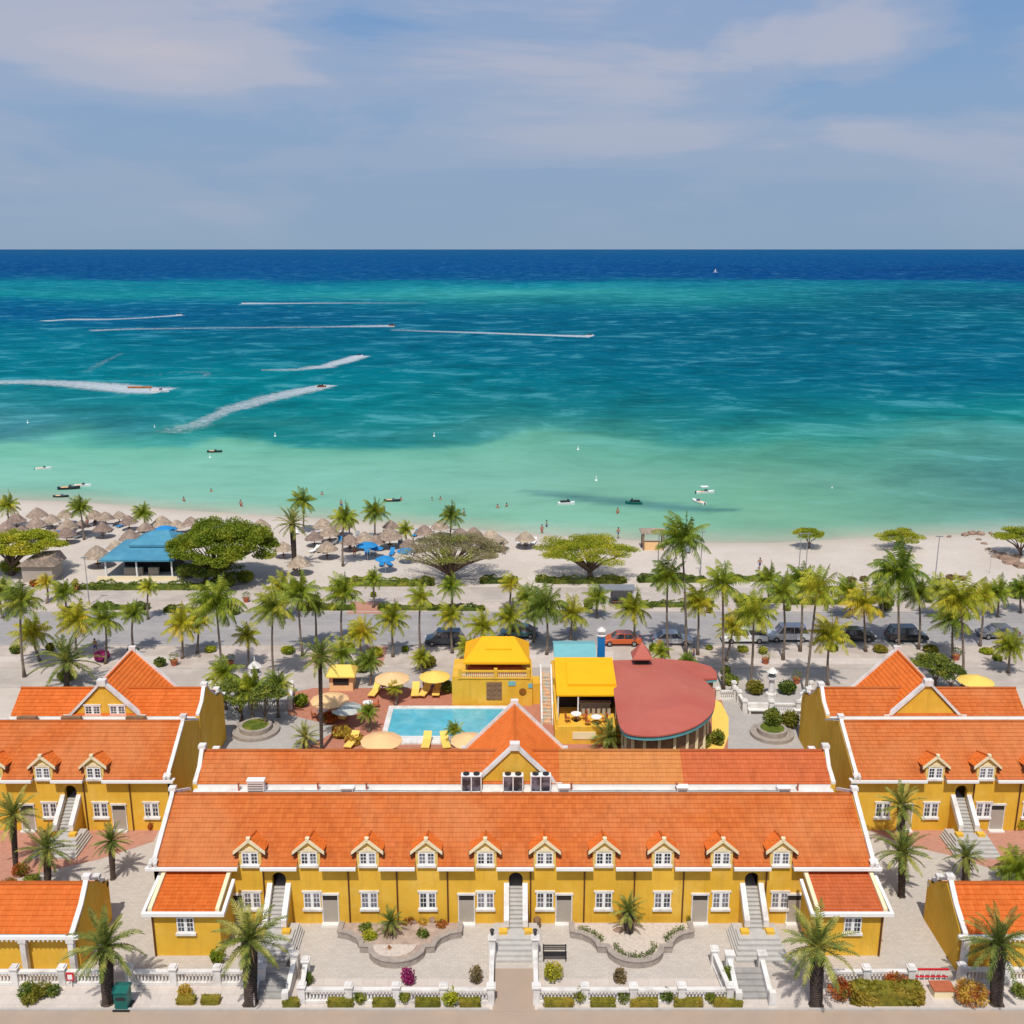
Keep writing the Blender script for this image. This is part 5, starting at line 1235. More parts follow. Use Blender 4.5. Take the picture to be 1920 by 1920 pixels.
def bush(label, px, py, r, h, m='bush_green', name='garden_bush', cat='bush', grp='round bushes', leaf=.16, dens=1.0, z=0.0, stem=True):
    X, Yc = G(px, py, z); rnd = random.Random(int(px * 13 + py))
    t = thing(name, label, cat, (X, Yc, z), grp)
    if stem:
        b = MB()
        for k_ in range(3): b.tube([(X + rnd.uniform(-.05, .05), Yc, z), (X + rnd.uniform(-.4, .4) * r, Yc + rnd.uniform(-.4, .4) * r, z + h * .55)], [.04, .02], 5)
        b.build('stem', 'bark_tree', t)
    b = MB(); n = int(300 * dens * max(1, (r / .5) ** 1.6))
    leafblob(b, (X, Yc, z + h * .55), (r, r, h * .5), n, leaf, rnd, .35)
    for k_ in range(4):
        a = rnd.uniform(0, 6.28); leafblob(b, (X + math.cos(a) * r * .55, Yc + math.sin(a) * r * .55, z + h * rnd.uniform(.35, .75)), (r * .5, r * .5, h * .3), n // 4, leaf, rnd, .3)
    b.build('foliage', m, t); return t

# ---- palm crowns
def frond(b, az, el, L, droop, lw, rnd, wind=(0, 0), pairs=25, stiff=.0, lower=0.0):
    """one feather leaf: curved rachis with two rows of hanging leaflets"""
    pts = []; p = Vector((0, 0, 0)); d = Vector((math.cos(az) * math.cos(el), math.sin(az) * math.cos(el), math.sin(el)))
    n = 9
    for i in range(n + 1):
        pts.append(p.copy()); p = p + d * (L / n)
        d = (d + Vector((wind[0], wind[1], -droop)) * (i + 1) / n * .34).normalized()
    b.tube(pts, [.035 * (1 - i / (n + 1)) + .006 for i in range(n + 1)], 3, False)
    side0 = Vector((-math.sin(az), math.cos(az), 0))
    for k_ in range(pairs):
        t = .10 + .9 * (k_ + .5) / pairs; f = t * n; i = min(int(f), n - 1); q0 = pts[i].lerp(pts[i + 1], f - i); dd = (pts[i + 1] - pts[i]).normalized()
        side = (side0 - dd * side0.dot(dd)).normalized(); up = side.cross(dd); up = up if up.z > 0 else -up
        ll = lw * math.sin(math.pi * min(1, .12 + t * .9)) ** .6 * rnd.uniform(.85, 1.1)
        for s_ in (-1, 1):
            v = (side * s_ * rnd.uniform(.55, 1.0) * (1 - stiff * .25) + dd * .6 + up * (.3 if stiff else -.1) + Vector((0, 0, -.75 * (1 - stiff))) * rnd.uniform(.6, 1.2)).normalized()
            tip = q0 + v * ll + Vector((wind[0], wind[1], 0)) * ll * .3; mid = q0 + v * ll * .5 + up * .03
            wd = dd * (.032 if not stiff else .033)
            b.add([q0 - wd, q0 + wd, mid + wd * 1.1, mid - wd * 1.1, tip + Vector((0, 0, -.12 * ll))], [(0, 1, 2, 3), (3, 2, 4)])
def coco_crown(seed, nf=26, L=2.6, wind=(-.3, .0)):
    rnd = random.Random(seed); b = MB()
    for i in range(nf):
        el = R(lerp(80, -34, (i / (nf - 1)) ** .9)) + rnd.uniform(-.2, .2); az = i * 2.4 + rnd.uniform(-.25, .25)
        frond(b, az, el, L * rnd.uniform(.72, 1.15), lerp(.6, 1.25, rnd.random()), .8, rnd, wind)
    return b
def date_crown(seed, nf=30, L=2.3):
    rnd = random.Random(seed); b = MB()
    for i in range(nf):
        el = R(lerp(82, -35, (i / (nf - 1)) ** .9)) + rnd.uniform(-.1, .1); az = i * 2.4 + rnd.uniform(-.2, .2)
        frond(b, az, el, L * rnd.uniform(.8, 1.12), lerp(.3, .8, rnd.random()), .40, rnd, (0, 0), 20, .7)
    return b
CR_ = {}
def mesh_of(key, fn, m):
    if key not in CR_:
        o = fn().build('crown', m); CR_[key] = o.data; bpy.data.objects.remove(o)
    return CR_[key]
for i in range(4):
    for m_ in ('palm_green', 'palm_yellow', 'palm_dark'): mesh_of(('c', m_, i), lambda: coco_crown(10 + i, 32 + i, 2.6), m_)
for i in range(3): mesh_of(('d', 'date_palm', i), lambda: date_crown(40 + i), 'date_palm')
def put_crown(t, key, loc, sc, rz):
    o = bpy.data.objects.new('crown', CR_[key]); COL.objects.link(o); o.parent = t
    o.location = loc; o.scale = sc if hasattr(sc, '__len__') else (sc,) * 3; o.rotation_euler = (random.uniform(-.08, .08), random.uniform(-.08, .08), rz); return o
pc = [0]
def palm(cx, cy, bx_, by, w, kind, label, grp='coconut palms'):
    """cx,cy: heart of the crown, bx,by: foot of the trunk in the photo, w: crown width there"""
    pc[0] += 1; X, Y = G(bx_, by); tx, tz = AT(cx, cy, Y); dist = math.hypot(Y, H - tz)
    rad = w / 2 * dist / F; key, base = {'g': (('c', 'palm_green', pc[0] % 4), 2.1), 'y': (('c', 'palm_yellow', pc[0] % 4), 2.1), 'k': (('c', 'palm_dark', pc[0] % 4), 2.1)}[kind]
    t = thing('coconut_palm', label, 'palm tree', (X, Y, 0), grp); rnd = random.Random(pc[0] * 5)
    b = MB(); dx = tx - X; n = 9; lean = rnd.uniform(-.25, .25); pts = []; rd = []
    for i in range(n):
        s = i / (n - 1); pts.append((dx * s ** 1.5 + lean * math.sin(s * math.pi) * .8, rnd.uniform(-.03, .03) + lean * .5 * math.sin(s * math.pi), tz * s)); rd.append(lerp(.15, .085, s) + (.09 if i == 0 else 0))
    ORG[t.name] = (0, 0, 0); b.tube(pts, rd, 8); b.build('trunk', 'bark_palm', t, True)
    c = put_crown(t, key, (dx, 0, tz), rad / base * 1.14, rnd.uniform(-.5, .5))
    if rnd.random() < .6:
        b = MB()
        for k_ in range(5): a = rnd.uniform(0, 6.28); b.lathe((dx + .2 * math.cos(a), .2 * math.sin(a), tz - .3 + rnd.uniform(-.08, .05)), [(.03, 0), (.11, .1), (.11, .18), (.03, .26)], 6)
        b.build('coconuts', 'croton_yellow' if kind == 'y' else 'hedge_olive', t)
    return t
def date(cx, cy, bx_, by, w, label, thick=.3, grp='date palms'):
    pc[0] += 1; X, Y = G(bx_, by); tx, tz = AT(cx, cy, Y); rad = w / 2 * math.hypot(Y, H - tz) / F
    t = thing('date_palm', label, 'palm tree', (X, Y, 0), grp); ORG[t.name] = (0, 0, 0); rnd = random.Random(pc[0] * 9); dx = tx - X
    prof = [(thick * 1.25, 0)]; z = .12
    while z < tz - .1:
        f = z / tz; rr = thick * lerp(.9, 1.15, f); prof += [(rr * .86, z), (rr * 1.08, z + .09)]; z += .15
    prof.append((thick * .5, tz)); b = MB(); b.lathe((0, 0, 0), prof, 11, .03, rnd); b.v = [(v[0] + dx * max(0, v[2]) / tz, v[1], v[2]) for v in b.v]; b.build('trunk', 'bark_dark', t)
    b = MB()
    for k_ in range(16):
        a = rnd.uniform(0, 6.28); r0 = thick * .8; b.tube([(dx + r0 * math.cos(a), r0 * math.sin(a), tz - rnd.uniform(.1, .7)), (dx + (r0 + .45) * math.cos(a), (r0 + .45) * math.sin(a), tz - rnd.uniform(.35, 1.1))], [.05, .02], 4)
    b.build('dead_leaf_bases', 'dry_leaf', t)
    put_crown(t, ('d', 'date_palm', pc[0] % 3), (dx, 0, tz), rad / 1.95, rnd.uniform(0, 6))
    return t
PALMS = [
 (14, 947, 16, 990, 40, 'g', 'coconut palm on the beach at the left edge of the picture'), (150, 952, 158, 1012, 40, 'g', 'leaning coconut palm between the left thatched huts'), (268, 962, 270, 1003, 36, 'g', 'small coconut palm above the blue roofed bar'),
 (567, 940, 568, 1000, 44, 'g', 'coconut palm nearest the water right of the big acacia'), (645, 970, 643, 1062, 46, 'g', 'coconut palm with pale thin trunk left of the blue parasols'), (703, 960, 703, 1014, 44, 'g', 'coconut palm in the middle of the thatched huts'), (654, 975, 656, 1025, 30, 'g', 'smaller coconut palm just behind the pale trunk left of the parasols'), (760, 993, 763, 1022, 30, 'g', 'short coconut palm above the right blue parasol'), (846, 967, 846, 1082, 42, 'k', 'tall coconut palm standing in the bare acacia'),
 (1278, 1010, 1286, 1232, 82, 'g', 'tallest coconut palm, its crown over the beach right of the divi tree'), (1252, 1082, 1252, 1232, 66, 'g', 'coconut palm with dark straight trunk left of the tallest one'), (1355, 1095, 1356, 1294, 72, 'g', 'tall coconut palm with two-tone crown right of the tallest one'),
 (278, 1100, 278, 1162, 34, 'g', 'small coconut palm alone on the far verge below the blue roof'), (86, 1092, 88, 1132, 30, 'y', 'small yellow palm before the grey shed'), (405, 1132, 418, 1275, 90, 'g', 'broad coconut palm with curved trunk below the big acacia'), (512, 1140, 514, 1278, 74, 'k', 'dark green coconut palm left of the fan palm by the terrace'), (560, 1112, 568, 1232, 70, 'g', 'coconut palm behind and right of the dark green one'),
 (643, 1112, 642, 1212, 64, 'g', 'coconut palm above the tall terrace fan palm'), (590, 1135, 592, 1215, 44, 'k', 'dark small palm between two tall ones left of centre'), (788, 1120, 790, 1242, 46, 'g', 'thin coconut palm left of the dark blue hatchback'), (845, 1100, 846, 1150, 44, 'g', 'small green palm at the far verge above the dark blue hatchback'), (957, 1095, 953, 1145, 36, 'y', 'small yellow palm above the bar canopy'),
 (1022, 1135, 1025, 1228, 74, 'k', 'dark coconut palm with black trunk right of the bar canopy'), (1073, 1150, 1070, 1200, 58, 'y', 'yellow coconut palm behind the turquoise roof'), (1187, 1140, 1187, 1212, 60, 'y', 'yellow coconut palm right of the blue tower'), (1310, 1128, 1308, 1228, 58, 'y', 'golden coconut palm between two tall green ones'), (1413, 1150, 1407, 1292, 76, 'g', 'coconut palm above the white pickup with its foot at the white garden'),
 (1375, 1175, 1362, 1240, 54, 'y', 'low yellow palm left of the white pickup'), (1468, 1108, 1468, 1238, 60, 'g', 'coconut palm crossing the pale off-roader, left trunk'), (1502, 1090, 1500, 1222, 60, 'g', 'coconut palm crossing the pale off-roader, right trunk'), (1532, 1105, 1510, 1308, 78, 'g', 'leaning coconut palm in front of the left end of the right roof'), (1620, 1132, 1623, 1222, 66, 'y', 'yellow coconut palm beside the black sedan'),
 (1685, 1075, 1685, 1222, 96, 'g', 'large green coconut palm with arching leaves above the right gable'), (1722, 1112, 1722, 1218, 60, 'k', 'green coconut palm right behind the large arching one'), (1800, 1125, 1805, 1290, 84, 'y', 'broad golden coconut palm with reddish trunk at the right'), (1786, 1160, 1786, 1235, 66, 'k', 'dark drooping palm left of the broad golden one'), (1842, 1120, 1837, 1212, 54, 'y', 'golden palm left of the dark grey sedan'), (1556, 1192, 1552, 1285, 68, 'y', 'yellow green palm left of the right orange gable'), (1893, 1212, 1890, 1262, 56, 'y', 'bushy yellow palm right of the yellow parasol'), (1914, 1105, 1914, 1150, 44, 'g', 'green palm cut by the right edge of the picture'),
 (735, 1160, 737, 1232, 56, 'y', 'yellow palm left of the thin palm before the hatchback'), (845, 1155, 848, 1225, 48, 'y', 'yellow palm directly in front of the dark blue hatchback'), (678, 1186, 680, 1232, 54, 'y', 'short golden palm right of the terrace fan palm'), (463, 1192, 465, 1252, 44, 'y', 'small yellow palm left of the dark green one'), (340, 1170, 342, 1235, 60, 'y', 'yellow green palm left of the broad curved one'), (372, 1165, 370, 1225, 44, 'y', 'yellow palm tucked under the broad curved one'),
 (143, 1162, 145, 1235, 66, 'y', 'yellow green palm above the left orange roof'), (197, 1162, 198, 1245, 58, 'g', 'green palm left of the left orange gable'), (60, 1186, 75, 1240, 62, 'y', 'bright yellow palm beside the thick pale trunk'), (38, 1128, 46, 1270, 70, 'k', 'coconut palm with thick pale trunk at the far left'), (4, 1105, 6, 1160, 46, 'k', 'dark palm cut by the left edge of the picture'), (905, 1175, 905, 1225, 54, 'y', 'yellow palm left behind the bar canopy'), (955, 1158, 955, 1205, 54, 'y', 'yellow palm rising behind the top of the bar canopy'), (1000, 1150, 1000, 1205, 40, 'g', 'small green palm right behind the bar canopy'),
 (1905, 1628, 1905, 1668, 66, 'g', 'low broad leaved palm behind the right gatehouse'), (420, 1262, 424, 1330, 56, 'g', 'leafy green palm behind the left guesthouse gable'), (470, 1290, 474, 1352, 64, 'g', 'leafy green palm left in the round planter'), (520, 1285, 522, 1345, 52, 'k', 'dark leafy palm right of the round planter'), (692, 1240, 694, 1285, 44, 'k', 'green palm right behind the cabana'), (640, 1225, 642, 1262, 52, 'g', 'bushy green palm right of the tall terrace palm crown'), (790, 1232, 792, 1262, 36, 'y', 'low yellow palm behind the two upper parasols'), (880, 1215, 882, 1250, 44, 'y', 'yellow palm touching the left edge of the bar canopy'), (1290, 1240, 1292, 1262, 34, 'g', 'short green palm behind the red roof'), (1240, 1222, 1242, 1250, 34, 'g', 'short green palm right of the red cupola'), (1440, 1085, 1440, 1150, 50, 'g', 'green palm left behind the pale off-roader palms'), (1590, 1110, 1592, 1160, 54, 'g', 'green palm on the far verge left of the black sedan'), (1655, 1110, 1656, 1158, 44, 'k', 'dark palm on the far verge left of the large arching one'), (1760, 1105, 1762, 1160, 52, 'g', 'green palm on the far verge left of the golden palms'), (1870, 1110, 1870, 1158, 52, 'g', 'green palm on the far verge right of the golden palms'), (120, 1110, 122, 1160, 46, 'g', 'green palm on the far verge below the grey shed'), (250, 1150, 252, 1225, 44, 'g', 'thin green palm left of the two yellow green ones'), (530, 1105, 531, 1160, 56, 'y', 'yellow palm on the far verge behind the dark green one'), (700, 1085, 700, 1140, 36, 'g', 'green palm on the far verge above the short golden palm'), (1120, 1120, 1121, 1160, 44, 'g', 'green palm on the far verge left of the bus shelter'), (990, 1120, 991, 1150, 48, 'g', 'green palm on the far verge behind the black trunk palm'),
 (740, 1290, 742, 1322, 26, 'y', 'tiny palm on the terrace above the pool corner'), (690, 1335, 692, 1372, 34, 'g', 'small palm left of the pool'), (852, 1368, 853, 1400, 30, 'g', 'small potted palm on the near pool edge')]
for a in PALMS: palm(*a)
date(197, 1775, 203, 1880, 122, 'large date palm with dark trunk beside the green bin, first from the left in front', .36)
date(468, 1762, 470, 1882, 128, 'large date palm with shaggy dark trunk left of the forecourt balustrade', .40)
date(1533, 1775, 1530, 1885, 128, 'large date palm with shaggy trunk right of the forecourt', .38)
date(1872, 1770, 1868, 1882, 122, 'large date palm with dark trunk in front of the right gatehouse', .38)
date(24, 1528, 30, 1632, 92, 'tallest date palm in front of the left guesthouse block', .2)
date(88, 1592, 90, 1664, 88, 'date palm right above the left gatehouse roof', .25)
date(208, 1578, 212, 1648, 66, 'small date palm alone on the left grey path', .2)
date(1690, 1510, 1690, 1600, 82, 'upper one of the two date palms beside the right guesthouse block', .25)
date(1693, 1598, 1690, 1680, 96, 'lower one of the two date palms beside the right guesthouse block', .25)
date(1812, 1606, 1810, 1652, 66, 'short date palm on the right path below the brick paving', .24)
date(600, 1232, 603, 1408, 84, 'very tall fan-like palm with bare trunk rising from the terrace', .17)
date(548, 982, 553, 1068, 66, 'dark shaggy palm right of the big acacia', .36)
date(572, 1382, 572, 1404, 56, 'low spreading palm half hidden by the long roof', .2)
date(1142, 1382, 1144, 1402, 72, 'low spreading palm below the counter house, behind the long roof', .2)
date(125, 1240, 125, 1290, 110, 'bushy dark date palm behind the left orange roof', .3)
date(732, 1728, 732, 1762, 50, 'spiky palm in the left curved planter', .2)
date(1178, 1708, 1180, 1758, 62, 'dense round palm in the right curved planter', .3)

# ---- acacias and divi trees
def tree(label, cx, cy, w, h, bx_, by, m, nb=26, leaf=.34, dens=1.0, name='acacia_tree', grp='spreading trees on the beach', bare=False):
    X, Y = G(bx_, by); tx, tz = AT(cx, cy, Y); sc = math.hypot(Y, H - tz) / F; rw, rh = w / 2 * sc, h / 2 * sc / math.cos(.3)
    rnd = random.Random(int(cx * 3 + cy)); t = thing(name, label, 'tree', (X, Y, 0), grp); ORG[t.name] = (0, 0, 0); tx -= X
    blobs = []
    for i in range(nb):
        a = i * 2.4; r = math.sqrt((i + .6) / nb); z = tz + rh * (.6 * (1 - r ** 2) - .15) + rnd.uniform(-.26, .22) * rh
        r *= rnd.uniform(.88, 1.12); blobs.append(Vector((tx + math.cos(a) * r * rw * .86, math.sin(a) * r * rw * .7, z)))
    tr = MB(); br_ = MB(); top = tz - rh * .75; fork = max(.6, top * .45)
    tr.tube([(0, 0, 0), (.12, 0, fork * .5), (.05, .05, fork)], [.42 * rw / 5, .3 * rw / 5, .26 * rw / 5], 8); tr.build('trunk', 'bark_tree', t, True)
    for bl in blobs[::1 if bare else 2]:
        mid = Vector((bl.x * .35, bl.y * .35, lerp(fork, bl.z, .45))); m2 = mid.lerp(bl, .55) + Vector((0, 0, -.12))
        br_.tube([(.05, .05, fork - .05), mid, m2, bl + Vector((0, 0, -.1))], [.17 * rw / 5, .1 * rw / 5, .06, .03], 5, False)
        if bare:
            for _ in range(5):
                e = bl + Vector((rnd.uniform(-1, 1), rnd.uniform(-1, 1), rnd.uniform(-.5, .4))); br_.tube([m2, (m2 + e) / 2 + Vector((0, 0, .15)), e], [.035, .02, .01], 4, False)
    br_.build('limbs', 'bark_tree', t)
    b = MB(); r0 = rw / math.sqrt(nb) * 1.2; leaf *= .72
    for i, bl in enumerate(blobs):
        k_ = rnd.uniform(.75, 1.25); dd = dens * (.35 if bare and bl.x < tx + rw * .2 and rnd.random() < .75 else 1)
        leafblob(b, bl, (r0 * k_ * 1.15, r0 * k_, rh * .26 * k_), int(560 * dd * k_ * (rw / 5) ** .6), leaf, rnd, .2, True)
    b.build('crown', m, t); return t
tree('largest spreading green acacia beside the blue roofed bar', 420, 1018, 225, 118, 405, 1092, 'tree_green', 58, .42, 1.3)
tree('green acacia cut by the left edge of the picture', 40, 1018, 165, 62, 22, 1078, 'tree_green', 34, .4)
tree('half bare tan acacia with a palm standing in it', 850, 1032, 205, 78, 842, 1088, 'tree_tan', 44, .3, .8, bare=True)
tree('flat-topped wind-bent divi tree alone right of the sand path', 1097, 1030, 190, 54, 1105, 1088, 'tree_green', 36, .3, 1.0)
tree('small round tree at the water line, left one of two', 1515, 1002, 60, 26, 1516, 1028, 'tree_green', 12, .32, 1.0, 'shade_tree')
tree('small mushroom shaped tree at the water line, right one of two', 1687, 1006, 80, 36, 1690, 1030, 'tree_green', 14, .32, 1.0, 'shade_tree')
tree('green shade tree at the right edge by the rocky bank', 1908, 1006, 90, 46, 1912, 1042, 'tree_green', 16, .34, 1.0, 'shade_tree')
tree('dark tree beside the blue bar under the big acacia', 395, 1068, 120, 40, 385, 1092, 'palm_dark', 16, .3, 1.0, 'shade_tree')
tree('broad leaved green tree, left one in the round planter by the terrace', 440, 1298, 84, 62, 452, 1352, 'bush_green', 14, .36, .8, 'frangipani_tree', 'garden trees of the pool court')
tree('broad leaved green tree, right one in the round planter by the terrace', 500, 1300, 66, 46, 497, 1368, 'bush_green', 10, .36, .8, 'frangipani_tree', 'garden trees of the pool court')
tree('leafy green tree right of the tip of the right orange gable', 1750, 1245, 80, 40, 1752, 1290, 'bush_green', 12, .34, .8, 'frangipani_tree', 'garden trees of the pool court')
tree('leafy bushy tree left of the yellow parasol, right court', 1782, 1262, 60, 36, 1782, 1298, 'bush_green', 10, .3, .8, 'frangipani_tree', 'garden trees of the pool court')

# ---- hedges
for px, w, l in ((545, 1.0, 'smallest clipped hedge at the left end of the forecourt strip'), (637, 1.55, 'second clipped hedge from the left below the forecourt balustrade'), (719, 1.35, 'third clipped hedge from the left below the forecourt balustrade'), (801, 1.5, 'clipped hedge left of the bright green round bush'), (881, 1.3, 'clipped hedge nearest the left side of the central path'), (1048, 1.8, 'clipped hedge nearest the right side of the central path'), (1131, 1.5, 'second clipped hedge right of the central path'), (1208, 1.7, 'third clipped hedge right of the central path'), (1292, 1.75, 'fourth clipped hedge right of the central path'), (1366, 1.75, 'last clipped hedge at the right end of the forecourt strip')):
    hedge(l, px, 1892, w, .5, .5)
hedge('left half of the clipped hedge pair before the brick edging', 347, 1886, 1.15, .55, .42); hedge('right half of the clipped hedge pair before the brick edging', 393, 1886, 1.15, .55, .42)
hedge('largest rounded hedge, red at its left end, beside the crotons', 1667, 1888, 4.3, 1.2, .95)
for (a, c, l) in ((120, 460, 'left'),):
    pass
FH = [(100, 1150, 470, 1.0, 1096, 'hedge along the promenade below the blue roofed bar'), (610, 800, 0, .8, 1097, 'hedge below the blue parasols'), (1000, 1180, 0, .8, 1090, 'dark hedge at the foot of the divi tree'), (900, 978, 0, .8, 1090, 'short dark hedge left of the sand path'), (1190, 1330, 0, .7, 1090, 'hedge right of the divi tree'), (1350, 1455, 0, .7, 1088, 'hedge left of the open right beach')]
hedge(FH[0][5], 285, 1108, 19, 1.2, 1.1, 'bush_green', grp='hedges along the beach'); hedge(FH[1][5], 720, 1100, 13, 1.2, 1.0, 'bush_green', grp='hedges along the beach'); hedge(FH[2][5], 1090, 1095, 12, 1.2, .9, 'bush_green', grp='hedges along the beach')
hedge(FH[3][5], 935, 1095, 5, 1.2, .9, 'bush_green', grp='hedges along the beach'); hedge(FH[4][5], 1260, 1093, 9, 1.2, .9, 'bush_green', grp='hedges along the beach'); hedge(FH[5][5], 1402, 1091, 7, 1.2, .8, 'bush_green', grp='hedges along the beach')
for px, py, w, l in ((225, 1145, 7, 'low hedge on the far verge at the left'), (345, 1150, 5, 'low hedge on the far verge behind the yellow green palm'), (610, 1146, 7, 'low hedge on the far verge behind the dark small palm'), (770, 1146, 8, 'low hedge on the far verge behind the thin palm'), (870, 1147, 5, 'low hedge on the far verge right of the small green palm'), (1270, 1140, 9, 'brownish low hedge right of the bus shelter'), (1560, 1135, 11, 'low hedge behind the row of right road palms'), (1440, 1132, 8, 'low hedge behind the palm above the pickup')):
    hedge(l, px, py, w, .9, .8, 'bush_green', grp='hedges on the far verge')
BU = [
 (677, 1880, .38, .95, 'bush_green', 'small bush at the second pillar of the left forecourt balustrade'), (757, 1880, .38, .95, 'bush_green', 'small bush at the third pillar of the left forecourt balustrade'), (845, 1885, .52, 1.15, 'tree_green', 'bright green round bush, largest along the left forecourt balustrade'), (1088, 1880, .42, 1.0, 'bush_green', 'small bush at the first inner pillar right of the path'), (1168, 1880, .38, .9, 'bush_green', 'small bush at the second inner pillar right of the path'), (1249, 1880, .38, 1.0, 'bush_green', 'small bush at the third inner pillar right of the path'), (1331, 1880, .3, .8, 'bush_green', 'small bush at the fourth inner pillar right of the path'),
 (52, 1868, .55, .8, 'bush_green', 'left bush of the cluster before the left gatehouse'), (80, 1866, .6, .75, 'hedge_olive', 'middle bush of the cluster before the left gatehouse'), (100, 1866, .42, .6, 'bush_green', 'right bush of the cluster before the left gatehouse'), (58, 1880, .5, .5, 'hedge_olive', 'low olive bush at the front of the cluster before the left gatehouse'),
 (348, 1868, .42, .75, 'croton_yellow', 'orange yellow bush behind the clipped hedge pair'), (1573, 1872, .72, 1.25, 'croton', 'tall red and yellow croton beside the third front palm'), (1680, 1858, .75, 1.1, 'croton', 'reddish round croton behind the largest hedge'), (1820, 1880, .95, 1.3, 'croton_yellow', 'yellow and red croton beside the brick box'), (1912, 1868, .5, .8, 'bush_green', 'green bush at the right edge of the pavement'),
 (765, 1845, .45, 1.1, 'bougainvillea', 'pink flowering bush behind the left balustrade'), (892, 1842, .42, 1.1, 'dry_leaf', 'dry brown shrub left of the central path'), (1163, 1842, .42, .9, 'dry_leaf', 'dry reddish shrub behind the right balustrade'), (1361, 1842, .42, 1.1, 'bush_green', 'dark green leafy shrub at the right end of the courtyard'), (579, 1845, .32, .7, 'bush_green', 'small green shrub behind the left balustrade'), (1038, 1838, .6, 1.2, 'palm_yellow', 'yellow green spiky shrub beside the black bench'), (410, 1805, .5, 1.0, 'tree_green', 'bright green round shrub left of the second front palm'),
 (685, 1752, .5, .75, 'bush_green', 'left low shrub in the left planter'), (694, 1768, .5, .9, 'tree_green', 'variegated round shrub in the left planter'), (793, 1764, .45, .85, 'bush_green', 'dark round ball shrub at the right of the left planter'), (766, 1740, .48, .65, 'croton', 'red shrub behind the palm of the left planter'), (828, 1744, .45, .65, 'croton', 'red shrub at the right end of the left planter'), (730, 1790, .3, .55, 'croton', 'small red shrub in the half-round bed of the left planter'), (792, 1740, .42, .6, 'croton_yellow', 'orange shrub behind the ball shrub of the left planter'), (1228, 1742, .2, .3, 'croton', 'tiny pink shrub in the right planter'), (1213, 1725, .3, .5, 'croton_yellow', 'orange yellow shrub behind the palm of the right planter'), (1290, 1728, .3, .7, 'hedge_olive', 'olive shrub at the right end of the right planter'),
 (283, 1556, .22, .6, 'croton', 'tiny red potted flower at the left guesthouse wall'), (1908, 1552, .6, .9, 'tree_green', 'yellow green round shrub before the right guesthouse'), (40, 1640, .6, .8, 'croton', 'reddish brown shrub below the tallest left date palm'), (60, 1655, .6, .5, 'bush_green', 'low green shrub above the left gatehouse roof'), (15, 1665, .6, .6, 'croton', 'brownish shrub at the left edge above the gatehouse'),
 (565, 1325, .7, 1.3, 'tree_green', 'bright shrub in terracotta pot left of the terrace'), (640, 1380, .9, .9, 'croton_yellow', 'yellow croton below the terrace fan palm'), (665, 1392, .9, .7, 'croton_yellow', 'yellow croton left of the near peach parasol'), (620, 1355, .7, 1.0, 'croton', 'red shrub beside the terrace fan palm trunk'), (680, 1260, .8, 1.6, 'bush_green', 'green shrub right of the small cabana'), (838, 1300, .6, 1.4, 'bush_green', 'green climbing shrub left of the bar wall'), (868, 1252, .6, 1.2, 'bougainvillea', 'pink bush left of the bar canopy'), (192, 1240, .8, 1.2, 'bougainvillea', 'pink bush left of the left orange gable'), (800, 1250, 1.0, 1.2, 'hedge_olive', 'olive shrub behind the bright yellow parasol'),
 (1447, 1368, .9, 2.0, 'bush_green', 'green shrub in the round planter right of the red roof'), (1480, 1365, .9, 1.6, 'hedge_olive', 'olive shrub against the right guesthouse gable'), (1415, 1300, .9, 1.3, 'hedge_olive', 'shrub left of the white pillar monument'), (1475, 1300, .9, 1.3, 'bush_green', 'shrub right of the white pillar monument'), (1315, 1398, .9, 1.2, 'bush_green', 'green shrub below the red roof rim'), (1345, 1396, .6, 1.4, 'bush_green', 'spiky shrub on the yellow curved path'), (1290, 1400, .7, .9, 'hedge_olive', 'olive shrub below the red roof rim'), (125, 1275, .9, 1.0, 'palm_dark', 'dark shrub behind the left orange roof'), (395, 1285, .5, .8, 'bush_green', 'green shrub behind the left gable wall'), (1360, 1265, .5, 1.0, 'bush_green', 'green shrub at the right tip of the red roof'), (1368, 1282, .9, .9, 'palm_dark', 'dark shrub right of the red roof tip'),
 (1103, 1142, .6, 1.3, 'bush_green', 'round bush left of the bus shelter'), (1660, 1145, 1.0, 2.2, 'bush_green', 'upright bush left of the large arching palm'), (1540, 1095, .5, .5, 'dry_leaf', 'first dry tuft on the right beach edge'), (1595, 1090, .6, .6, 'dry_leaf', 'second dry tuft on the right beach edge'), (1620, 1089, .6, .6, 'dry_leaf', 'third dry tuft on the right beach edge'), (1782, 1087, .6, .7, 'dry_leaf', 'fourth dry tuft, left of the rocky bank'), (1803, 1087, .6, .5, 'dry_leaf', 'fifth dry tuft, left of the rocky bank'), (1905, 1120, 1.3, 2.0, 'bush_green', 'green bush below the rocky bank at the right edge'), (143, 1108, .5, 1.6, 'croton_yellow', 'orange tall shrub at the promenade left'), (65, 1100, .6, .9, 'croton', 'reddish shrub beside the grey shed'), (430, 1100, .9, 1.6, 'palm_dark', 'dark shrub right of the big acacia trunk'), (350, 1082, 1.4, 1.8, 'palm_dark', 'dark shrub under the left of the big acacia'), (460, 1092, 1.2, 1.6, 'palm_dark', 'dark shrub under the right of the big acacia'), (20, 1075, 1.4, 2.0, 'palm_dark', 'dark shrub under the left edge acacia'), (1600, 1045, .01, .01, 'dry_leaf', None),
]
NL = set()
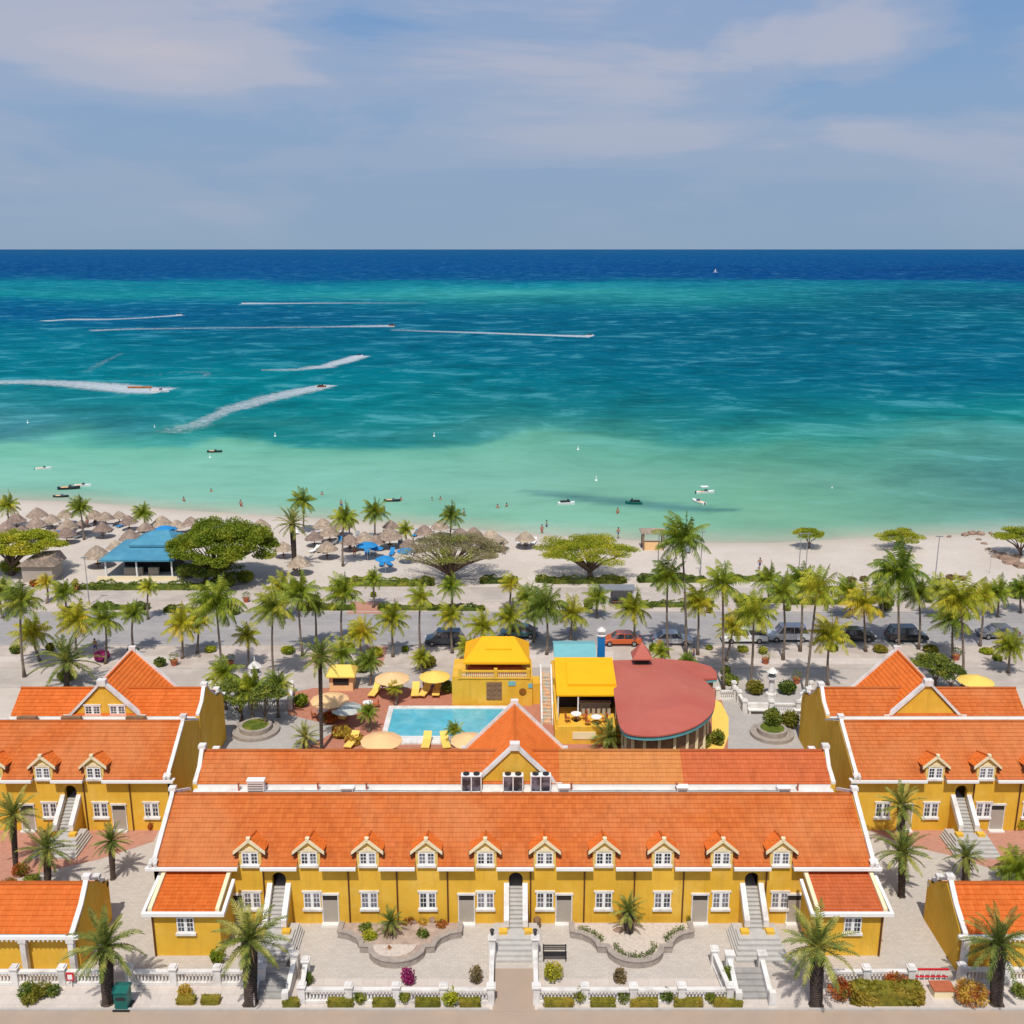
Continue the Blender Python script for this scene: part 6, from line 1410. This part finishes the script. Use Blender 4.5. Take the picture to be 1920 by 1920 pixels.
def nearlab(px, py):
    for a in sorted((a for a in PALMS if len(a[6].split()) <= 11), key=lambda a: math.hypot(a[2] - px, (a[3] - py) * 1.5)):
        d = 'left' if px < a[2] else 'right'
        for w_ in ('before and ', 'behind and ') if py > a[3] else ('behind and ',):
            l = 'verge shrub ' + w_ + d + ' of ' + a[6]
            if l not in NL and len(l.split()) <= 16: NL.add(l); return l
for i, (px, py) in enumerate([(30, 1225), (95, 1222), (250, 1222), (300, 1250), (395, 1222), (540, 1225), (600, 1240), (655, 1215), (705, 1232), (760, 1222), (885, 1228), (1100, 1222), (1225, 1222), (1330, 1218), (1392, 1222), (1430, 1226), (1560, 1220), (1650, 1222), (1745, 1222), (1765, 1252), (1850, 1225), (1870, 1238), (130, 1150), (440, 1152), (500, 1148), (700, 1120), (1010, 1150), (1330, 1150), (1390, 1130), (1640, 1125), (1740, 1130), (1765, 1128), (1850, 1120), (1475, 1145)]):
    BU.append((px, py, random.uniform(.35, .8), random.uniform(.5, 1.1), random.choice(['bush_green', 'hedge_olive', 'tree_green', 'palm_dark', 'bush_green']), nearlab(px, py)))
for px, py, r, h, m_, l in BU:
    if l: bush(l, px, py, r, h, m_, leaf=.17 if py > 1500 else .28)
for px, py, l in ((287, 1552, 'terracotta pot with tall shrub by the left guesthouse wall'), (327, 1248, 'terracotta pot on the verge left of the broad curved palm'), (432, 1250, 'terracotta pot on the verge right of the broad curved palm'), (108, 1110, 'left terracotta pot on the promenade'), (140, 1112, 'tall terracotta pot on the promenade'), (462, 1130, 'terracotta pot at the end of the promenade hedge'), (1792, 1238, 'red planted pot beside the reddish palm trunk'), (1435, 1245, 'terracotta pot beyond the white pillar monument'), (1493, 1282, 'terracotta pot right of the white garden'), (210, 1335, 'terracotta pot hidden behind the roof')):
    pot(px, py, l, s_=1.3)
# curved edging hedges in the right planter
def arc_hedge(label, pts):
    t = thing('edging_hedge', label, 'hedge', (pts[0][0], pts[0][1], .4), 'edging hedges of the right planter'); b = MB(); rnd = random.Random(5)
    for a, c in zip(pts, pts[1:]):
        for _ in range(int(math.dist(a, c) * 130)):
            s = rnd.random(); leafquad(b, (lerp(a[0], c[0], s) + rnd.gauss(0, .11), lerp(a[1], c[1], s) + rnd.gauss(0, .11), .42 + rnd.random() * .38), .13, rnd)
    b.build('foliage', 'bush_green', t)
cxr = (1190 - 960) * .0342
arc_hedge('front half-ring hedge along the rim of the right planter', [(cxr + 1.25 * math.cos(R(t)), 55.85 + 1.1 * math.sin(R(t))) for t in range(180, 361, 15)])
arc_hedge('left curved hedge along the rim of the right planter', [(cxr - 3.55, 57.5), (cxr - 2.9, 57.25), (cxr - 2.35, 56.85), (cxr - 2.05, 56.3)])
arc_hedge('right curved hedge along the rim of the right planter', [(cxr + 3.55, 57.5), (cxr + 2.9, 57.25), (cxr + 2.35, 56.85), (cxr + 2.05, 56.3)])
# rocks
def rock(b, c, r, rnd):
    M_ = Matrix.Rotation(rnd.uniform(0, 3), 3, 'Z'); prof = [(.6, -.3), (1, .0), (.85, .35), (.45, .6), (.1, .68)]; n = 7; s = len(b.v)
    b.lathe((0, 0, 0), prof, n, .22, rnd); b.v[s:] = [tuple(Vector(c) + (M_ @ Vector((v[0] * r, v[1] * r * .7, v[2] * r * .7)))) for v in b.v[s:]]
rnd = random.Random(3); rk = [(1810, 1003, .8), (1822, 1000, .9), (1838, 1001, .9), (1780, 1006, .5), (1858, 1000, .5), (1845, 1020, .6), (1852, 1030, .6), (1862, 1035, .6), (1870, 1045, 1.1), (1885, 1048, 1.3), (1900, 1055, 1.4), (1912, 1062, 1.4), (1890, 1056, 1.0), (1835, 1012, .5), (1880, 1040, .8), (1905, 1045, 1.0)]
for i, (px, py, r) in enumerate(rk):
    X, Yc = G(px, py); b = MB(); rock(b, (X, Yc, 0), r, rnd); rock(b, (X + r * .7, Yc + .3, 0), r * .6, rnd) if False else None
    o = b.build('shore_rock', 'rock', org=(X, Yc, 0)); tag(o, 'brown shore rock, ' + ['topmost left on the right water line', 'second on the right water line', 'third on the right water line', 'small flat one farthest left on the water line', 'small one right on the water line', 'small one at the head of the bank', 'second small one of the bank', 'third small one of the bank', 'first big one of the bank', 'second big one of the bank', 'third big one of the bank', 'lowest big one of the bank', 'one tucked below the second big one', 'small one between water and bank', 'one above the big ones of the bank', 'one near the right edge above the bank'][i], 'rock', 'rocks on the right shore')
for px, py, r, l in ((810, 1725, .34, 'pinkish boulder in the left planter'), (775, 1730, .3, 'red brown boulder by the planter palm'), (1160, 1745, .34, 'reddish boulder left of the palm in the right planter')):
    X, Yc = G(px, py, .42); b = MB(); rock(b, (X, Yc, .45), r, rnd); tag(b.build('planter_boulder', 'rock', org=(X, Yc, .4)), l, 'rock', 'boulders in the planters')

# ================================================================== BOATS, BUOYS, WAKES
SEA = -.12
fm = bpy.data.materials.new('foam'); fm.use_nodes = True; nt = fm.node_tree; nt.nodes.clear(); q = N(nt)
out = q.n('ShaderNodeOutputMaterial'); d = q.n('ShaderNodeBsdfDiffuse'); d.inputs[0].default_value = (.55, .62, .66, 1); tr = q.n('ShaderNodeBsdfTransparent'); mx = q.n('ShaderNodeMixShader')
at = q.n('ShaderNodeAttribute'); at.attribute_name = 'foam'
nz = q.noise(q.pos(), .55, 7, .75); f = q.math('SUBTRACT', q.math('ADD', q.math('MULTIPLY', at.outputs['Fac'], 1.15), q.math('MULTIPLY', q.math('SUBTRACT', nz, .5), 2.6)), .22); f = q.math('MULTIPLY', q.math('MULTIPLY', f, 1.0, clamp=True), .72)
q.link(f, mx.inputs[0]); q.link(tr.outputs[0], mx.inputs[1]); q.link(d.outputs[0], mx.inputs[2]); q.link(mx.outputs[0], out.inputs[0]); MATS['foam'] = fm
def wake(label, pts):
    """pts: (px, py, half width in px, strength)"""
    b = MB(); al = []; vs = []; P = []
    for (a, c) in zip(pts, pts[1:]):
        for i in range(8): P.append([lerp(a[k_], c[k_], i / 8) for k_ in range(4)])
    P.append(list(pts[-1]))
    W_ = [Vector(G(p[0], p[1], SEA)) for p in P]; n = len(P)
    for i in range(n):
        d = (W_[min(i + 1, n - 1)] - W_[max(i - 1, 0)]).normalized(); nn = Vector((-d.y, d.x)); hw = P[i][2]
        e = (Vector(G(P[i][0] , P[i][1] + hw, SEA)) - Vector(G(P[i][0], P[i][1] - hw, SEA))).length / 2
        e = e * abs(nn.y) + hw * W_[i].y / F * abs(nn.x); e = max(e, .3)
        for s_, k_ in ((-1, 0), (-.5, .8), (0, 1), (.5, .8), (1, 0)): p = W_[i] + nn * e * s_; vs.append((p.x, p.y, SEA + .03)); al.append(P[i][3] * k_)
    b.add(vs, [(i * 5 + j, i * 5 + j + 1, (i + 1) * 5 + j + 1, (i + 1) * 5 + j) for i in range(n - 1) for j in range(4)])
    o = b.build('wake_foam', 'foam', org=(W_[0].x, W_[0].y, SEA)); o['kind'] = 'stuff'; o['label'] = label; o['category'] = 'foam'
    a = o.data.attributes.new('foam', 'FLOAT', 'POINT'); a.data.foreach_set('value', al)
wake('short white wake far out at the left', [(82, 602, 2.5, 1), (130, 599, 2, .9), (200, 599, 2, .8), (270, 596, 1.8, .8), (338, 591, 2.5, 1)])
wake('thin pale wake farthest out at the centre', [(455, 569, 2.5, 1), (520, 569, 1.8, .85), (640, 568, 1.6, .6), (800, 568, 1.4, .25)])
wake('long thin wake across the left half of the sea', [(170, 620, 2.5, .7), (240, 617, 2.2, .6), (400, 615, 1.8, .5), (600, 613, 1.8, .6), (738, 611, 3, 1)])
wake('thin wake ending right of the centre', [(735, 619, 1.5, .5), (900, 624, 2, .9), (1040, 629, 2.2, 1), (1110, 631, 3, 1.1)])
wake('broad white wake curling up to the upper jet ski', [(490, 694, 2, .5), (560, 693, 3, .7), (610, 687, 7, 1), (650, 676, 10, 1.1), (678, 667, 9, 1.2)])
wake('longest broad wake behind the lower jet ski', [(318, 812, 20, .35), (370, 795, 20, .6), (430, 768, 16, .75), (500, 748, 13, .85), (560, 734, 11, .95), (618, 722, 6, 1.1)])
wake('white wake behind the motor boat at the left', [(-10, 717, 5, .8), (60, 716, 5, .85), (130, 719, 6, .95), (200, 725, 8, 1.1), (260, 731, 8, 1.2), (312, 733, 7, 1.2)])
wake('faint curved foam trace left of the middle', [(160, 700, 4, .15), (190, 680, 4, .32), (230, 662, 3, .2)])
wake('faint hooked foam trace left of the middle', [(270, 706, 4, .15), (330, 698, 3, .15), (375, 697, 3, .25), (388, 701, 3, .3), (388, 706, 3, .3), (375, 712, 3, .15)])
def hull(b, L, Wd, h, z0=-.1):
    st = [(-.5, .85, 0), (-.2, 1, 0), (.15, .95, .02), (.35, .65, .08), (.46, .3, .16), (.5, .03, .22)]; vs = []
    for s, w_, r in st: vs += [(s * L, -w_ * Wd / 2, z0 + h + r * h * 2), (s * L, -w_ * Wd / 2 * .7, z0), (s * L, w_ * Wd / 2 * .7, z0), (s * L, w_ * Wd / 2, z0 + h + r * h * 2)]
    n = 4; fs = [(i * n + j, i * n + (j + 1) % n, (i + 1) * n + (j + 1) % n, (i + 1) * n + j) for i in range(len(st) - 1) for j in range(n)]; fs += [(0, 1, 2, 3)]; b.add(vs, fs)
def jetski(m):
    t = thing('jet_ski', '', 'jet ski', group='jet skis'); b = MB(); hull(b, 3.0, 1.2, .5); b.build('hull', m, t)
    b = MB(); b.box(-1.1, .1, -.22, .22, .42, .75); b.build('seat', 'metal_black', t)
    b = MB(); b.prism([(.15, .45), (.75, .5), (.35, 1.0), (.15, 1.0)], -.2, .2, 'y'); b.tube([(.2, -.4, 1.0), (.2, .4, 1.0)], .03, 5); b.build('handlebar', 'metal_black', t); return t
def boat(m, canopy=False):
    t = thing('motor_boat', '', 'boat', group='small boats'); b = MB(); hull(b, 6.5, 2.2, .9, -.2); b.build('hull', m, t)
    b = MB(); b.box(-2.4, 1.2, -.75, .75, .5, .72); b.build('deck', 'parasol_peach', t)
    b = MB(); b.prism([(-.2, .7), (.9, .7), (.5, 1.4), (.1, 1.4)], -.6, .6, 'y'); b.build('windscreen', 'glass_dark', t)
    if canopy:
        b = MB(); b.box(-1.6, .9, -1.0, 1.0, 2.35, 2.45); b.build('canopy', 'white_paint', t)
        b = MB()
        for sx in (-1.5, .8):
            for sy in (-.9, .9): b.tube([(sx, sy, .6), (sx, sy, 2.35)], .03, 5)
        b.build('canopy_post', 'metal_grey', t)
    b = MB(); b.box(-3.5, -3.1, -.2, .2, -.1, .9); b.build('outboard_motor', 'metal_black', t); return t
js = {k_: jetski(k_) for k_ in ('white_paint', 'croton', 'bin_green')}
for m_, px, py, rz, l in (('white_paint', 674, 668, 20, 'jet ski at the head of the upper curling wake'), ('croton', 603, 726, 20, 'jet ski at the head of the longest broad wake'), ('white_paint', 1062, 946, 5, 'white jet ski floating above the sand path'), ('bin_green', 1188, 945, 175, 'green jet ski on the dark streak near the beach'), ('croton', 735, 611, 0, 'small jet ski at the end of the long thin wake'), ('white_paint', 1106, 630, 0, 'small jet ski at the end of the wake right of centre'), ('white_paint', 336, 591, 10, 'jet ski at the end of the far left wake'), ('white_paint', 458, 569, 180, 'jet ski farthest out, at the left end of the pale wake')):
    X, Yc = G(px, py, SEA); place(js[m_], (X, Yc, SEA), l, R(rz), 1.0 if py > 650 else 1.3)
b1 = boat('white_paint'); b2 = boat('white_paint', True); b3 = boat('metal_black')
for o, px, py, rz, s_, l in ((b1, 300, 735, 0, .9, 'white motor boat at the head of the left wake'), (b2, 1322, 925, 10, .55, 'small white boat with canopy anchored near the tallest palm'), (b1, 1310, 943, 120, .5, 'little white dinghy just in front of the canopied boat'), (b1, 82, 880, 20, .5, 'small white boat alone in the shallows at the left'), (b3, 130, 917, 10, .6, 'dark boat close to the left beach'), (b3, 115, 932, 0, .42, 'small dark boat nearest the left beach'), (b1, 155, 912, 5, .5, 'white dinghy beside the dark boat'), (b3, 403, 848, 0, .5, 'small dark boat in the pale shallows'), (b3, 736, 940, 0, .45, 'small dark skiff right of the leaning beach palm')):
    X, Yc = G(px, py, SEA); place(o, (X, Yc, SEA), l, R(rz), s_)
X, Yc = G(262, 728, SEA)
bnn = thing('towed_banana_raft', 'orange inflatable raft towed behind the motor boat', 'raft', (X, Yc, SEA))
b = MB(); b.tube([(X - 4, Yc, .3), (X - 3.4, Yc, .1), (X + 3.4, Yc, .1), (X + 4, Yc, .35)], [.15, .4, .4, .15], 8); b.build('tube', 'croton', bnn)
b = MB(); hull(b, 1, 1, 1); X, Yc = G(1341, 511, SEA)
sb = thing('sailing_boat', 'tiny white sailing boat near the horizon', 'boat', (X, Yc, SEA))
b = MB(); hull(b, 8, 2.6, 1.1); b.v = [(v[0] + X, v[1] + Yc, v[2] + SEA) for v in b.v]; b.build('hull', 'white_paint', sb)
b = MB(); b.prism([(X - 2, 1.8), (X + 1.6, 1.8), (X + .6, 7)], Yc - .03, Yc + .03, 'y'); b.build('sail', 'white_paint', sb)
b = MB(); b.tube([(X + .7, Yc, 1), (X + .7, Yc, 7.5)], .1, 5); b.build('mast', 'metal_grey', sb)
def buoy():
    t = thing('mooring_buoy', '', 'buoy', group='white buoys'); b = MB(); b.lathe((0, 0, -.2), [(.2, 0), (.34, .2), (.28, .4), (.1, .5)], 10); b.build('float', 'lamp_white', t)
    b = MB(); b.lathe((0, 0, .4), [(.08, 0), (.1, .3), (.08, .6), (.03, .7)], 8); b.build('marker', 'lamp_white', t); return t
bu = buoy()
for px, py, s_, l in ((52, 793, 1, 'buoy in the grey patch at the far left'), (290, 801, .8, 'buoy left of the longest broad wake'), (516, 818, 1.1, 'buoy right of the foot of the longest wake'), (814, 818, 1.1, 'buoy at the edge of the deep water, centre'), (1084, 843, 1.1, 'buoy on the pale water right of centre'), (1118, 901, 1.1, 'buoy nearest the beach at the centre'), (394, 858, 1, 'buoy below the small dark boat in the shallows'), (1560, 915, .6, 'small buoy at the right')):
    X, Yc = G(px, py, SEA); place(bu, (X, Yc, SEA), 'white ' + l, 0, s_ * .75)
# people
def person_mesh(pose, m, name='person'):
    me = bpy.data.meshes.new(name); J = {'pel': (0, 0, .95), 'wai': (0, 0, 1.1), 'che': (0, .0, 1.35), 'nek': (0, 0, 1.5), 'hd': (0, .02, 1.62), 'tp': (0, .01, 1.76)}
    R_ = {'pel': .16, 'wai': .13, 'che': .165, 'nek': .06, 'hd': .1, 'tp': .07}; E = [('pel', 'wai'), ('wai', 'che'), ('che', 'nek'), ('nek', 'hd'), ('hd', 'tp')]
    for s_, n in ((-1, 'l'), (1, 'r')):
        st = .22 * s_ * (1 if pose == 'walk' else .1)
        J['hip' + n] = (.1 * s_, 0, .88); J['kne' + n] = (.11 * s_, st * .6 + .02, .48); J['ank' + n] = (.11 * s_, st, .09); J['toe' + n] = (.12 * s_, st + .14, .04)
        J['sho' + n] = (.2 * s_, 0, 1.42); J['elb' + n] = (.27 * s_, -st * .5, 1.14); J['han' + n] = (.28 * s_, -st + .08, .88)
        R_.update({'hip' + n: .11, 'kne' + n: .065, 'ank' + n: .045, 'toe' + n: .035, 'sho' + n: .065, 'elb' + n: .045, 'han' + n: .035})
        E += [('pel', 'hip' + n), ('hip' + n, 'kne' + n), ('kne' + n, 'ank' + n), ('ank' + n, 'toe' + n), ('che', 'sho' + n), ('sho' + n, 'elb' + n), ('elb' + n, 'han' + n)]
    ks_ = list(J); me.from_pydata([J[k_] for k_ in ks_], [(ks_.index(a), ks_.index(c)) for a, c in E], [])
    o = bpy.data.objects.new(name, me); COL.objects.link(o); md = o.modifiers.new('s', 'SKIN'); 
    for i, k_ in enumerate(ks_): me.skin_vertices[0].data[i].radius = (R_[k_],) * 2
    me.skin_vertices[0].data[0].use_root = True; o.modifiers.new('d', 'SUBSURF').levels = 1
    dg = bpy.context.evaluated_depsgraph_get(); m2 = bpy.data.meshes.new_from_object(o.evaluated_get(dg)); bpy.data.objects.remove(o)
    m2.materials.clear(); m2.materials.append(MATS['skin']); m2.materials.append(MATS[m])
    for p in m2.polygons: p.material_index = 1 if (.7 < p.center.z < 1.02 and abs(p.center.x) < .24) else 0; p.use_smooth = True
    return m2
pm = {('stand', 'cloth_red'): None, ('walk', 'cloth_blue'): None}
for k_ in pm: pm[k_] = person_mesh(*k_)
def hair(parent):
    b = MB(); b.lathe((0, .0, 1.66), [(.115, -.04), (.12, .04), (.08, .11), (.02, .135)], 10); b.build('hair', 'metal_black', parent)
for px, py, sink, rz, k_, l in ((1159, 1009, 0, 40, 1, 'person in dark shorts walking on the sand behind the divi tree'), (1016, 1000, .3, 200, 0, 'person in red trunks at the water edge near the last hut'), (1025, 988, .6, 100, 1, 'person in dark trunks stepping into the water near the last hut'), (933, 953, 1.0, 0, 0, 'bather left of the white jet ski, left one of two'), (950, 950, 1.05, 60, 1, 'bather left of the white jet ski, right one of two'), (1158, 963, .7, 20, 0, 'bather standing below the green jet ski'), (752, 938, 1.1, 0, 1, 'bather beside the dark skiff'), (810, 938, 1.15, 90, 0, 'bather left of the palm in the bare acacia'), (826, 937, 1.15, 10, 1, 'bather just left of the acacia palm crown'), (396, 922, 1.15, 0, 0, 'bather in the shallows above the big acacia'), (1424, 1068, 0, 10, 1, 'person standing by the hedge left of the open beach'), (604, 928, 1.1, 0, 0, 'bather right of the waterside palm'), (640, 950, .5, 0, 1, 'bather at the water edge above the palm left of the parasols'), (720, 965, .2, 50, 0, 'person at the water edge above the wide hut'), (870, 968, .4, 90, 1, 'bather at the water edge right of the acacia palm'), (452, 950, .5, 0, 0, 'bather at the water edge above the big acacia'), (345, 940, .9, 0, 1, 'bather wading above the left flank of the big acacia'), (665, 1045, 0, 20, 0, 'person walking on the sand left of the blue parasols'), (775, 1030, 0, 80, 1, 'person standing right of the blue parasols'), (205, 1060, 0, 10, 1, 'person beside the left end of the blue bar'), (165, 990, 0, 60, 0, 'person between the left huts on the sand'), (945, 1040, 0, 120, 1, 'person on the sand path right of the bare acacia'), (1300, 1240, 0, 90, 1, 'person on the verge at the foot of the tallest palm'), (1235, 1222, 0, 0, 0, 'person beside the silver car'), (180, 1225, 0, 0, 1, 'person on the verge left of the left orange gable')):
    k2 = list(pm)[k_]; X, Yc = G(px, py, SEA if sink else 0); o = bpy.data.objects.new('person', pm[k2]); COL.objects.link(o); o.location = (X, Yc, (SEA - sink) if sink else 0); o.rotation_euler.z = R(rz)
    tag(o, l, 'person', 'people on the beach and in the water'); ORG[o.name] = (0, 0, 0); hair(o)
